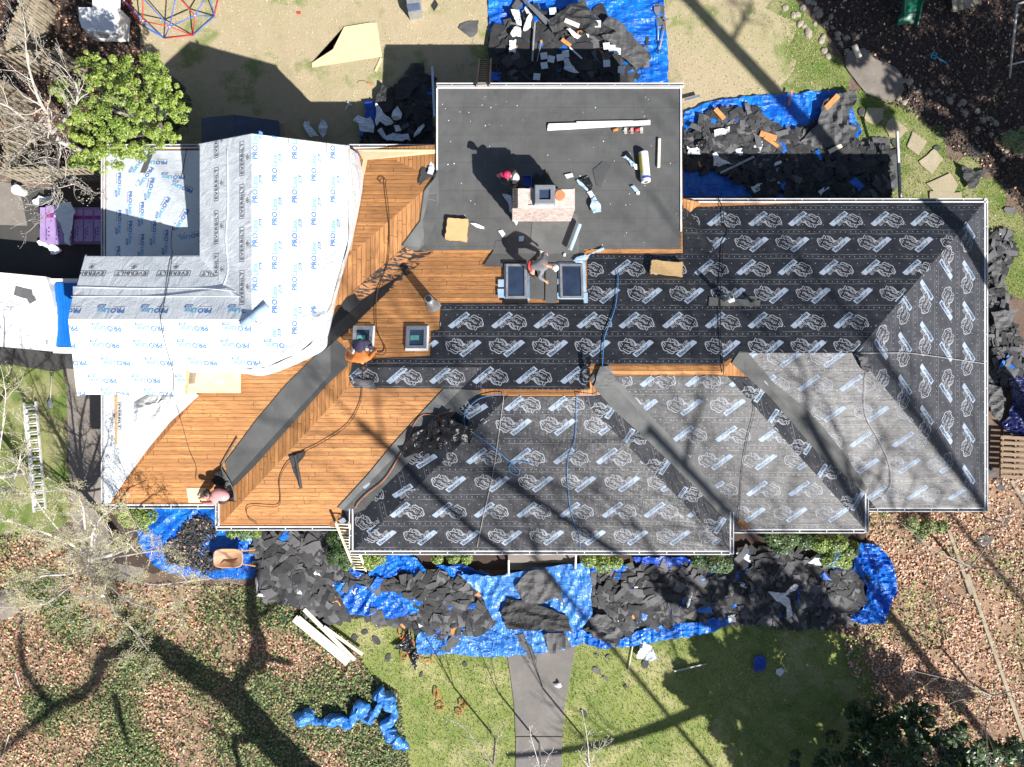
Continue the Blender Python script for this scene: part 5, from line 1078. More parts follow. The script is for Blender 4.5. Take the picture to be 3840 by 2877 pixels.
heap('shingle_debris', 'deep heap of dark shingles and felt right of the front steps in dappled shade', [(2215, 2150), (2350, 2140), (2500, 2120), (2740, 2090), (2800, 2200), (2740, 2290), (2600, 2310), (2480, 2345), (2380, 2350), (2300, 2380), (2200, 2350), (2200, 2250)], 900, .36, size=(.25, .7), seed=4, weights=(5, 3, 4, 2))
heap('shingle_debris', 'dark shingle heap in tree shade beneath the right wing', [(2740, 2060), (2950, 2060), (3060, 2120), (3190, 2120), (3240, 2190), (3220, 2280), (3160, 2330), (2960, 2340), (2760, 2320), (2740, 2200)], 750, .36, size=(.25, .7), seed=5, weights=(5, 3, 5, 2))
heap('shingle_debris', 'pale broken shingles along the right-hand wall of the house', [(3700, 1060), (3760, 1080), (3790, 1200), (3830, 1300), (3860, 1440), (3760, 1460), (3720, 1560), (3700, 1400)], 190, .22, size=(.2, .5), seed=6, weights=(4, 1.5, 4, 1.5))
heap('shingle_debris', 'loose grey shingle scraps on the grass at the right edge', [(3700, 880), (3790, 870), (3800, 960), (3760, 1060), (3700, 1050)], 60, .04, size=(.2, .45), seed=7, weights=(3, 2, 4, 1))
heap('shingle_debris', 'torn shingles and felt piled on the sunlit blue tarp beside the low-slope roof', [(2570, 500), (2680, 420), (2760, 410), (2830, 420), (2860, 440), (2930, 500), (3060, 470), (3140, 440), (3200, 520), (3200, 570), (2570, 575)], 460, .18, size=(.25, .6), z0=.14, seed=8, weights=(6, 3, 3, 1))
heap('shingle_debris', 'shingle and leaf rubbish in the shade below the sunlit tarp', [(2560, 570), (3330, 560), (3335, 760), (2860, 760), (2780, 700), (2700, 650), (2560, 640)], 750, .16, z0=.16, seed=9, weights=(3, 6, 1, 4))
heap('shingle_debris', 'black torn felt and shingles piled in the shade north of the low-slope roof', [(1860, 130), (1960, 70), (2120, 60), (2260, 110), (2300, 150), (2420, 230), (2330, 340), (1870, 340), (1850, 160)], 700, .34, size=(.3, .9), z0=.14, seed=10, weights=(3, 6, 1, 5))
heap('gravel_debris', 'brown gravelly scrapings on the rounded tarp behind the wheelbarrow', [(700, 1960), (760, 1925), (810, 1950), (830, 2000), (790, 2030), (800, 2080), (860, 2130), (780, 2150), (720, 2120), (640, 2110), (620, 2050), (670, 2010)], 800, .07, z0=.19, size=(.04, .13), mats=('shingle', 'shingle_dark', 'leaf_tan', 'shingle_pale'), weights=(5, 3, .8, 3), seed=11)
heap('shingle_debris', 'black felt and shingle rubbish against the inner back wall', [(1430, 440), (1470, 340), (1540, 330), (1620, 300), (1625, 540), (1340, 545), (1380, 500)], 260, .18, seed=12, weights=(2, 6, .3, 6))
random.seed(8)
def felt(px, label, mat='felt', on='ground', off=.06, amp=.07, seed=0, group=None, name='felt_sheet', s=1.0, res=.12, cat='felt sheet'): return sheet(name, label, cat, px, mat, on, off, amp, res, seed, group, .05, s)
felt([(2050, 110), (2130, 50), (2190, 20), (2200, 60), (2300, 150), (2240, 165), (2160, 140), (2080, 160)], 'black felt sheet curled in the middle of the north pile with a board on it', off=.42, amp=.22, seed=1)
felt([(2240, 130), (2275, 85), (2310, 100), (2430, 235), (2380, 285), (2330, 230), (2260, 170)], 'long grey-black felt sheet pointing at the blue tarp corner', 'felt_grey', off=.36, amp=.14, seed=2)
felt([(2222, 40), (2260, 20), (2275, 60), (2268, 100), (2255, 105), (2250, 70), (2225, 62)], 'hooked strip of black felt lying on the blue tarp left of the shovels', off=.12, amp=.05, seed=3)
felt([(1905, 60), (1940, 5), (1970, 15), (1925, 70)], 'grey felt strip at the upper left of the north pile', 'felt_grey', off=.2, amp=.04, seed=4)
felt([(2455, 20), (2488, 30), (2495, 115), (2465, 120)], 'grey felt square under the two shovels', 'felt_grey', off=.1, amp=.03, seed=5)
felt([(2420, 145), (2435, 142), (2428, 185), (2418, 180)], 'narrow black felt strip left of the shovels', off=.1, amp=.02, seed=6)
felt([(1720, 110), (1745, 85), (1795, 80), (1790, 125), (1765, 145), (1740, 130)], 'torn grey felt piece alone on the dry lawn left of the blue tarp', 'felt_grey', off=.03, amp=.06, seed=7)
felt([(1618, 25), (1632, 0), (1645, 20), (1632, 42)], 'small dark felt scrap at the top edge beside the grey bin', off=.03, amp=.03, seed=8)
felt([(1490, 330), (1545, 255), (1590, 252), (1608, 315), (1560, 340), (1540, 385), (1480, 380)], 'large black felt sheet in the shade left of the leaning blue downpipe', off=.2, amp=.15, seed=9)
felt([(1415, 380), (1440, 330), (1475, 350), (1480, 420), (1450, 440), (1420, 430)], 'black felt sheet where the sunlit lawn meets the shade', off=.2, amp=.14, seed=10)
felt([(3060, 420), (3100, 370), (3190, 355), (3205, 385), (3170, 430), (3160, 480), (3190, 540), (3060, 570), (2990, 540), (3050, 480)], 'big wrinkled grey felt sheet at the right end of the sunlit tarp', 'felt_grey', off=.22, amp=.2, seed=11)
felt([(3190, 545), (3270, 520), (3330, 520), (3335, 560), (3200, 575)], 'grey felt strip pointing at the foot of the standing pole', 'felt_grey', off=.08, amp=.05, seed=12)
felt([(3330, 570), (3365, 560), (3365, 700), (3350, 720), (3325, 690)], 'grey felt strip lying along the left side of the standing pole', 'felt_grey', off=.08, amp=.05, seed=13)
felt([(3590, 620), (3640, 650), (3700, 635), (3660, 690), (3625, 715), (3600, 670)], 'crumpled glossy black felt on the grass by the stepping stones', off=.05, amp=.16, seed=14)
felt([(3630, 540), (3690, 560), (3680, 590), (3635, 590)], 'dark felt scrap in shade below the stone edging', off=.03, amp=.04, seed=15)
felt([(3700, 1010), (3740, 960), (3750, 1040), (3720, 1070)], 'pale felt piece leaning by the right-hand gutter', 'felt_grey', off=.1, amp=.15, seed=16)
felt([(3690, 1180), (3790, 1160), (3780, 1210), (3720, 1250)], 'large pale felt sheet at the right-hand wall', 'felt_grey', off=.25, amp=.15, seed=17)
felt([(3690, 1440), (3740, 1450), (3745, 1550), (3720, 1580), (3690, 1520)], 'smooth grey felt sheet next to the dark blue tarp at the right', 'felt_grey', off=.2, amp=.12, seed=18)
felt([(3690, 1720), (3730, 1770), (3720, 1790), (3690, 1770)], 'grey felt tongue below the gutter near the pallet', 'felt_grey', off=.05, amp=.04, seed=19)
felt([(3725, 1800), (3770, 1790), (3765, 1835), (3735, 1835)], 'grey felt scrap on the leaves under the pallet', 'felt_grey', off=.03, amp=.04, seed=20)
felt([(3640, 2045), (3690, 2005), (3720, 2010), (3700, 2045)], 'lone grey felt scrap on the dry leaves right of the thin bare tree', 'felt_grey', off=.04, amp=.06, seed=21)
felt([(1930, 2180), (1980, 2130), (2040, 2120), (2090, 2170), (2120, 2260), (2080, 2220), (2020, 2250), (1960, 2240)], 'ragged grey felt on the tarp over the front steps', 'felt_grey', off=.52, amp=.12, seed=22)
felt([(1900, 2230), (2000, 2240), (2040, 2260), (2120, 2290), (2145, 2350), (2050, 2345), (1900, 2340), (1880, 2290)], 'wide dark felt below the ragged piece on the front steps', 'felt', off=.48, amp=.14, seed=23)
felt([(2035, 2370), (2120, 2365), (2145, 2420), (2060, 2445), (2045, 2400)], 'grey felt square on the broad blue tarp above the path', 'felt_grey', off=.17, amp=.10, seed=24)
felt([(1930, 2375), (1960, 2370), (2015, 2460), (1995, 2480)], 'long grey felt strip slanting off the tarp onto the path', 'felt_grey', off=.16, amp=.05, seed=25)
felt([(1650, 2430), (1730, 2340), (1765, 2350), (1690, 2440)], 'grey felt strip slanting on the left end of the broad blue tarp', 'felt_grey', off=.17, amp=.05, seed=26)
felt([(1395, 2270), (1440, 2280), (1460, 2330), (1430, 2340), (1400, 2330)], 'grey felt flap over the lower edge of the torn tarp', 'felt_grey', off=.34, amp=.08, seed=27)
felt([(1540, 2310), (1640, 2320), (1635, 2355), (1530, 2340)], 'grey felt strip on the lawn side of the front heap', 'felt_grey', off=.1, amp=.05, seed=28)
felt([(2200, 2300), (2270, 2290), (2330, 2360), (2300, 2410), (2220, 2370)], 'crumpled pale felt at the left end of the shaded heap', 'felt_grey', off=.36, amp=.18, seed=29)
for k, (x, y, a, sx, sy, lb) in enumerate([(1368, 2370, .3, .30, .22, 'dark shingle scrap on the grass nearest the three white boards'), (1330, 2392, .2, .28, .26, 'bent shingle scrap right of the white boards'), (1410, 2400, -.7, .42, .22, 'larger shingle scrap on the grass left of the tangled orange cord'), (1455, 2468, 1.3, .38, .18, 'leaf-shaped shingle scrap standing out on the lawn below the tangled cord'),
        (1743, 2492, .6, .2, .18, 'small shingle scrap on the lawn below the broad tarp'), (1580, 2530, 1.2, .26, .1, 'thin shingle sliver on the lawn below the black plastic'), (2237, 2515, -.6, .38, .2, 'pale felt scrap on the grass right of the path top'), (2270, 2545, -.6, .28, .12, 'narrow grey scrap touching the pale one right of the path'), (2238, 2457, .2, .14, .12, 'tiny pale scrap on the grass beside the tarp corner'), (2280, 2463, .7, .2, .12, 'small white-edged scrap below the trailing tarp'),
        (2345, 2575, .9, .16, .1, 'tiny shingle chip in the middle of the right-hand lawn'), (2190, 2676, -.9, .34, .16, 'dark oval shingle scrap beside the lower path'), (2420, 2490, 1.2, .36, .24, 'dark scrap in shade under the white bag'), (1945, 100, .5, .3, .2, 'pale shingle piece at the left edge of the north tarp'), (1840, 145, .8, .3, .2, 'grey shingle square on the lawn by the north tarp corner'),
        (3230, 420, 1.3, .32, .22, 'dark shingle piece beside the shaded stepping stone'), (3360, 540, -.9, .45, .25, 'two-tab shingle strip across the tan stepping stone'), (3515, 555, 0, .3, .2, 'dark scrap above the mottled stepping stone'), (3790, 790, -.3, .5, .28, 'grey shingle strip on the green grass right of the roof corner')]):
    c = W(x, y, .03+.002*k); bm = bmesh.new(); pts = [(sx/2*math.cos(t)*rnd(.8, 1.15), sy/2*math.sin(t)*rnd(.8, 1.15)) for t in [q*PI/4.5 for q in range(9)]]; pts = [(px_*math.cos(a)-py_*math.sin(a), px_*math.sin(a)+py_*math.cos(a)) for px_, py_ in pts]; prism(bm, pts, -.012, .006); o = obj('shingle_scrap', bm, 'shingle_pale' if k in (6, 7, 8, 9, 13, 18) else 'shingle'); o.location = c; tag(o, lb, 'shingle scrap')
# white paper squares, cloths and plastic on the piles
sq = [(2040, 210, 'pair'), (2067, 222, ''), (2041, 246, ''), (2013, 288, ''), (2121, 203, ''), (2275, 173, ''), (2295, 182, ''), (2315, 192, ''), (2275, 238, ''), (2330, 262, ''), (2174, 55, ''), (2240, 90, ''), (2073, 42, ''), (2100, 216, '')]
slab_lb = ['white card at the left end of the shaded row on the north pile', 'white card just right of the first one in the shaded row', 'white card under the shaded pair on the north pile', 'lowest white card on the north pile, near the gutter', 'tilted white card above the crumpled white bag', 'upper of the overlapping white cards left of the felt point', 'middle of the overlapping white cards left of the felt point', 'lower of the overlapping white cards, its corner torn', 'single white card below the overlapping trio', 'white card beside the grey shingle near the gutter', 'white card lying on the sunlit black felt', 'white card where the hooked felt strip ends', 'bluish card by the bundle of bent metal strips', 'greyish card right next to the tilted one']
for (x, y, _), lb in zip(sq, slab_lb):
    bm = bmesh.new(); s = .125; prism(bm, [(-s, -s), (s, -s), (s, s), (-s, s)], 0, .008); o = obj('white_card', bm, 'wrap_sheet'); o.location = W(x, y, .56); o.rotation_euler = (rnd(-.12, .12), rnd(-.12, .12), rnd(-.7, .7) if lb.startswith('tilted') else rnd(-.2, .2)); tag(o, lb, 'card')
def rag(px, label, mat='wrap_sheet', on='ground', off=.3, amp=.14, seed=0, name='plastic_scrap', cat='plastic scrap', res=.06): return sheet(name, label, cat, px, mat, on, off, amp, res, seed, None, .05, 3.0)
rag([(2102, 232), (2120, 230), (2132, 250), (2140, 270), (2168, 300), (2150, 300), (2110, 285), (2115, 265)], 'white crumpled bag near the gutter on the north pile', off=.45, seed=1)
rag([(1915, 60), (1940, 58), (1950, 90), (1955, 120), (1935, 120), (1925, 90)], 'twisted white cloth at the upper left of the north pile', 'white_paint', off=.4, seed=2); rag([(1912, 150), (1930, 125), (1955, 130), (1952, 160), (1920, 165)], 'balled white cloth below the twisted one', 'white_paint', off=.4, seed=3); rag([(1910, 170), (1932, 170), (1933, 215), (1910, 218)], 'pale cloth hanging into the shade on the north pile', off=.35, seed=4)
rag([(1962, 140), (1975, 90), (1990, 75), (1997, 90), (1985, 125), (1968, 145)], 'curved white gutter piece on the north pile', 'white_paint', off=.5, amp=.08, seed=5); rag([(2118, 140), (2135, 136), (2150, 155), (2175, 172), (2160, 175), (2125, 155)], 'white crumpled paper on the end of the cedar offcut', 'white_paint', off=.5, seed=6)
rag([(1415, 405), (1430, 410), (1445, 440), (1470, 460), (1485, 480), (1455, 488), (1430, 470), (1420, 490), (1410, 460), (1420, 430)], 'long pale plastic sheet folded over the dark blue tarp corner', off=.35, seed=7); rag([(1335, 470), (1350, 445), (1370, 450), (1400, 455), (1410, 510), (1360, 505), (1352, 480)], 'pale plastic sheet left of the dark blue tarp corner', off=.3, seed=8)
rag([(1420, 500), (1440, 490), (1455, 520), (1480, 515), (1540, 515), (1545, 540), (1480, 542), (1440, 530)], 'pale plastic strip lying along the inner wall', off=.25, seed=9); rag([(1475, 455), (1480, 430), (1500, 410), (1512, 440), (1510, 465), (1480, 465)], 'crumpled white plastic ball in the shade', off=.3, seed=10); rag([(1560, 520), (1575, 490), (1595, 480), (1598, 490), (1580, 515), (1560, 530)], 'pale plastic flag next to the inner corner', off=.3, seed=11)
rag([(1485, 490), (1505, 485), (1512, 505), (1490, 510)], 'small white wad between the plastic strips', off=.3, seed=12); rag([(1143, 475), (1150, 455), (1165, 458), (1180, 490), (1200, 520), (1170, 520)], 'blue-grey plastic beside the orange bag behind the wrapped roof', off=.1, seed=13); rag([(1195, 480), (1210, 455), (1232, 460), (1235, 490), (1215, 525)], 'upright blue-grey plastic sheet behind the wrapped roof', off=.1, seed=14)
sheet('orange_bag', 'orange-brown bag lying behind the wrapped roof', 'bag', [(1142, 460), (1160, 455), (1175, 480), (1145, 480)], 'orange_rope', 'ground', .1, .12, .06, 3)
rag([(2665, 505), (2690, 495), (2722, 490), (2722, 510), (2690, 522), (2670, 530)], 'white wad of plastic in the middle of the sunlit shingles', 'white_paint', off=.32, seed=15); rag([(2565, 560), (2600, 570), (2620, 560), (2615, 590), (2570, 590)], 'white plastic at the low-slope gutter where shade begins', off=.25, seed=16); rag([(2663, 590), (2680, 580), (2695, 605), (2740, 620), (2750, 635), (2700, 625), (2665, 630)], 'long pale plastic twist in the shaded rubbish', off=.22, seed=17)
rag([(2750, 570), (2780, 562), (2778, 590), (2752, 588)], 'white paper square at the shadow edge of the right-hand pile', off=.22, amp=.03, seed=18); rag([(2940, 2190), (2955, 2170), (2970, 2180), (2960, 2200), (2925, 2215), (2880, 2220), (2860, 2200), (2900, 2210)], 'white crumpled cloth on the shaded heap, upper piece', 'white_paint', off=.5, seed=19)
rag([(2860, 2205), (2900, 2200), (2935, 2230), (2950, 2290), (2930, 2300), (2925, 2260), (2890, 2235)], 'long white cloth trailing down the shaded heap', 'white_paint', off=.48, seed=20); rag([(2720, 2300), (2745, 2295), (2750, 2320), (2725, 2325)], 'small white wad at the end of the trailing tarp', 'white_paint', off=.2, seed=21)
rag([(2382, 2460), (2395, 2410), (2408, 2400), (2440, 2420), (2462, 2455), (2460, 2470), (2430, 2470)], 'white plastic bag spread on the grass edge', 'wrap_sheet', off=.05, seed=22); rag([(2908, 2508), (2930, 2500), (2940, 2515), (2925, 2528), (2910, 2525)], 'tiny white cup-like scrap on the shaded lawn', 'white_paint', off=.03, amp=.08, seed=23, res=.04); rag([(2076, 2565), (2100, 2555), (2107, 2570), (2090, 2577)], 'white crumpled packet on the concrete path', 'white_paint', off=.08, amp=.1, seed=24, res=.04)
rag([(3080, 1340+700), (3110, 2085), (3060, 2110), (3010, 2100), (3030, 2085)], 'white torn board at the back of the shaded heap', 'wrap_sheet', off=.45, amp=.06, seed=25)
rag([(968, 2220), (962, 2160), (975, 2150), (972, 2220)], 'white plastic strap hanging from the tarp by the wheelbarrow', 'white_paint', off=.2, amp=.05, seed=26); rag([(965, 2230), (985, 2215), (1000, 2225), (980, 2235)], 'white rag at the foot of the strap', 'white_paint', off=.1, seed=27)
rag([(147, 905), (170, 900), (200, 918), (238, 940), (220, 960), (195, 955), (188, 935), (155, 925)], 'pale plastic sheet in the shade below the pink bundles', off=.04, seed=28); rag([(130, 755), (160, 745), (210, 740), (212, 765), (160, 775), (132, 770)], 'grey plastic above the pink bundles', off=.1, seed=29)
rag([(1475, 2430), (1500, 2400), (1545, 2360), (1552, 2400), (1560, 2450), (1530, 2450), (1500, 2430)], 'black plastic sheet among the tangled orange cords', 'black_film', off=.05, seed=30); rag([(1540, 2470), (1562, 2430), (1572, 2460), (1560, 2510)], 'black and white plastic scrap below the tangled cords', 'black_film', off=.05, seed=31)
rag([(2635, 520), (2640, 545), (2625, 580), (2600, 560)], 'black glossy plastic below the white wad', 'black_film', off=.3, seed=32)
# ---------------------------------------------------------------- boards, pipes, panels on the ground
P = [(1172, 256), (1170, 240), (1250, 188), (1292, 104), (1390, 88), (1414, 88), (1434, 215)]; pw = pxg(P); cx, cy = pw[3]
bm = bmesh.new(); prism(bm, pw, .05, .068); tag(obj('plywood_panel', bm, 'ply_pale'), 'angular cut plywood panel lying on the dry back lawn', 'plywood')
board('wood_strip', 'short wood strip tucked under the right end of the plywood panel', 'board', (1408, 268), (1430, 218), .09, .04, 'ply_pale')
board('white_board', 'widest white board, lowest of the three on the ivy', 'board', (1105, 2318), (1306, 2485), .30, .03, 'raw_board', off=.2); board('white_board', 'narrow white board touching the widest one on its upper side', 'board', (1120, 2312), (1312, 2470), .10, .04, 'raw_board', off=.24)
board('white_board', 'middle white board on the ivy', 'board', (1140, 2285), (1330, 2475), .16, .03, 'raw_board', off=.21); board('white_board', 'shortest white board with its end nearest the lawn', 'board', (1215, 2350), (1360, 2455), .12, .03, 'raw_board', off=.26)
board('cedar_board', 'orange cedar offcut on the sunlit shingles nearest the low-slope roof', 'board', (2682, 408), (2716, 446), .18, .03, 'cedar', off=.3); board('cedar_board', 'orange cedar offcut on the grey felt at the right of the sunlit tarp', 'board', (3096, 408), (3144, 357), .20, .03, 'cedar', off=.42); board('cedar_board', 'wide orange cedar offcut in the middle of the sunlit pile', 'board', (2850, 500), (2912, 520), .22, .03, 'cedar', off=.34)
board('cedar_board', 'orange cedar strip slanting below the wide one', 'board', (2866, 515), (2918, 550), .12, .03, 'cedar', off=.36); board('cedar_board', 'thin reddish wood splinter sticking over the top edge of the tarp', 'board', (2970, 340), (2958, 395), .07, .03, 'cedar', off=.25); board('cedar_board', 'curved cedar offcut on the north pile by the white paper', 'board', (2106, 148), (2140, 172), .14, .03, 'cedar', off=.45)
board('raw_board_offcut', 'pale wooden offcut on black felt in the north pile', 'board', (2118, 76), (2172, 98), .16, .03, 'raw_board', off=.62); board('raw_board_offcut', 'pale offcut at the shadow edge right of the sunlit pile', 'board', (3108, 570), (3156, 545), .16, .03, 'raw_board', off=.25); board('raw_board_offcut', 'pale block at the upper end of the grey stone slab', 'board', (3203, 170), (3222, 215), .20, .06, 'raw_board', off=.1)
board('white_strip', 'white strip slanting through the shade of the north pile', 'trim strip', (2136, 178), (2182, 220), .06, .03, 'wrap_sheet', off=.45); board('steel_pole', 'long tarnished pole lying along the north pile', 'pole', (2006, 85), (1996, 230), .06, .05, 'metal_dull', off=.5)
board('steel_pole', 'thin dark pole right of the tarnished one', 'pole', (2030, 160), (2014, 230), .03, .03, 'metal_dull', off=.5); board('metal_channel', 'pale metal channel slanting across the shaded rubbish', 'trim strip', (2700, 650), (2828, 588), .08, .05, 'metal_dull', off=.25)
board('drain_pipe', 'long dark pipe standing beside the stepping stones', 'pipe', (3378, 790), (3364, 492), .09, .09, 'metal_dull', off=.15, zb=1.1, za=.4); board('drain_pipe', 'blue-grey downpipe leaning at the low-slope roof corner', 'pipe', (1629, 440), (1621, 252), .08, .08, 'ice_blue', off=.3, za=1.2, zb=.3)
board('pipe', 'clear plastic tube lying on the shaded lawn', 'pipe', (2528, 2517), (2650, 2489), .06, .05, 'metal_dull', off=.05); board('broom_handle', 'white wooden handle standing out of the trailing tarp edge', 'pole', (2376, 2405), (2356, 2516), .035, .035, 'raw_board', off=.06)
board('trim_piece', 'white L-shaped trim, long arm, in the rubbish shade', 'trim strip', (2975, 622), (3012, 655), .03, .03, 'white_paint', off=.22); board('trim_piece', 'white L-shaped trim, short arm, in the rubbish shade', 'trim strip', (2978, 622), (2955, 640), .03, .03, 'white_paint', off=.22)
board('metal_flashing', 'bright crumpled metal flashing by the low-slope gutter end', 'flashing', (2568, 375), (2625, 360), .12, .04, 'metal', off=.2)
for k in range(5):
    board('metal_strip', 'bent shiny metal strips fanned across the upper north pile', 'metal strip', (1950+k*5, -12+k*3), (2048+k*3, 92-k*3), .035, .02, 'metal', off=.5+.03*k, group='bent metal strips')
board('trim_piece', 'white stick near the hammer on the shaded back lawn', 'stick', (1296, 412), (1310, 385), .05, .04, 'wrap_sheet', off=.02)
for (a, b), lb in zip((((3700, 1760), (3768, 1740)),), ('x',)): pass
# ---------------------------------------------------------------- ladders
def ladder(name, label, A, B, wd, rungs, mat, group=None, double=False):
    A, B = Vector(A), Vector(B); rt = root(name, label, 'ladder', tuple(A), group); d = (B-A).normalized(); s = d.cross(Vector((0, 0, 1))).normalized(); u = s.cross(d)
    for sg in (-1, 1):
        bm = bmesh.new(); bar(bm, A+s*sg*wd/2, B+s*sg*wd/2, .05, .085, up=u); pobj('rail', bm, mat, rt)
        if double: bm = bmesh.new(); bar(bm, A+s*sg*(wd/2-.045)-u*.07+d*.25, B+s*sg*(wd/2-.045)-u*.07-d*.2, .03, .07, up=u); pobj('rail', bm, mat, rt)
    for k in range(rungs):
        t = (k+.5)/rungs; p = A.lerp(B, t); bm = bmesh.new(); tube(bm, [p-s*wd/2, p+s*wd/2], .026, 6); 
        if double: tube(bm, [p-s*(wd/2-.05)-u*.07+d*.1, p+s*(wd/2-.05)-u*.07+d*.1], .02, 6)
        pobj('rung', bm, mat, rt)
    return rt
ladder('ladder', 'long aluminium ladder lying on the grass at the left', W(112, 1508, .16), W(150, 1920, .16), .44, 13, 'alu', None, True)
ladder('ladder', 'brown wooden ladder leaning on the north edge of the low-slope roof', W(1820, 222, .5), W(1812, 322, 3.35), .42, 12, 'wood_old')
ladder('ladder', 'pale wooden ladder leaning on the front gutter at the inner corner', W(1352, 2140, .2), W(1283, 1960, 3.7), .42, 17, 'raw_board')
# ---------------------------------------------------------------- wheelbarrow
c = W(858, 2092, .55); wb = root('wheelbarrow', 'terracotta-coloured wheelbarrow tub with yellow wooden handles', 'wheelbarrow', (c.x, c.y, 0)); bm = bmesh.new()
def ring(z, sx, sy, ox, n=28):
    out = []
    for i in range(n):
        t = 2*PI*i/n; ct, st = math.cos(t), math.sin(t); e = .55; out.append(bm.verts.new((c.x+ox+sx*abs(ct)**e*math.copysign(1, ct), c.y+sy*abs(st)**e*math.copysign(1, st), z)))
    return out
R_ = [ring(.32, .26, .18, -.02), ring(.62, .53, .34, 0), ring(.64, .56, .36, 0), ring(.63, .51, .32, 0), ring(.36, .25, .17, -.02)]
for a, b in zip(R_, R_[1:]):
    for i in range(28): bm.faces.new((a[i], a[(i+1) % 28], b[(i+1) % 28], b[i]))
bm.faces.new(R_[0][::-1]); bm.faces.new(R_[-1]); pobj('tub', bm, 'clay_tub', wb, True)
for sg in (-1, 1):
    bm = bmesh.new(); bar(bm, (c.x-.5, c.y+sg*.12, .3), (c.x+.98, c.y+sg*.30, .58), .04, .04); pobj('handle', bm, 'handle_wood', wb); bm = bmesh.new(); tube(bm, [(c.x+.35, c.y+sg*.25, .45), (c.x+.40, c.y+sg*.25, .02)], .02, 6); pobj('leg', bm, 'metal_dull', wb)
bm = bmesh.new(); bmesh.ops.create_cone(bm, cap_ends=True, segments=24, radius1=.2, radius2=.2, depth=.09, matrix=Matrix.Translation((c.x-.68, c.y, .2)) @ Matrix.Rotation(PI/2, 4, 'X')); pobj('wheel', bm, 'tyre', wb)
# ---------------------------------------------------------------- shovels, rakes
def shovel(label, A, B, hmat, head='square', name='shovel', cat='shovel', w_=.24):
    A, B = Vector(A), Vector(B); rt = root(name, label, cat, tuple(B)); d = (B-A).normalized(); s = d.cross(Vector((0, 0, 1))).normalized()
    bm = bmesh.new(); tube(bm, [A+d*.3, B-d*.12], .018, 6); pobj('handle', bm, hmat, rt); bm = bmesh.new(); tube(bm, [B-d*.12, B-d*.1+s*.06, B+s*.055, B-s*.055, B-d*.1-s*.06, B-d*.12], .014, 5); pobj('grip', bm, 'black', rt)
    bm = bmesh.new(); prof = [(0, .5), (.16, .5), (.3, .22), (.34, .1)] if head == 'square' else [(0, .5), (.05, .5), (.08, .15), (.14, .1)]; L_ = [A+d*t+s*w_*k for t, k in prof]; R2 = [A+d*t-s*w_*k for t, k in prof]
    up = Vector((0, 0, .012)); top = L_+R2[::-1]; f1 = [bm.verts.new(p+up+Vector((0, 0, .0))) for p in top]; f2 = [bm.verts.new(p-up) for p in top]; bm.faces.new(f1); bm.faces.new(f2[::-1])
    for i in range(len(top)): bm.faces.new((f1[i], f2[i], f2[(i+1) % len(top)], f1[(i+1) % len(top)]))
    pobj('blade', bm, 'metal', rt); return rt
shovel('square shovel with white handle on the edge of the north tarp', W(2464, 25, .18), W(2469, 165, .18), 'metal_dull'); shovel('roof-tearing shovel with yellow handle beside the square one', W(2498, 68, .2), W(2470, 200, .2), 'handle_wood', 'fork')
shovel('shovel with pale handle lying on the grass near the aluminium ladder', W(187, 1530, .12), W(194, 1398, .12), 'pale_cord', 'square', w_=.2)
rt = root('toy_net', 'small turquoise toy paddle with a square head on the bark chips', 'toy', tuple(W(3500, 210, .05))); bm = bmesh.new(); A = W(3495, 206, .05); B = W(3550, 238, .05)
for a_, b_ in (((3490, 215), (3500, 196)), ((3500, 196), (3513, 202)), ((3513, 202), (3507, 222)), ((3507, 222), (3490, 215)), ((3495, 205), (3510, 212))): bar(bm, W(*a_, .05), W(*b_, .05), .035, .03)
pobj('head', bm, 'toy_blue', rt); bm = bmesh.new(); bar(bm, W(3508, 212, .05), B, .035, .03); pobj('handle', bm, 'toy_blue', rt)
rt = root('hammer', 'white-headed mallet dropped on the shaded back lawn', 'hammer', tuple(W(1305, 390, .04))); bm = bmesh.new(); bar(bm, W(1297, 411, .04), W(1308, 388, .04), .03, .03); pobj('handle', bm, 'wrap_sheet', rt); bm = bmesh.new(); bar(bm, W(1302, 384, .05), W(1318, 396, .05), .07, .06); pobj('head', bm, 'wrap_sheet', rt)
rt = root('trowel', 'small orange-handled tool with dark cord on the dry lawn', 'tool', tuple(W(1385, 313, .03))); bm = bmesh.new(); bar(bm, W(1378, 311, .03), W(1396, 318, .03), .05, .03); pobj('handle', bm, 'orange_rope', rt); bm = bmesh.new(); tube(bm, smoothpath([W(1378, 311, .02), W(1365, 303, .02), W(1345, 304, .02), W(1338, 313, .02)]), .008, 4); pobj('cord', bm, 'black_cord', rt)
sheet('red_scrap', 'small red object on the dry lawn at the top', 'scrap', [(1113, 47), (1128, 46), (1130, 56), (1116, 56)], 'red', 'ground', .03, .05, .04)
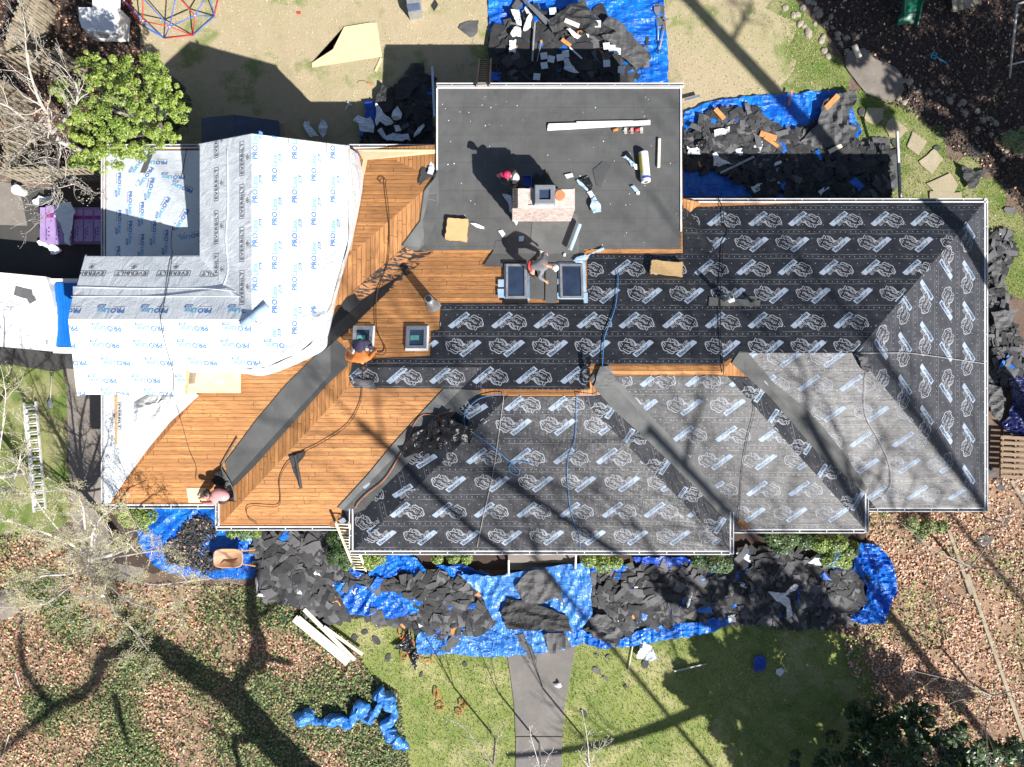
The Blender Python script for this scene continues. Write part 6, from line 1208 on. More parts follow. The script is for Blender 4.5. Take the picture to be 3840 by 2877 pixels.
# ---------------------------------------------------------------- pink bundles of shingles
def bundle(px4, z, label, ng):
    (x0, y0, x1, y1) = px4; A = W(x0, y1, z); B = W(x1, y0, z); cx, cy = (A.x+B.x)/2, (A.y+B.y)/2; rt = root('shingle_bundle', label, 'shingle bundle', (cx, cy, z-.16), 'pink-wrapped shingle bundles')
    bm = bmesh.new(); box(bm, A.x, B.x, A.y, B.y, z-.16, z); bmesh.ops.bevel(bm, geom=bm.edges[:], offset=.018, segments=2, affect='EDGES'); pobj('wrapper', bm, 'pink_wrap', rt)
    w_, h_ = B.x-A.x, B.y-A.y; bm = bmesh.new(); box(bm, A.x+.02, B.x-.02, A.y+.68*h_, A.y+.80*h_, z+.001, z+.004); pobj('label_band', bm, 'magenta', rt)
    bm = bmesh.new()
    for k in range(3): bmesh.ops.create_cone(bm, cap_ends=True, segments=10, radius1=.028, radius2=.028, depth=.004, matrix=Matrix.Translation((A.x+.40*w_, A.y+(.42-.1*k)*h_, z+.002)))
    box(bm, A.x+.1*w_, A.x+.2*w_, A.y+.10*h_, A.y+.16*h_, z+.001, z+.004); box(bm, A.x+.12*w_, A.x+.2*w_, A.y+.20*h_, A.y+.40*h_, z+.001, z+.004); box(bm, A.x+.6*w_, A.x+.68*w_, A.y+.58*h_, A.y+.62*h_, z+.001, z+.004); pobj('printed_pattern', bm, 'ink_violet', rt); return rt
for k in range(3):
    for lv in range(3): bundle((276+k*38, 785, 312+k*38, 905), .95-.17*lv, ('top ' if lv == 0 else ('second ' if lv == 1 else 'third '))+'pink shingle bundle, '+('stack nearest the plastic film' if k == 0 else 'middle stack of three' if k == 1 else 'stack nearest the house gutter'), '')
for k in range(2): bundle((170+k*36, 770, 204+k*36, 915), .97, 'pink shingle bundle '+('at the left end under the bare branches' if k == 0 else 'under the crumpled film'), '')
bundle((240, 782, 268, 917), .96, 'pink shingle bundle whose end sticks out below the film', '')
bm = bmesh.new()
for k in range(3): box(bm, W(165+k*90, 0, .3).x, W(230+k*90, 0, .3).x, W(0, 905, .3).y, W(0, 790, .3).y, .0, .10)
for k in range(6): box(bm, W(165, 0, .3).x, W(390, 0, .3).x, W(0, 795+k*21, .3).y-.05, W(0, 795+k*21, .3).y+.05, .10, .13)
for k in range(5): box(bm, W(168, 0, .5).x, W(390, 0, .5).x, W(0, 910, .5).y, W(0, 785, .5).y, .14+k*.13, .26+k*.13, 1)
rt = root('pallet', 'wooden pallet carrying the pink shingle bundles', 'pallet', tuple(W(278, 850, 0))); pobj('pallet_deck', bm, ['wood_old', 'pink_wrap'], rt)
bm = cutsheet(pxg([(215, 765), (275, 760), (290, 800), (268, 900), (275, 925), (250, 912), (240, 850), (215, 815)], .95), (), .07)
for v in bm.verts: v.co.z = 1.0+.16*max(0, wrinkle(v.co.x, v.co.y, 3, 5))
tag(obj('plastic_film', bm, 'wrap_sheet'), 'crumpled clear film over the pink shingle bundles', 'plastic film')
# ---------------------------------------------------------------- truck
zt = 1.8; rt = root('truck', 'white-topped truck body with a ribbed blue deck parked beside the garage', 'truck', tuple(W(60, 1190, 0)))
P = [(-400, 990), (0, 1022), (172, 1038), (190, 1090), (203, 1150), (205, 1230), (196, 1318), (0, 1300), (-400, 1270)]
pw = pxg(P, zt); bm = bmesh.new(); prism(bm, pw, .45, zt); bmesh.ops.bevel(bm, geom=[e for e in bm.edges if e.verts[0].co.z > 2 and e.verts[1].co.z > 1.5 and e.is_manifold and len(e.link_faces) == 2 and abs(e.link_faces[0].normal.z-e.link_faces[1].normal.z) > .5], offset=.05, segments=2, affect='EDGES'); pobj('body', bm, 'truck_white', rt)
bm = bmesh.new(); prism(bm, pxg([(180, 1050), (300, 1066), (285, 1318), (200, 1312)], 1.2), .5, 1.15); pobj('bed', bm, 'metal_dull', rt)
bm = bmesh.new(); x0, x1 = W(209, 0, 1.6).x, W(292, 0, 1.6).x
n = 15
for k in range(n): 
    xa = x0+(x1-x0)*k/n; bar(bm, (xa+.03, W(0, 1062, 1.6).y, 1.6), (xa-.02, W(0, 1300, 1.6).y, 1.6), .035, .05)
box(bm, x0-.05, x1, W(0, 1300, 1.6).y, W(0, 1062, 1.6).y, 1.3, 1.575); pobj('tailgate', bm, 'truck_blue', rt)
bm = bmesh.new(); box(bm, W(200, 0, 1.55).x, W(290, 0, 1.55).x, W(0, 1324, 1.55).y, W(0, 1303, 1.55).y, .9, 1.55); pobj('side_panel', bm, 'truck_white', rt); bm = bmesh.new(); box(bm, W(180, 0, 1.55).x, W(292, 0, 1.55).x, W(0, 1062, 1.55).y, W(0, 1045, 1.55).y, .9, 1.55); pobj('side_panel', bm, 'truck_white', rt)
for y in (1300, 1050): bm = bmesh.new(); bmesh.ops.create_cone(bm, cap_ends=True, segments=24, radius1=.45, radius2=.45, depth=.28, matrix=Matrix.Translation((W(230, 0, 0).x, W(0, y, .4).y*.96, .45)) @ Matrix.Rotation(PI/2, 4, 'X')); pobj('wheel', bm, 'tyre', rt)
bm = bmesh.new(); box(bm, W(174, 0, zt).x, W(180, 0, zt).x, W(0, 1292, zt).y, W(0, 1276, zt).y, zt, zt+.02); pobj('latch', bm, 'metal_dull', rt)
bm = bmesh.new(); prism(bm, pxg([(57, 1073), (90, 1082), (118, 1088), (121, 1108), (118, 1125), (88, 1118), (83, 1117), (50, 1106)], zt+.05), zt+.01, zt+.03); prism(bm, pxg([(118, 1108), (125, 1108), (134, 1125), (108, 1140), (98, 1122)], zt+.05), zt+.002, zt+.009); tag(obj('shingle_strip', bm, 'shingle_pale'), 'grey shingle strip lying on the white truck roof', 'shingle')
# ---------------------------------------------------------------- fences
def fence(label, A, B, h, name='fence', pitch=.15, mat='fence_wood', top=True):
    A, B = Vector(A), Vector(B); rt = root(name, label, 'fence', tuple((A+B)/2)); d = (B-A); L = d.length; d.normalize(); s = Vector((-d.y, d.x, 0)); bm = bmesh.new(); k = 0; t = 0
    while t < L:
        o = .03 if k % 2 else -.03; p = A+d*t+s*o; bar(bm, p, p+Vector((0, 0, h+rnd(-.02, .02))), .10, .018, up=s); t += pitch*.72; k += 1
    pobj('picket', bm, mat, rt)
    for z in (.35, h*.55, h-.2): bm = bmesh.new(); bar(bm, A+Vector((0, 0, z)), B+Vector((0, 0, z)), .045, .09); pobj('rail', bm, mat, rt)
    t = 0
    while t <= L+.01: bm = bmesh.new(); p = A+d*t; box(bm, p.x-.05, p.x+.05, p.y-.05, p.y+.05, 0, h+.05); pobj('post', bm, mat, rt); t += max(1.2, L/max(1, round(L/2.2)))
    return rt
h = 1.8
def top(px_, py_): p = W(px_, py_, h); p.z = 0; return p
fence('shadow-box fence running along the left edge at the top', top(95, -60), top(8, 185), h); fence('short fence return between the bare tree and top left fence', top(5, 200), top(215, 185), h); fence('weathered fence along the left edge behind the bare tree', top(-10, 300), top(18, 620), h); fence('fence crossing below the evergreen tree towards the garage', top(-30, 632), top(345, 628), h)
# ---------------------------------------------------------------- garden shed, dome, bench, slide, table
rt = root('shed', 'dark slate-roofed garden shed in the shade behind the wrapped roof', 'shed', tuple(W(900, 520, 0))); bm = bmesh.new()
Z1_, Z2_ = 2.1, 2.5; A = W(758, 445, Z1_); B = W(758, 540, Z1_); C = W(880, 433, Z2_); D = W(880, 560, Z2_); E = W(1047, 455, Z1_); F_ = W(1047, 545, Z1_)
vs = [bm.verts.new(p) for p in (A, B, D, C, F_, E)]; bm.faces.new((vs[0], vs[1], vs[2], vs[3])); bm.faces.new((vs[3], vs[2], vs[4], vs[5])); ex = bmesh.ops.extrude_face_region(bm, geom=bm.faces[:]); bmesh.ops.translate(bm, verts=[g for g in ex['geom'] if isinstance(g, bmesh.types.BMVert)], vec=(0, 0, .06)); pobj('roof', bm, 'shed_roof', rt)
bm = bmesh.new(); box(bm, A.x+.15, E.x+.2, min(B.y, D.y)+.02, A.y-.15, 0, 2.05); pobj('wall', bm, 'siding', rt)
bm = bmesh.new(); q = [(1047, 455), (1085, 520), (1085, 545), (1047, 545)]; prism(bm, pxg(q, 1.6), 1.55, 1.6); pobj('lean_to_roof', bm, 'siding', rt)
# climbing dome: icosahedron-style frame of red and blue tubes
c = W(655, -25, 0); rt = root('climbing_dome', 'geodesic climbing dome of red and blue tubes, cut by the top edge', 'climbing dome', (c.x, c.y, 0)); Rd = 1.75
def ringp(n, r, z, a0): return [Vector((c.x+r*math.cos(a0+2*PI*i/n), c.y+r*math.sin(a0+2*PI*i/n), z)) for i in range(n)]
g0 = ringp(10, Rd, .05, .1); g1 = ringp(10, Rd*.93, .75, .1+PI/10); g2 = ringp(5, Rd*.58, 1.35, .1+PI/10); g3 = [Vector((c.x, c.y, 1.6))]
bmr, bmb = bmesh.new(), bmesh.new()
def st(a, b, red): tube(bmr if red else bmb, [a, b], .022, 6)
for i in range(10): st(g0[i], g0[(i+1) % 10], i % 2); st(g1[i], g1[(i+1) % 10], i % 3 == 0); st(g0[i], g1[i], i % 2 == 0); st(g0[(i+1) % 10], g1[i], i % 2)
for i in range(5): st(g2[i], g2[(i+1) % 5], 0); st(g2[i], g3[0], 1); st(g2[i], g1[2*i], 1); st(g2[i], g1[(2*i+1) % 10], 0); st(g2[i], g1[(2*i-1) % 10], i % 2)
pobj('red_frame', bmr, 'dome_red', rt); pobj('blue_frame', bmb, 'dome_blue', rt)
bm = bmesh.new()
for p in g1+g2+g3: bmesh.ops.create_icosphere(bm, subdivisions=1, radius=.05, matrix=Matrix.Translation(p))
pobj('joint', bm, 'metal_dull', rt)
rt = root('grill_cart', 'white boxy garden cart or bench beside the climbing dome', 'cart', tuple(W(375, 60, 0))); bm = bmesh.new(); prism(bm, pxg([(295, 28), (346, 28), (348, -80), (450, -80), (447, 60), (440, 122), (378, 122), (330, 118), (306, 102), (296, 70)], 1.05), .98, 1.05); pobj('top', bm, 'white_paint', rt)
bm = bmesh.new(); prism(bm, pxg([(300, 30), (446, 30), (440, 118), (320, 118)], .95), .15, .96); pobj('body', bm, 'white_paint', rt); bm = bmesh.new(); box(bm, *sorted((W(336, 0, 1.1).x, W(384, 0, 1.1).x)), *sorted((W(0, 98, 1.1).y, W(0, 66, 1.1).y)), 1.05, 1.09); pobj('lid', bm, 'truck_white', rt)
bm = bmesh.new(); tube(bm, [W(300, 80, .7), W(318, 118, .7), W(338, 140, .7), W(405, 142, .7), W(425, 120, .7), W(450, 90, .7)], .015, 5); pobj('rail', bm, 'metal', rt)
for x, y in ((305, 35), (440, 35), (325, 112), (436, 112)): bm = bmesh.new(); p = W(x, y, .1); tube(bm, [(p.x, p.y, 0), (p.x, p.y, .2)], .03, 6); pobj('leg', bm, 'metal_dull', rt)
rt = root('storage_bin', 'blue-grey bin with an open lid at the top edge of the lawn', 'bin', tuple(W(1550, 20, 0))); bm = bmesh.new(); z = .6; q = [(1520, -30), (1572, -30), (1578, 38), (1530, 46)]; prism(bm, pxg(q, z), 0, z); pobj('body', bm, 'metal_dull', rt); bm = bmesh.new(); prism(bm, pxg([(1524, 18), (1573, 12), (1577, 36), (1531, 44)], z+.02), z+.003, z+.03); pobj('lid', bm, 'panel_dark', rt)
rt = root('slide', 'green plastic playground slide at the top edge', 'slide', tuple(W(3410, 90, 0))); S = [W(3430, -80, 1.3), W(3420, 0, .8), W(3408, 50, .35), (W(3398, 92, .12))]; S = smoothpath(S, 6); bm = bmesh.new(); prof = [(-.42, .16), (-.36, .16), (-.30, .0), (0, -.03), (.30, .0), (.36, .16), (.42, .16), (.40, .0), (0, -.08), (-.40, .0)]; rg = []
for i, p in enumerate(S):
    d = (S[min(i+1, len(S)-1)]-S[max(i-1, 0)]).normalized(); s = d.cross(Vector((0, 0, 1))).normalized(); u = s.cross(d); rg.append([bm.verts.new(p+s*a*.95+u*b) for a, b in prof])
for a, b in zip(rg, rg[1:]):
    for i in range(10): bm.faces.new((a[i], a[(i+1) % 10], b[(i+1) % 10], b[i]))
bm.faces.new(rg[-1]); bm.faces.new(rg[0][::-1]); pobj('chute', bm, 'slide_green', rt)
bm = bmesh.new(); tube(bm, [S[0]+Vector((.3, 0, 0)), (S[0].x+.3, S[0].y, 0)], .03, 6); tube(bm, [S[0]-Vector((.3, 0, 0)), (S[0].x-.3, S[0].y, 0)], .03, 6); pobj('support', bm, 'metal_dull', rt)
rt = root('play_platform', 'weathered wooden platform at the top right of the bark area', 'platform', tuple(W(3640, 0, 0))); 
for k in range(5): bm = bmesh.new(); bar(bm, W(3575+k*22, -60, .5), W(3583+k*22, 44-k*7, .5), .20, .03); pobj('plank', bm, 'fence_wood', rt)
for x, y in ((3580, 30), (3660, 10)): bm = bmesh.new(); p = W(x, y, .2); box(bm, p.x-.05, p.x+.05, p.y-.05, p.y+.05, 0, .48); pobj('post', bm, 'fence_wood', rt)
rt = root('swing_frame', 'pale tubular swing frame at the top right corner', 'swing frame', tuple(W(3840, 100, 0))); bm = bmesh.new(); A = W(3815, 15, 1.9); tube(bm, [A, (A.x+1.0, A.y-1.8, .02)], .04, 6); pobj('leg', bm, 'pale_cord', rt); bm = bmesh.new(); tube(bm, [A, (A.x-.9, A.y-.4, .02)], .03, 6); pobj('leg', bm, 'bark_dark', rt); bm = bmesh.new(); tube(bm, [A, (A.x+2, A.y+.6, 1.9)], .04, 6); pobj('crossbar', bm, 'pale_cord', rt)
board('wood_pole', 'pale pole lying on the bark at the right edge', 'pole', (3778, 247), (3860, 225), .06, .05, 'pale_cord', off=.03)
rt = root('pallet', 'brown slatted pallet stood at the right edge below the dark tarp', 'pallet', tuple(W(3800, 1710, 0)))
for k in range(8): bm = bmesh.new(); bar(bm, W(3752, 1640+k*21, .42), W(3880, 1646+k*21, .42), .12, .03); pobj('slat', bm, 'wood_old', rt)  # darker wood chosen so the slats hold the pallet's shade in their colour
for k in range(3): bm = bmesh.new(); bar(bm, W(3760+k*48, 1636, .36), W(3752+k*48, 1790, .36), .05, .09); pobj('stringer', bm, 'wood_old', rt)
board('timber_edging', 'long weathered timber edging, upper piece, running down the leaf bed', 'timber', (3555, 1985), (3640, 2230), .13, .1, 'fence_wood', off=0); board('timber_edging', 'long mossy timber edging, lower piece, running to the bottom right', 'timber', (3625, 2150), (3850, 2800), .14, .1, 'fence_wood', off=.0)
board('timber_edging', 'short timber post on the leaves below the pallet', 'timber', (3790, 1800), (3850, 1900), .14, .1, 'fence_wood', off=0); board('stick', 'pale forked stick on the leaves at the left edge', 'stick', (55, 2515), (78, 2590), .03, .03, 'bark_pale', off=.08); board('stick', 'long grey stick on the leaves near the bottom left corner', 'stick', (42, 2730), (5, 2850), .03, .03, 'bark_pale', off=.08)
stone('boulder', 30, 2260, .55, 'large smooth grey boulder at the left edge', None, .5, 'slab', 3, 'boulder')
rt = root('bucket', 'white plastic bucket with a lid by the driveway corner', 'bucket', tuple(W(62, 712, 0))); bm = bmesh.new(); p = W(62, 712, .4); bmesh.ops.create_cone(bm, cap_ends=True, segments=24, radius1=.15, radius2=.18, depth=.4, matrix=Matrix.Translation((p.x, p.y, .2))); pobj('body', bm, 'white_paint', rt); bm = bmesh.new(); bmesh.ops.create_cone(bm, cap_ends=True, segments=24, radius1=.19, radius2=.185, depth=.03, matrix=Matrix.Translation((p.x, p.y, .415))); pobj('lid', bm, 'white_paint', rt)
rt = root('front_steps', 'timber and brick front steps below the centre gutter', 'steps', tuple(W(2040, 2110, 0))); 
for k in range(3): bm = bmesh.new(); box(bm, W(1905, 0, .3).x, W(2165, 0, .3).x, -6.35-.3*k, -5.9-.3*k, 0, .42-.13*k); pobj('step', bm, 'paving', rt)
bm = bmesh.new(); bar(bm, W(1908, 2100, .9), W(1908, 2160, .9), .06, .06); bar(bm, W(1908, 2155, 0), W(1908, 2155, .9), .06, .06); pobj('handrail', bm, 'white_paint', rt); bm = bmesh.new(); bar(bm, W(2160, 2080, .9), W(2158, 2130, .9), .06, .06); bar(bm, W(2158, 2130, 0), W(2158, 2130, .9), .06, .06); pobj('handrail', bm, 'white_paint', rt)
# ---------------------------------------------------------------- ropes on the ground
def tangle(name, label, pts, r, mat, loops, R0, seed, cat='rope', group=None):
    random.seed(seed); P = []
    for (x, y), (lx, ly) in zip(pts, loops):
        c0 = W(x, y, .06)
        for k in range(22): a = k*.62+rnd(-.2, .2); P.append(c0+Vector((lx*R0*math.cos(a)*rnd(.7, 1.1), ly*R0*math.sin(a)*rnd(.7, 1.1), rnd(0, .08))))
    bm = bmesh.new(); tube(bm, smoothpath(P, 3), r, 5); return tag(obj(name, bm, mat), label, cat, group)
tangle('rope_bundle', 'tied bundle of orange rope on the lawn, the one on the left', [(1635, 2600), (1650, 2650)], .014, 'orange_rope', [(.5, 1.3), (1, .9)], .17, 1); tangle('rope_bundle', 'tied bundle of orange rope on the lawn, the one on the right', [(1735, 2640), (1720, 2670)], .014, 'orange_rope', [(1, .9), (.9, .7)], .15, 2)
tangle('extension_cord', 'orange cord looped around the black plastic sheet', [(1505, 2370), (1530, 2410), (1515, 2460)], .012, 'orange_rope', [(.6, 1.3), (1.3, 1.4), (.8, 1)], .18, 3, 'cord'); tangle('extension_cord', 'orange cord coiled on the left end of the broad blue tarp', [(1600, 2430), (1600, 2460)], .012, 'orange_rope', [(1.2, 1.4), (1.3, 1)], .2, 4, 'cord')
cable('string', 'thin pale string slanting over the dry lawn beside the north ladder', 'string', [(1785, 95), (1770, 170), (1755, 190), (1730, 270)], .008, 'pale_cord', 'ground', .01)
# ---------------------------------------------------------------- things lying on the roof
def roofsheet(px, label, mat, off=.09, amp=.06, seed=0, name='plastic_scrap', cat='plastic scrap', res=.05, s=3): return sheet(name, label, cat, px, mat, 'roof', off, amp, res, seed, None, .03, s)
board('drip_edge_strip', 'white metal edging, lowest of the bundle on the low-slope roof', 'metal edging', (2052, 489), (2436, 467), .09, .03, 'white_paint', 'roof', .08); board('drip_edge_strip', 'white metal edging, middle of the bundle on the low-slope roof', 'metal edging', (2053, 480), (2436, 460), .09, .03, 'truck_white', 'roof', .10)
board('drip_edge_strip', 'short white metal edging on the upper side of the bundle', 'metal edging', (2160, 463), (2372, 459), .04, .04, 'white_paint', 'roof', .09); board('drip_edge_strip', 'white metal edging, upper of the bundle on the low-slope roof', 'metal edging', (2056, 473), (2435, 463), .06, .03, 'white_paint', 'roof', .12)
board('lumber', 'single pale board lying near the right edge of the low-slope roof', 'board', (2470, 524), (2467, 632), .09, .09, 'raw_board', 'roof', .06)
def rollobj(label, a, b, r, mat, endm='white_paint', name='membrane_roll', extra=None, lift=.05):
    A, B = RP(*a, r+lift), RP(*b, r+lift); c = (A+B)/2; rt = root(name, label, 'roll', tuple(c)); bm = bmesh.new(); tube(bm, [A, B], r, 20, 0, False); pobj('roll', bm, mat, rt, False); d = (B-A).normalized()
    for p, s in ((A, -1), (B, 1)): bm = bmesh.new(); tube(bm, [p+d*s*.0, p+d*s*.01], r*.97, 20); tube(bm, [p+d*s*.01, p+d*s*.015], r*.45, 14, 1); pobj('end', bm, [endm, 'black'], rt)
    return rt, A, B, d
rt, A, B, d = rollobj('thick white and yellow membrane roll on the low-slope roof', (2408, 580), (2418, 688), .155, 'white_paint')
M('label_yellow', (.75, .62, .06), .5, .05)
bm = bmesh.new(); side = Vector((0, 0, 1)).cross(d).normalized()
tube(bm, [A+d*.05, A+d*.70], [.157, .157], 20, 0, False); 
keep = [f for f in bm.faces if (f.calc_center_median()-A).dot(side) < -.05 or (f.calc_center_median()-A).z < -.05 and False]
sgn = 1 if side.x < 0 else -1
bmesh.ops.delete(bm, geom=[f for f in bm.faces if (f.calc_center_median()-A).x > -.05], context='FACES'); pobj('yellow_wrapper', bm, 'label_yellow', rt)
bm = bmesh.new(); tube(bm, [B-d*.16, B-d*.08], .158, 20, 0, False); bmesh.ops.delete(bm, geom=[f for f in bm.faces if abs((f.calc_center_median()-B).x) > .13 or f.calc_center_median().z < B.z], context='FACES'); pobj('blue_band', bm, 'box_blue', rt)
rollobj('light blue film roll slanting beside the chimney saddle', (2170, 850), (2135, 942), .07, 'ice_blue', 'white_paint', lift=.22); rollobj('black felt roll leaning on the board slope of the left front wing', (1110, 1705), (1132, 1828), .05, 'felt', 'black', lift=.05)
roofsheet([(1087, 1712), (1105, 1705), (1150, 1692), (1145, 1710), (1118, 1740), (1118, 1800), (1100, 1760)], 'black felt flap unrolled beside the felt roll on the boards', 'felt', .08, .05, 1, 'felt_sheet', 'felt sheet')
# tan foam seat pads used by the roofers
def pad(px, h, label):
    P = []; n = len(px); zc = [RP(*p, 0) for p in px]; out = []
    for i in range(n):
        a, b = zc[i], zc[(i+1) % n]
        for k in range(6): q = a.lerp(b, k/6); j = .025*noise.noise(Vector((q.x*9, q.y*9, 1)))*2; out.append((q.x+j, q.y-j))
    bm = bmesh.new(); prism(bm, out, lambda x, y: rz(x, y)+.06, lambda x, y: rz(x, y)+.06+h); o = obj('foam_pad', bm, 'foam'); return tag(o, label, 'foam pad')
pad([(1681, 822), (1758, 828), (1750, 910), (1671, 900)], .17, 'square tan foam pad on the left part of the low-slope roof'); pad([(2438, 978), (2557, 989), (2553, 1040), (2433, 1026)], .17, 'oblong tan foam pad on the printed black underlayment')
bm = bmesh.new(); c = RP(1853, 683, .06); box(bm, c.x-.15, c.x+.15, c.y-.17, c.y+.17, c.z, c.z+.03); bx = root('plastic_tray', 'blue plastic tub beside the chimney worker', 'tub', tuple(c))
c = RP(1976, 684, .06); bm.free(); bx.location = c; bm = bmesh.new()
for q in ((-.15, .15, -.17, -.15, 0, .14), (-.15, .15, .15, .17, 0, .14), (-.15, -.13, -.15, .15, 0, .14), (.13, .15, -.15, .15, 0, .14), (-.13, .13, -.15, .15, 0, .02)): box(bm, c.x+q[0], c.x+q[1], c.y+q[2], c.y+q[3], c.z+q[4], c.z+q[5])
pobj('body', bm, 'box_blue', bx)
bm = bmesh.new(); 
for k, (x, y, a) in enumerate(((2008, 672, -.35), (2005, 690, -.35), (2035, 680, .1), (2052, 668, .3))):
    p = RP(x, y, .10+.02*k); m_ = Matrix.Translation(p) @ Matrix.Rotation(a+PI/2, 4, 'Z') @ Matrix.Diagonal((.30, .15, .02, 1)); r_ = bmesh.ops.create_cube(bm, size=1, matrix=m_)
tag(obj('shingle_stack', bm, 'shingle_dark'), 'few dark shingles laid in the shade behind the chimney', 'shingles')
# caulking gun / grinder leaning on the chimney
rt = root('caulking_gun', 'white and steel tool lying across the chimney top', 'tool', tuple(W(1992, 740, 5.1))); bm = bmesh.new(); bar(bm, W(1990, 738, 5.08), W(1992, 818, 4.6), .03, .03); pobj('shaft', bm, 'metal_dull', rt); bm = bmesh.new(); bar(bm, W(1991, 702, 5.1), W(1989, 740, 5.1), .085, .07); bmesh.ops.bevel(bm, geom=bm.edges[:], offset=.02, segments=2, affect='EDGES'); pobj('grip', bm, 'white_paint', rt)
roofsheet([(1884, 738), (1893, 735), (1918, 742), (1922, 800), (1912, 800), (1905, 770)], 'pale plastic sheet against the left side of the chimney', 'wrap_sheet', .1, .12, 2); roofsheet([(1910, 808), (1935, 812), (1988, 822), (1985, 832), (1950, 828), (1915, 815)], 'black glossy film at the foot of the chimney', 'black_film', .09, .06, 3); roofsheet([(1918, 820), (1930, 820), (1945, 830), (1938, 850), (1925, 835)], 'white and dark tape roll below the chimney film', 'wrap_sheet', .09, .08, 4)
roofsheet([(2115, 660), (2145, 653), (2150, 668), (2125, 675)], 'white film offcut at the left of the looped backing strip', 'wrap_sheet', .1, .05, 5); roofsheet([(2160, 680), (2166, 676), (2192, 700), (2205, 715), (2200, 722), (2170, 695)], 'light blue strip right of the chimney', 'ice_blue', .1, .05, 6); roofsheet([(2172, 680), (2205, 664), (2220, 700), (2215, 722), (2195, 700)], 'black film fold next to the light blue strip', 'black_film', .1, .08, 7)
roofsheet([(2215, 745), (2228, 740), (2250, 775), (2252, 800), (2225, 805), (2210, 780)], 'light blue and white film crumple below the blue strip', 'ice_blue', .1, .1, 8); roofsheet([(2200, 722), (2215, 720), (2230, 740), (2215, 748)], 'white film knot between the blue pieces', 'wrap_sheet', .1, .08, 9); roofsheet([(2330, 595), (2358, 577), (2375, 615), (2385, 625), (2370, 630), (2345, 600)], 'blue-white film cone left of the membrane roll', 'ice_blue', .1, .08, 10)
roofsheet([(2340, 586), (2358, 578), (2373, 617), (2355, 600)], 'black film fold attached to the film cone', 'black_film', .14, .06, 11); roofsheet([(2368, 622), (2385, 622), (2390, 645), (2378, 640)], 'white twist of film touching the membrane roll', 'wrap_sheet', .1, .08, 12); roofsheet([(2362, 702), (2375, 700), (2393, 718), (2380, 722)], 'small blue-white scrap below the membrane roll', 'ice_blue', .1, .05, 13); roofsheet([(2383, 723), (2398, 722), (2395, 733), (2388, 733)], 'tiny white scrap near the right edge of the low-slope roof', 'white_paint', .1, .05, 14)
roofsheet([(2225, 640), (2258, 608), (2288, 620), (2252, 705), (2235, 700)], 'grey felt strip lying flat in the middle of the low-slope roof', 'membrane_dark', .07, .01, 15, 'felt_sheet', 'felt sheet', .1); roofsheet([(1870, 872), (1882, 866), (1896, 880), (1886, 890)], 'small white card left of the chimney saddle', 'white_paint', .08, .02, 16); roofsheet([(1763, 842), (1780, 840), (1818, 855), (1815, 862), (1790, 856)], 'white torn plastic beside the square foam pad', 'white_paint', .08, .06, 17)
roofsheet([(1946, 888), (1963, 888), (1963, 908), (1946, 908)], 'small blue card in the shadow above the skylights', 'ice_blue', .10, .01, 18); roofsheet([(2148, 980), (2160, 970), (2220, 950), (2262, 932), (2265, 938), (2215, 960), (2190, 985), (2160, 990)], 'light blue film strip below the film roll', 'ice_blue', .12, .07, 19); roofsheet([(2112, 955), (2122, 952), (2120, 965), (2112, 965)], 'white glove-sized scrap at the end of the film roll', 'white_paint', .1, .05, 20)
roofsheet([(1608, 640), (1630, 560), (1632, 640), (1624, 660), (1602, 655)], 'white torn flashing paper at the low-slope roof corner', 'wrap_sheet', .12, .08, 21); roofsheet([(1590, 615), (1640, 575), (1632, 660), (1590, 680), (1572, 700), (1578, 640)], 'grey shingle remains at the low-slope roof corner', 'shingle', .06, .04, 22, 'felt_sheet', 'felt sheet', .1)
roofsheet([(1308, 572), (1340, 578), (1352, 588), (1345, 598), (1308, 592)], 'blue tarp roll stuffed under the end of the wrap', 'tarp_deep', .12, .12, 23, 'tarp', 'tarp')
# crumpled black plastic on the valley of the centre wing
roofsheet([(1505, 1690), (1560, 1620), (1610, 1600), (1615, 1565), (1680, 1560), (1740, 1590), (1785, 1610), (1765, 1660), (1700, 1650), (1650, 1680), (1560, 1700), (1520, 1715)], 'big crumpled sheet of black plastic on the valley of the centre wing', 'black_film', .09, .26, 24, 'plastic_sheet', 'plastic sheet', .09, .9)
roofsheet([(2250, 1375), (2285, 1372), (2300, 1400), (2320, 1420), (2260, 1480), (2225, 1450), (2235, 1410)], 'grey membrane flap at the top of the centre valley', 'membrane_soft', .09, .05, 25, 'felt_sheet', 'felt sheet', .1)
roofsheet([(2195, 1340), (2208, 1335), (2210, 1460), (2198, 1462)], 'black raised flap at the end of the upper underlayment course', 'black', .05, .18, 26, 'underlayment_flap', 'felt sheet', .06); roofsheet([(3200, 1330), (3245, 1340), (3255, 1390), (3240, 1400), (3215, 1370)], 'lifted shiny flap where the right-hand hips meet', 'felt_grey', .06, .15, 27, 'underlayment_flap', 'felt sheet', .07)
roofsheet([(1328, 1420), (1400, 1425), (1420, 1462), (1350, 1450)], 'shiny torn end of the underlayment course behind the orange worker', 'felt_grey', .07, .10, 28, 'underlayment_flap', 'felt sheet', .07)
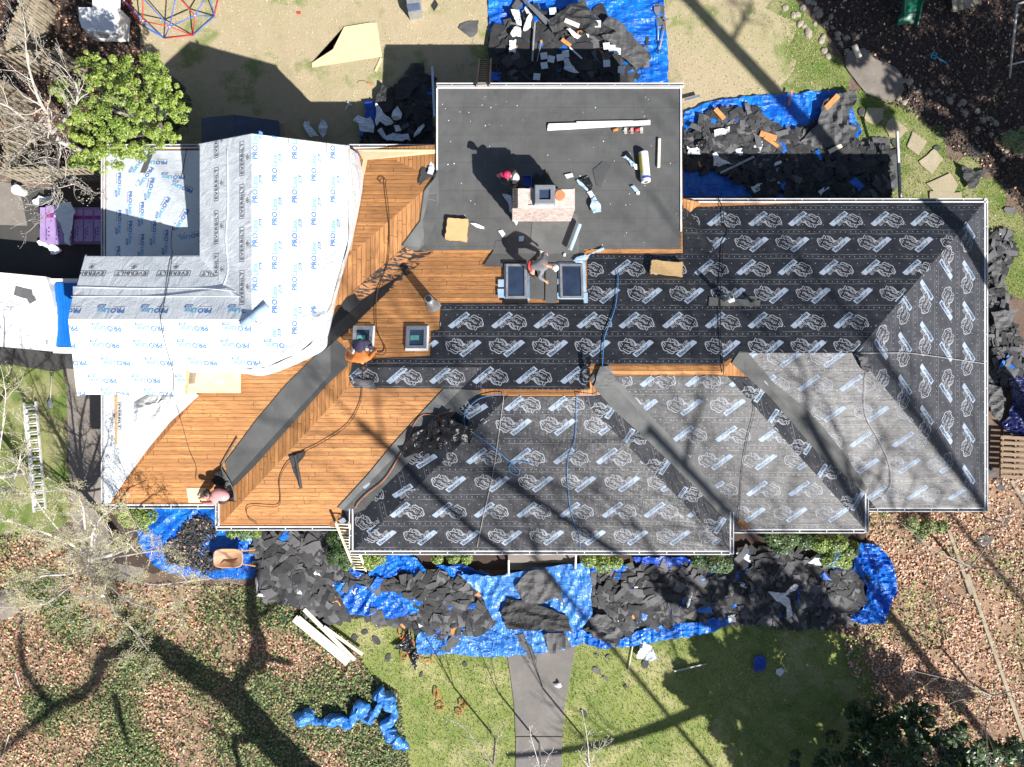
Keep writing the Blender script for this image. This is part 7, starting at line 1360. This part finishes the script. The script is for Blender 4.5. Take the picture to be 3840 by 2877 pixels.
# small tools beside the metal edging
rt = root('work_glove', 'pale work glove below the metal edging, nearest the roll', 'glove', tuple(RP(2405, 492))); 
def glove(px_, py_, lb, name='work_glove', mat='glove', col2=None):
    p = RP(px_, py_, .09); rt = root(name, lb, 'glove', tuple(p)); bm = bmesh.new(); box(bm, p.x-.045, p.x+.045, p.y-.05, p.y+.07, p.z-.02, p.z+.02)
    for k in range(4): tube(bm, [p+Vector((-.034+k*.023, -.04, 0)), p+Vector((-.040+k*.027, -.13+.015*abs(k-1.5), .0))], .011, 5)
    tube(bm, [p+Vector((-.04, .02, 0)), p+Vector((-.085, -.04, 0))], .012, 5); pobj('body', bm, mat, rt); return rt
bpy.data.objects.remove(rt); glove(2404, 490, 'pale work glove below the metal edging, right-hand one'); glove(2344, 492, 'pale work glove below the metal edging, left-hand one'); glove(2368, 492, 'reddish work glove between the two pale ones', 'work_glove', 'pink_cloth')
for x, lb in ((2308, 'orange drink can at the left of the gloves'), (2390, 'red drink can beside the right-hand glove')):
    p = RP(x, 491, .10); rt = root('drink_can', lb, 'can', tuple(p)); bm = bmesh.new(); tube(bm, [p-Vector((.10, .02, 0)), p+Vector((.06, .02, 0))], .045, 12); pobj('body', bm, 'orange_cloth' if x < 2350 else 'red', rt); bm = bmesh.new(); tube(bm, [p+Vector((.06, .02, 0)), p+Vector((.065, .02, 0))], .04, 12); pobj('top', bm, 'metal', rt)
# ---------------------------------------------------------------- hoses and ropes on the roof
cable('air_hose', 'brown air hose looping past the small skylights to the orange worker', 'hose', [(1437, 690), (1425, 685), (1432, 672), (1450, 678), (1448, 695), (1460, 800), (1462, 900), (1455, 990), (1430, 1060), (1415, 1110), (1412, 1190), (1420, 1250), (1445, 1300), (1448, 1325), (1430, 1332), (1400, 1325)], .016, 'brown_cord')
cable('air_hose', 'brown hose snaking down the left front wing boards', 'hose', [(1362, 1390), (1362, 1440), (1350, 1520), (1300, 1600), (1200, 1665), (1130, 1700), (1080, 1740), (1052, 1800), (1055, 1870), (1040, 1898), (960, 1895), (930, 1905), (935, 1940), (970, 1965)], .014, 'brown_cord')
cable('rope', 'thin dark rope from the wrapped block down to the pink-shirted worker', 'rope', [(650, 1490), (670, 1530), (690, 1600), (715, 1690), (740, 1750), (738, 1800)], .008, 'black_cord')
P = [UP(705, 560), UP(650, 860), UP(645, 965), UP(620, 1130), UP(606, 1200), UP(625, 1300), UP(652, 1395), UP(655, 1470)]
bm = bmesh.new(); S = smoothpath([p+Vector((0, 0, .05)) for p in [RP(705, 562, .05), RP(650, 870, .05), UP(648, 966), UP(620, 1130), UP(606, 1200), UP(625, 1300), UP(652, 1395), UP(655, 1470)]], 6); tube(bm, S, .012, 5); tag(obj('rope', bm, 'black_cord'), 'dark rope lying over the white wrapped ridge', 'rope')
cable('rope', 'blue safety rope running down the printed underlayment to the centre wing', 'rope', [(2312, 1020), (2316, 1050), (2308, 1140), (2290, 1200), (2265, 1270), (2258, 1370), (2254, 1450)], .014, 'blue_rope'); cable('rope', 'blue-white rope from the top of the centre wing down to its gutter, right-hand one', 'rope', [(2254, 1450), (2235, 1482), (2175, 1480), (2162, 1500), (2156, 1640), (2130, 1720), (2128, 1800), (2140, 1920), (2170, 2000), (2175, 2055)], .010, 'blue_rope')
cable('rope', 'pale rope hanging over the centre gutter on its left part', 'rope', [(1890, 1480), (1880, 1560), (1855, 1740), (1840, 1820), (1812, 1940), (1790, 2050)], .009, 'pale_cord'); cable('rope', 'blue rope looping from the ridge past the crumpled black plastic', 'rope', [(1888, 1480), (1850, 1482), (1790, 1500), (1745, 1550), (1745, 1600), (1770, 1620), (1830, 1660), (1900, 1720), (1945, 1760), (1943, 1780), (1915, 1770), (1910, 1745), (1945, 1730), (1998, 1740)], .012, 'blue_rope')
cable('extension_cord', 'orange cord running along the left valley of the centre wing', 'cord', [(1695, 1540), (1640, 1560), (1630, 1590), (1670, 1605), (1680, 1595), (1650, 1565), (1590, 1555), (1555, 1590), (1520, 1670), (1450, 1790), (1380, 1850), (1345, 1885), (1335, 1905)], .013, 'orange_rope'); cable('rope', 'black rope running straight down the north slope past the vents', 'rope', [(2690, 745), (2708, 790), (2712, 840), (2732, 875), (2710, 920), (2705, 1000), (2698, 1090), (2700, 1250), (2710, 1405)], .015, 'black_cord')
cable('rope', 'thin dark rope down the middle of the right front wing', 'rope', [(2790, 1440), (2825, 1530), (2800, 1640), (2780, 1760), (2770, 1900), (2760, 1985)], .009, 'black_cord'); cable('rope', 'pale string crossing the right-hand hip towards the gutter', 'string', [(3210, 1325), (3300, 1325), (3400, 1325), (3520, 1340), (3690, 1365)], .009, 'pale_cord'); cable('rope', 'pale string winding down the far right slope', 'string', [(3240, 1350), (3245, 1390), (3238, 1450), (3242, 1560), (3290, 1650), (3330, 1740), (3335, 1820), (3300, 1870), (3260, 1900)], .008, 'pale_cord')
# curled black strip edge beside the pink-shirted worker
bm = bmesh.new(); S = smoothpath([RP(893, 1640, .08), RP(842, 1735, .12), RP(842, 1760, .2), RP(870, 1800, .25), RP(885, 1840, .2), RP(883, 1875, .1)], 6); tube(bm, S, .02, 6); tag(obj('membrane_edge', bm, 'membrane_soft'), 'curled free edge of the black valley strip above the pink-shirted worker', 'felt sheet')
roofsheet([(845, 1750), (870, 1800), (884, 1845), (884, 1878), (830, 1875), (838, 1840), (800, 1800)], 'loose lower end of the black valley strip beside the pink-shirted worker', 'black', .06, .12, 31, 'felt_sheet', 'felt sheet', .07)
random.seed(31)
bm = bmesh.new()
for _ in range(70):
    p = RP(rnd(1660, 2540), rnd(345, 925), .064); s = rnd(.008, .022); q = [bm.verts.new((p.x+s*math.cos(t)*rnd(.6, 1.3), p.y+s*math.sin(t)*rnd(.6, 1.3), p.z)) for t in (0, 1.2, 2.5, 3.8, 5)]; bm.faces.new(q)
tag(obj('debris_specks', bm, 'white_paint'), 'tiny white specks of rubbish on the low-slope roof', 'debris', None, 'stuff')
# ---------------------------------------------------------------- people
def skinned(name, chains, mat, parent, sub=1, smooth=True):
    bm = bmesh.new(); lay = bm.verts.layers.skin.verify(); V = []
    def gv(p, r):
        for q, v in V:
            if (q-p).length < 1e-4: return v
        v = bm.verts.new(p); v[lay].radius = (r, r); V.append((p.copy(), v)); return v
    first = True
    for ch in chains:
        prev = None
        for (x, y, z, r) in ch:
            v = gv(Vector((x, y, z)), r)
            if first: v[lay].use_root = True; first = False
            if prev is not None and prev is not v and not bm.edges.get((prev, v)): bm.edges.new((prev, v))
            prev = v
    me = bpy.data.meshes.new(name); bm.to_mesh(me); bm.free(); o = link(name, me, mat, parent); m = o.modifiers.new('skin', 'SKIN'); m.use_smooth_shade = smooth
    if sub: s = o.modifiers.new('sub', 'SUBSURF'); s.levels = sub; s.render_levels = sub
    return o
def hand(ch, w_, f, side, r=.0095, curl=.5):
    """palm and five bent fingers from wrist w_ pointing along f"""
    f = f.normalized(); s = f.cross(Vector((0, 0, 1))); s = (s if s.length > .1 else Vector((1, 0, 0))).normalized()*side; dn = f.cross(s)*side; dn = dn if dn.z < 0 else -dn
    pc = w_+f*.045; ch.append([(*w_, .028), (*pc, .034)])
    for k, (o, L) in enumerate(((-.030, .070), (-.010, .080), (.011, .075), (.031, .058))):
        b = pc+f*.035+s*o; ch.append([(*pc, .034), (*b, .011), (*(b+f*L*.5+dn*L*.18*curl), r), (*(b+f*L*.85+dn*L*.6*curl), r*.85)])
    b = w_+f*.025-s*.035; ch.append([(*pc, .034), (*b, .013), (*(b-s*.03+f*.03), .0105), (*(b-s*.028+f*.06+dn*.012), .009)])
def person(label, P, mats, cap=None, hairc='hair', belt=None, loc=None):
    """P: joints in world space: pelvis, chest, neck, head, nose direction, shoulders, elbows, wrists, hips, knees, ankles, toes"""
    rt = root('person', label, 'person', tuple(P['pelvis'])); inv = rt.matrix_basis.inverted(); J = {k: (inv @ v if k != 'face' else v) for k, v in P.items()}
    t = lambda v, r: (v.x, v.y, v.z, r); J['mid'] = J['pelvis'].lerp(J['chest'], .5); ch = [[t(J['pelvis'], .115), t(J['mid'], .115), t(J['chest'], .13), t(J['neck'], .055), t(J['neck'].lerp(J['head'], .55), .062), t(J['head'], .088), t(J['head']+(J['head']-J['neck']).normalized()*.075, .075)]]
    fc = J['face'].normalized(); ch.append([t(J['head'], .088), t(J['head']+fc*.10, .016)])
    for s in 'LR':
        ch.append([t(J['chest'], .13), t(J['sh'+s], .062), t(J['sh'+s].lerp(J['el'+s], .5), .052), t(J['el'+s], .042), t(J['el'+s].lerp(J['wr'+s], .4), .040), t(J['wr'+s], .028)])
        hand(ch, J['wr'+s], J['wr'+s]-J['el'+s], 1 if s == 'R' else -1)
        ch.append([t(J['pelvis'], .115), t(J['hp'+s], .092), t(J['hp'+s].lerp(J['kn'+s], .5), .080), t(J['kn'+s], .058), t(J['kn'+s].lerp(J['an'+s], .35), .055), t(J['an'+s], .038), t(J['an'+s]+(J['to'+s]-J['an'+s])*.7, .035), t(J['to'+s], .028)])
    skinned('body', ch, 'skin', rt)
    e = .018; sc = lambda c: [[(x, y, z, r+e) for x, y, z, r in k] for k in c]
    skinned('shirt', sc([[t(J['pelvis'], .112), t(J['mid'], .13), t(J['chest'], .15), t(J['neck'], .06)]]+[[t(J['chest'], .15), t(J['sh'+s], .075), t(J['sh'+s].lerp(J['el'+s], .5), .062), t(J['el'+s], .052), t(J['el'+s].lerp(J['wr'+s], .85), .038)] for s in 'LR']), mats[0], rt)
    skinned('trousers', sc([[t(J['pelvis'], .122), t(J['mid'].lerp(J['pelvis'], .6), .11)]]+[[t(J['pelvis'], .122), t(J['hp'+s], .10), t(J['hp'+s].lerp(J['kn'+s], .5), .088), t(J['kn'+s], .066), t(J['kn'+s].lerp(J['an'+s], .5), .062), t(J['kn'+s].lerp(J['an'+s], .92), .05)] for s in 'LR']), mats[1], rt)
    for s in 'LR': a, b = J['an'+s], J['to'+s]; d = (b-a).normalized(); skinned('shoe', [[t(a-d*.05, .045), t(a+d*.05, .048), t(b-d*.02, .045), t(b+d*.04, .034)]], mats[2], rt)
    up = (J['head']-J['neck']).normalized(); hc = J['head']+up*.035
    for s in (-1, 1):
        sd = up.cross(fc).normalized()*s; bm = bmesh.new(); bmesh.ops.create_icosphere(bm, subdivisions=2, radius=.014, matrix=Matrix.Translation(J['head']+fc*.088+sd*.032+up*.02)); obj('eye', bm, 'black', rt, True)
        bm = bmesh.new(); bmesh.ops.create_icosphere(bm, subdivisions=2, radius=.03, matrix=Matrix.Translation(J['head']+sd*.10+up*.0) @ Matrix.Diagonal((.5, .9, 1, 1))); obj('ear', bm, 'skin', rt, True)
    bm = bmesh.new(); sd = up.cross(fc).normalized(); bar(bm, J['head']+fc*.094-up*.045-sd*.025, J['head']+fc*.094-up*.045+sd*.025, .012, .008); obj('mouth', bm, 'red', rt)
    bm = bmesh.new(); bmesh.ops.create_icosphere(bm, subdivisions=3, radius=.118)
    for v in bm.verts: v.co += v.co.normalized()*.012*noise.noise(v.co*40)
    bmesh.ops.delete(bm, geom=[v for v in bm.verts if v.co.dot(up) < -.02 and v.co.dot(fc) > -.03 or v.co.dot(fc) > .09], context='VERTS'); bmesh.ops.translate(bm, verts=bm.verts, vec=hc); obj('hair' if not cap else 'cap', bm, cap or hairc, rt, True)
    if cap and cap != 'cap_pale':
        bm = bmesh.new(); pts = [hc+fc*(.09+.10*math.cos(a))+sd*.085*math.sin(a)+up*.03 for a in [(-PI/2)+PI*k/8 for k in range(9)]]; a1 = [bm.verts.new(p) for p in pts]; a2 = [bm.verts.new(p+up*.012) for p in pts]; bm.faces.new(a2); bm.faces.new(a1[::-1])
        for i in range(9): bm.faces.new((a1[i], a1[(i+1) % 9], a2[(i+1) % 9], a2[i]))
        obj('cap_brim', bm, 'cap_red', rt)
    if belt:
        bm = bmesh.new(); ax = (J['mid']-J['pelvis']).normalized(); tube(bm, [J['pelvis']+ax*.03, J['pelvis']+ax*.09], .17, 16); obj('tool_belt', bm, belt, rt)
    return rt, J
def V3(px_, py_, h): return RP(px_, py_, h)
def onroof(px_, py_, h):
    """point seen at this photo position at height h above the roof below it"""
    p = onto(px_, py_, lambda x, y: rz(x, y)+h); return p
def PJ(**k): return {a: (onroof(*b) if len(b) == 3 and a != 'face' else Vector(b)) for a, b in k.items()}
# worker in orange bending over the small skylight, head to the south
P = PJ(pelvis=(1350, 1290, .92), chest=(1354, 1338, 1.02), neck=(1358, 1358, .98), head=(1360, 1372, .90), face=(0, -.5, -.85), shL=(1380, 1346, .96), elL=(1400, 1322, .74), wrL=(1410, 1310, .50), shR=(1328, 1350, .96), elR=(1300, 1344, .74), wrR=(1304, 1314, .50),
       hpL=(1364, 1286, .86), knL=(1384, 1284, .50), anL=(1392, 1312, .12), toL=(1394, 1328, .08), hpR=(1338, 1286, .86), knR=(1326, 1282, .50), anR=(1330, 1310, .12), toR=(1324, 1324, .08))
pr, J = person('person in an orange long-sleeved shirt with a dark back, bending over the left small skylight', P, ('orange_cloth', 'navy_cloth', 'glove'), None)
bm = bmesh.new(); a, b = J['pelvis'], J['chest']; ax = (b-a).normalized()
bmesh.ops.create_icosphere(bm, subdivisions=3, radius=1, matrix=Matrix.Translation(a.lerp(b, .35)+Vector((0, 0, .05))) @ Matrix.Diagonal((.165, .30, .155, 1))); obj('vest', bm, 'navy_cloth', pr, True)
rt = root('nail_gun', 'nail gun with a round white magazine beside the orange worker', 'nail gun', tuple(RP(1408, 1318, .1))); p = RP(1408, 1318, .10); bm = bmesh.new(); bmesh.ops.create_cone(bm, cap_ends=True, segments=18, radius1=.055, radius2=.055, depth=.08, matrix=Matrix.Translation(p)); pobj('magazine', bm, 'white_paint', rt); bm = bmesh.new(); bar(bm, p+Vector((-.02, .02, .03)), p+Vector((-.14, .12, .08)), .045, .06); pobj('handle', bm, 'black', rt)
# worker in grey by the skylights
P = PJ(pelvis=(1984, 1000, .84), chest=(2030, 994, 1.06), neck=(2058, 998, 1.08), head=(2078, 1004, 1.04), face=(.6, -.5, -.6), shL=(2036, 970, 1.04), elL=(2038, 950, .80), wrL=(2050, 952, .55), shR=(2036, 1014, 1.0), elR=(2020, 1038, .76), wrR=(2046, 1056, .52),
       hpL=(1992, 986, .78), knL=(2014, 960, .50), anL=(2022, 942, .10), toL=(2038, 946, .08), hpR=(1990, 1014, .78), knR=(2012, 1040, .46), anR=(1996, 1016, .10), toR=(1982, 1004, .08))
person('person in a grey shirt with red belt and pale hood, crouching between the big skylights', P, ('grey_cloth', 'charcoal_cloth', 'glove'), 'cap_pale', belt='red')
# worker in a red cap left of the chimney
P = PJ(pelvis=(1940, 684, .90), chest=(1926, 668, 1.28), neck=(1914, 660, 1.46), head=(1904, 656, 1.58), face=(-.9, .1, -.4), shL=(1914, 690, 1.36), elL=(1888, 684, 1.14), wrL=(1874, 664, 1.06), shR=(1930, 644, 1.38), elR=(1900, 638, 1.14), wrR=(1876, 652, 1.06),
       hpL=(1936, 698, .84), knL=(1922, 708, .46), anL=(1936, 716, .10), toL=(1922, 714, .08), hpR=(1944, 672, .84), knR=(1930, 684, .46), anR=(1944, 694, .10), toR=(1930, 690, .08))
pr, J = person('person in a red cap and pale-shouldered jacket leaning over left of the chimney', P, ('charcoal_cloth', 'charcoal_cloth', 'charcoal_cloth'), 'cap_red')
bm = bmesh.new(); bmesh.ops.create_icosphere(bm, subdivisions=3, radius=1, matrix=Matrix.Translation(J['chest'].lerp(J['neck'], .45)+Vector((.03, -.03, .0))) @ Matrix.Diagonal((.20, .19, .11, 1))); obj('shoulder_panel', bm, 'cap_pale', pr, True)
# worker in pink at the left front eave
P = PJ(pelvis=(842, 1852, .66), chest=(804, 1862, .76), neck=(790, 1864, .76), head=(778, 1852, .68), face=(-.6, .3, -.7), shL=(806, 1884, .60), elL=(775, 1886, .46), wrL=(755, 1882, .20), shR=(800, 1850, .60), elR=(774, 1864, .44), wrR=(750, 1868, .22),
       hpL=(842, 1872, .44), knL=(822, 1884, .34), anL=(850, 1882, .10), toL=(838, 1886, .08), hpR=(836, 1842, .44), knR=(806, 1830, .40), anR=(828, 1822, .10), toR=(816, 1818, .08))
pr, J = person('person in a pink long-sleeved shirt bending at the lower left eave', P, ('pink_cloth', 'charcoal_cloth', 'charcoal_cloth'), None)
bm = bmesh.new(); bmesh.ops.create_icosphere(bm, subdivisions=3, radius=1, matrix=Matrix.Translation(J['pelvis'].lerp(J['chest'], .35)+Vector((0, 0, .045))) @ Matrix.Rotation(-.3, 4, 'Z') @ Matrix.Diagonal((.30, .19, .16, 1))); obj('shirt_back', bm, 'pink_cloth', pr, True)
bm = bmesh.new(); bmesh.ops.create_cone(bm, cap_ends=True, segments=20, radius1=.05, radius2=.05, depth=.006, matrix=Matrix.Translation(J['pelvis']+Vector((.02, -.10, .175)))); obj('shirt_print', bm, 'white_paint', pr)
# ---------------------------------------------------------------- trees outside the frame whose shade falls into it
random.seed(77)
def shade_tree(name, label, path, r0, r1, forks, depth=2, L0=1.6, mat='bark_grey'):
    rt = root(name, label, 'tree', (path[0][0], path[0][1], 0)); bm = bmesh.new(); S = smoothpath([Vector(p) for p in path], 5); n = len(S); tube(bm, S, [r0+(r1-r0)*i/(n-1) for i in range(n)], 8); pobj('trunk', bm, mat, rt); bm = bmesh.new(); tips = []
    for p, d, L, r in forks:
        pts = [Vector(p)]; dd = Vector(d).normalized()
        for k in range(4): dd = (dd+Vector((rnd(-.2, .2), rnd(-.2, .2), rnd(-.05, .2)))).normalized(); pts.append(pts[-1]+dd*L/4)
        tube(bm, pts, [r*(1-.16*k) for k in range(5)], 6, 0, False)
        for k in range(1, 5):
            for _ in range(2): branchy(bm, pts[k], (dd+Vector((rnd(-1, 1), rnd(-1, 1), rnd(-.3, .6)))).normalized(), L0*rnd(.7, 1.1), r*.4, depth, tips, .6, .1, 2, .012, 4)
    pobj('crown', bm, mat, rt); return rt, tips
def cast(px_, py_, h, zs=0.0):
    """world point at height h whose shadow falls on photo position px,py at ground height zs"""
    s = W(px_, py_, zs); k = (h-zs)*SUNK; return Vector((s.x+SUNH[0]*k, s.y+SUNH[1]*k, h))
# big forked tree south of the ivy bed: trunk and boughs laid out from where their shadows fall
T = [cast(1160, 2915, 3), cast(1010, 2760, 4.6), cast(880, 2610, 6.2), cast(760, 2530, 7.6), cast(640, 2450, 9), cast(560, 2400, 10)]; b = Vector((T[0].x+.05, T[0].y+.1, 0))
rt, _t = shade_tree('shade_tree', 'big bare tree beyond the bottom edge whose forked shadow crosses the ivy', [b]+T, .62, .40, [(T[5], Vector((-.3, .3, 1)), 3, .1)])
bm = bmesh.new(); tp = []
for pts, r_ in (([(880, 2610, 6.2), (905, 2520, 7.2), (985, 2460, 8), (1090, 2480, 9)], .16), ([(960, 2480, 7.7), (970, 2400, 8.6), (940, 2300, 9.6), (940, 2180, 10.8), (955, 2090, 11.8)], .20), ([(560, 2400, 10), (480, 2410, 10.8), (390, 2460, 11.6), (340, 2570, 12.6), (200, 2640, 13.8), (100, 2730, 15), (-40, 2850, 16)], .17),
                ([(560, 2400, 10), (480, 2330, 11), (430, 2240, 12)], .2), ([(430, 2600, 9.5), (450, 2680, 10), (480, 2780, 11)], .1), ([(1010, 2760, 4.6), (880, 2760, 6.6), (900, 2880, 7)], .12), ([(200, 2640, 13.8), (90, 2500, 15), (80, 2300, 16.5)], .14), ([(960, 2300, 9.6), (1060, 2230, 10.6)], .08)):
    P_ = smoothpath([cast(*q) for q in pts], 5); n = len(P_); tube(bm, P_, [1.5*r_*(1-.6*i/(n-1)) for i in range(n)], 7, 0, False)
    for i in range(4, n, 4): branchy(bm, P_[i], Vector((rnd(-1, 1), rnd(-1, 1), rnd(0, 1))).normalized(), 1.4, r_*.3, 1, tp, .6, .1, 2, .012, 4)
pobj('bough', bm, 'bark_grey', rt)
# tall straight tree east of the house
A = cast(3600, 1500, 6); B = cast(3090, 552, 11.5); C_ = cast(2585, 0, 17.5); b = Vector((19.6, -1.6, 0))
shade_tree('shade_tree', 'tall straight tree beyond the right edge casting the long diagonal band', [b, b.lerp(B, .45), B, C_], .34, .22, [(C_, (0, .3, 1), 3.5, .12), (C_, (.8, .2, .8), 3.5, .1), (C_, (-.7, -.2, .8), 3.5, .1), (B.lerp(C_, .7), (.9, .1, .6), 3, .09), (B.lerp(C_, .8), (-.7, .5, .5), 2.5, .09)], 2, 1.5)
# tall trees far south whose trunks and limbs mottle the front roof and lawn
where = ('first from the path', 'second from the path', 'third from the path', 'nearest the ivy bed', 'behind the dark evergreen', 'nearest the right edge')
for k, (sx, sy, ex, ey, h0, h1) in enumerate(((2950, 2150, 2330, 1500, 19, 25), (3480, 2450, 2950, 1500, 12, 24), (3750, 2100, 3300, 1420, 18, 25), (2000, 2100, 1300, 1500, 20, 26), (2560, 2150, 1750, 1650, 19, 26))):
    T0, T1 = cast(sx, sy, h0, 1), cast(ex, ey, h1, 3.5); b = T0.lerp(T1, -.5); b = Vector((T0.x+(T0.x-T1.x)*.15, T0.y+(T0.y-T1.y)*.15, 0)); mid = T0.lerp(T1, .5)
    fk = [(T0.lerp(T1, rnd(0, 1)), (rnd(-1, 1), rnd(-1, 1), rnd(.7, 1.8)), rnd(4, 7), rnd(.05, .10)) for _ in range(6)]
    shade_tree('shade_tree', 'tall bare tree far beyond the bottom edge, '+where[k], [b, T0, mid, T1], .17 if k == 1 else .07, .15, fk, 2, 2.6)
# horizontal bough whose shadow crosses the path and the right-hand lawn
T = [cast(1900, 2830, 8.6), cast(2200, 2800, 8.8), cast(2420, 2740, 9), cast(2620, 2660, 8.8), cast(2750, 2600, 8.4), cast(3050, 2640, 7)]; b = Vector((T[5].x+.6, T[5].y-.8, 0))
shade_tree('shade_tree', 'leaning tree beyond the bottom edge whose bough shades the right lawn', [b, T[5], T[4], T[3], T[2], T[1], T[0]], .30, .08, [(T[2], (-.3, -.8, .5), 2.6, .08), (T[3], (-.2, .8, .6), 2.0, .06), (T[4], (.3, .6, .8), 2.5, .1)], 2, 1.2)
def leafy(name, label, centres, n, size, mats, base, h):
    rt = root(name, label, 'tree', tuple(base)); bm = bmesh.new(); tube(bm, [base, base+Vector((.1, 0, h*.5)), base+Vector((0, 0, h))], [.25, .2, .06], 8)
    for c in centres[:10]: tube(bm, [base+Vector((0, 0, h*.5)), Vector(c[:3])], [.07, .02], 4)
    pobj('trunk', bm, 'bark_dark', rt); leafobj('crown', centres, n, size, mats, rt); return rt
def blob(px_, py_, h, r, n=5, sp=.8):
    c = cast(px_, py_, h); return [(c.x+rnd(-sp, sp)*r, c.y+rnd(-sp, sp)*r, c.z+rnd(-.5, .5)*r, r*rnd(.45, .75)) for _ in range(n)]
cs = []
for x, y, h, r in ((2720, 2480, 6.0, .9), (2850, 2450, 6.0, 1.1), (2960, 2560, 6.0, 1.2), (2860, 2640, 6.2, 1.0), (3080, 2600, 6, .9), (2980, 2760, 6, 1.3), (3150, 2740, 6, 1.1), (3100, 2880, 6, 1.3), (2900, 2850, 6, .9), (2560, 2540, 5.8, .45), (2600, 2600, 5.8, .5), (3000, 2430, 6, .7), (3300, 2850, 6.2, 1.2), (3480, 2900, 6.2, 1.2), (2700, 2600, 6, .8), (2780, 2780, 6, .9), (2640, 2500, 6, .5), (3200, 2620, 6, .5), (3050, 2680, 6, 1.1), (2820, 2560, 6, 1.0), (2920, 2700, 6, 1.0), (3080, 2820, 6, 1.1), (2760, 2700, 6, .7)): cs += blob(x, y, h, r)
leafy('shade_tree', 'dense evergreen beyond the bottom edge that darkens the lower right lawn', cs, 20000, (.22, .42), ['leaf_deep', 'leaf_holly'], cast(3100, 2950, 6)*Vector((1, 1, 0)) if False else Vector((cast(3100, 2950, 6).x, cast(3100, 2950, 6).y, 0)), 7)
cs = []
for x, y, h, r in ((3100, -60, 9.5, 1.2), (3250, 40, 9.5, 1.2), (3180, 130, 9.5, .7), (3400, 120, 9.5, 1.3), (3520, 60, 9.5, 1.3), (3330, 0, 9.5, 1.2), (3620, 160, 9.5, 1.3), (3480, 260, 9.5, 1.0), (3350, 230, 9.5, .8), (3650, 300, 9.5, 1.2), (3750, 80, 9.5, 1.4), (3780, 230, 9.5, 1.3), (3560, 370, 9.5, .7), (3720, 430, 9.5, .8), (3820, 380, 9.5, 1.1), (3500, 480, 9.5, .5), (3290, 420, 9.5, .5), (3650, 530, 9.5, .5), (3060, 20, 9.5, .6), (3780, 620, 9.5, .5)): cs += blob(x, y, h, r, 5, .9)
leafy('shade_tree', 'dense evergreen beyond the right edge that shades the bark play area', cs, 10000, (.22, .42), ['pine', 'leaf_deep'], Vector((21.0, 5.0, 0)), 10)
cs = []
for x, y, h, r in ((2800, 2120, 9, .8), (2950, 2200, 9, .8), (2700, 2180, 9, .6), (2860, 2280, 9, .8), (3050, 2280, 9, .7), (2650, 2250, 9, .5), (2480, 2180, 9, .5), (2980, 2330, 9, .6)): cs += blob(x, y, h, r, 4, 1.0)
leafy('shade_tree', 'evergreen standing south of the lawn that mottles the right-hand shingle heap', cs, 3600, (.2, .36), ['pine', 'leaf_deep'], Vector((cs[0][0]-.5, -15.2, 0)), 10)
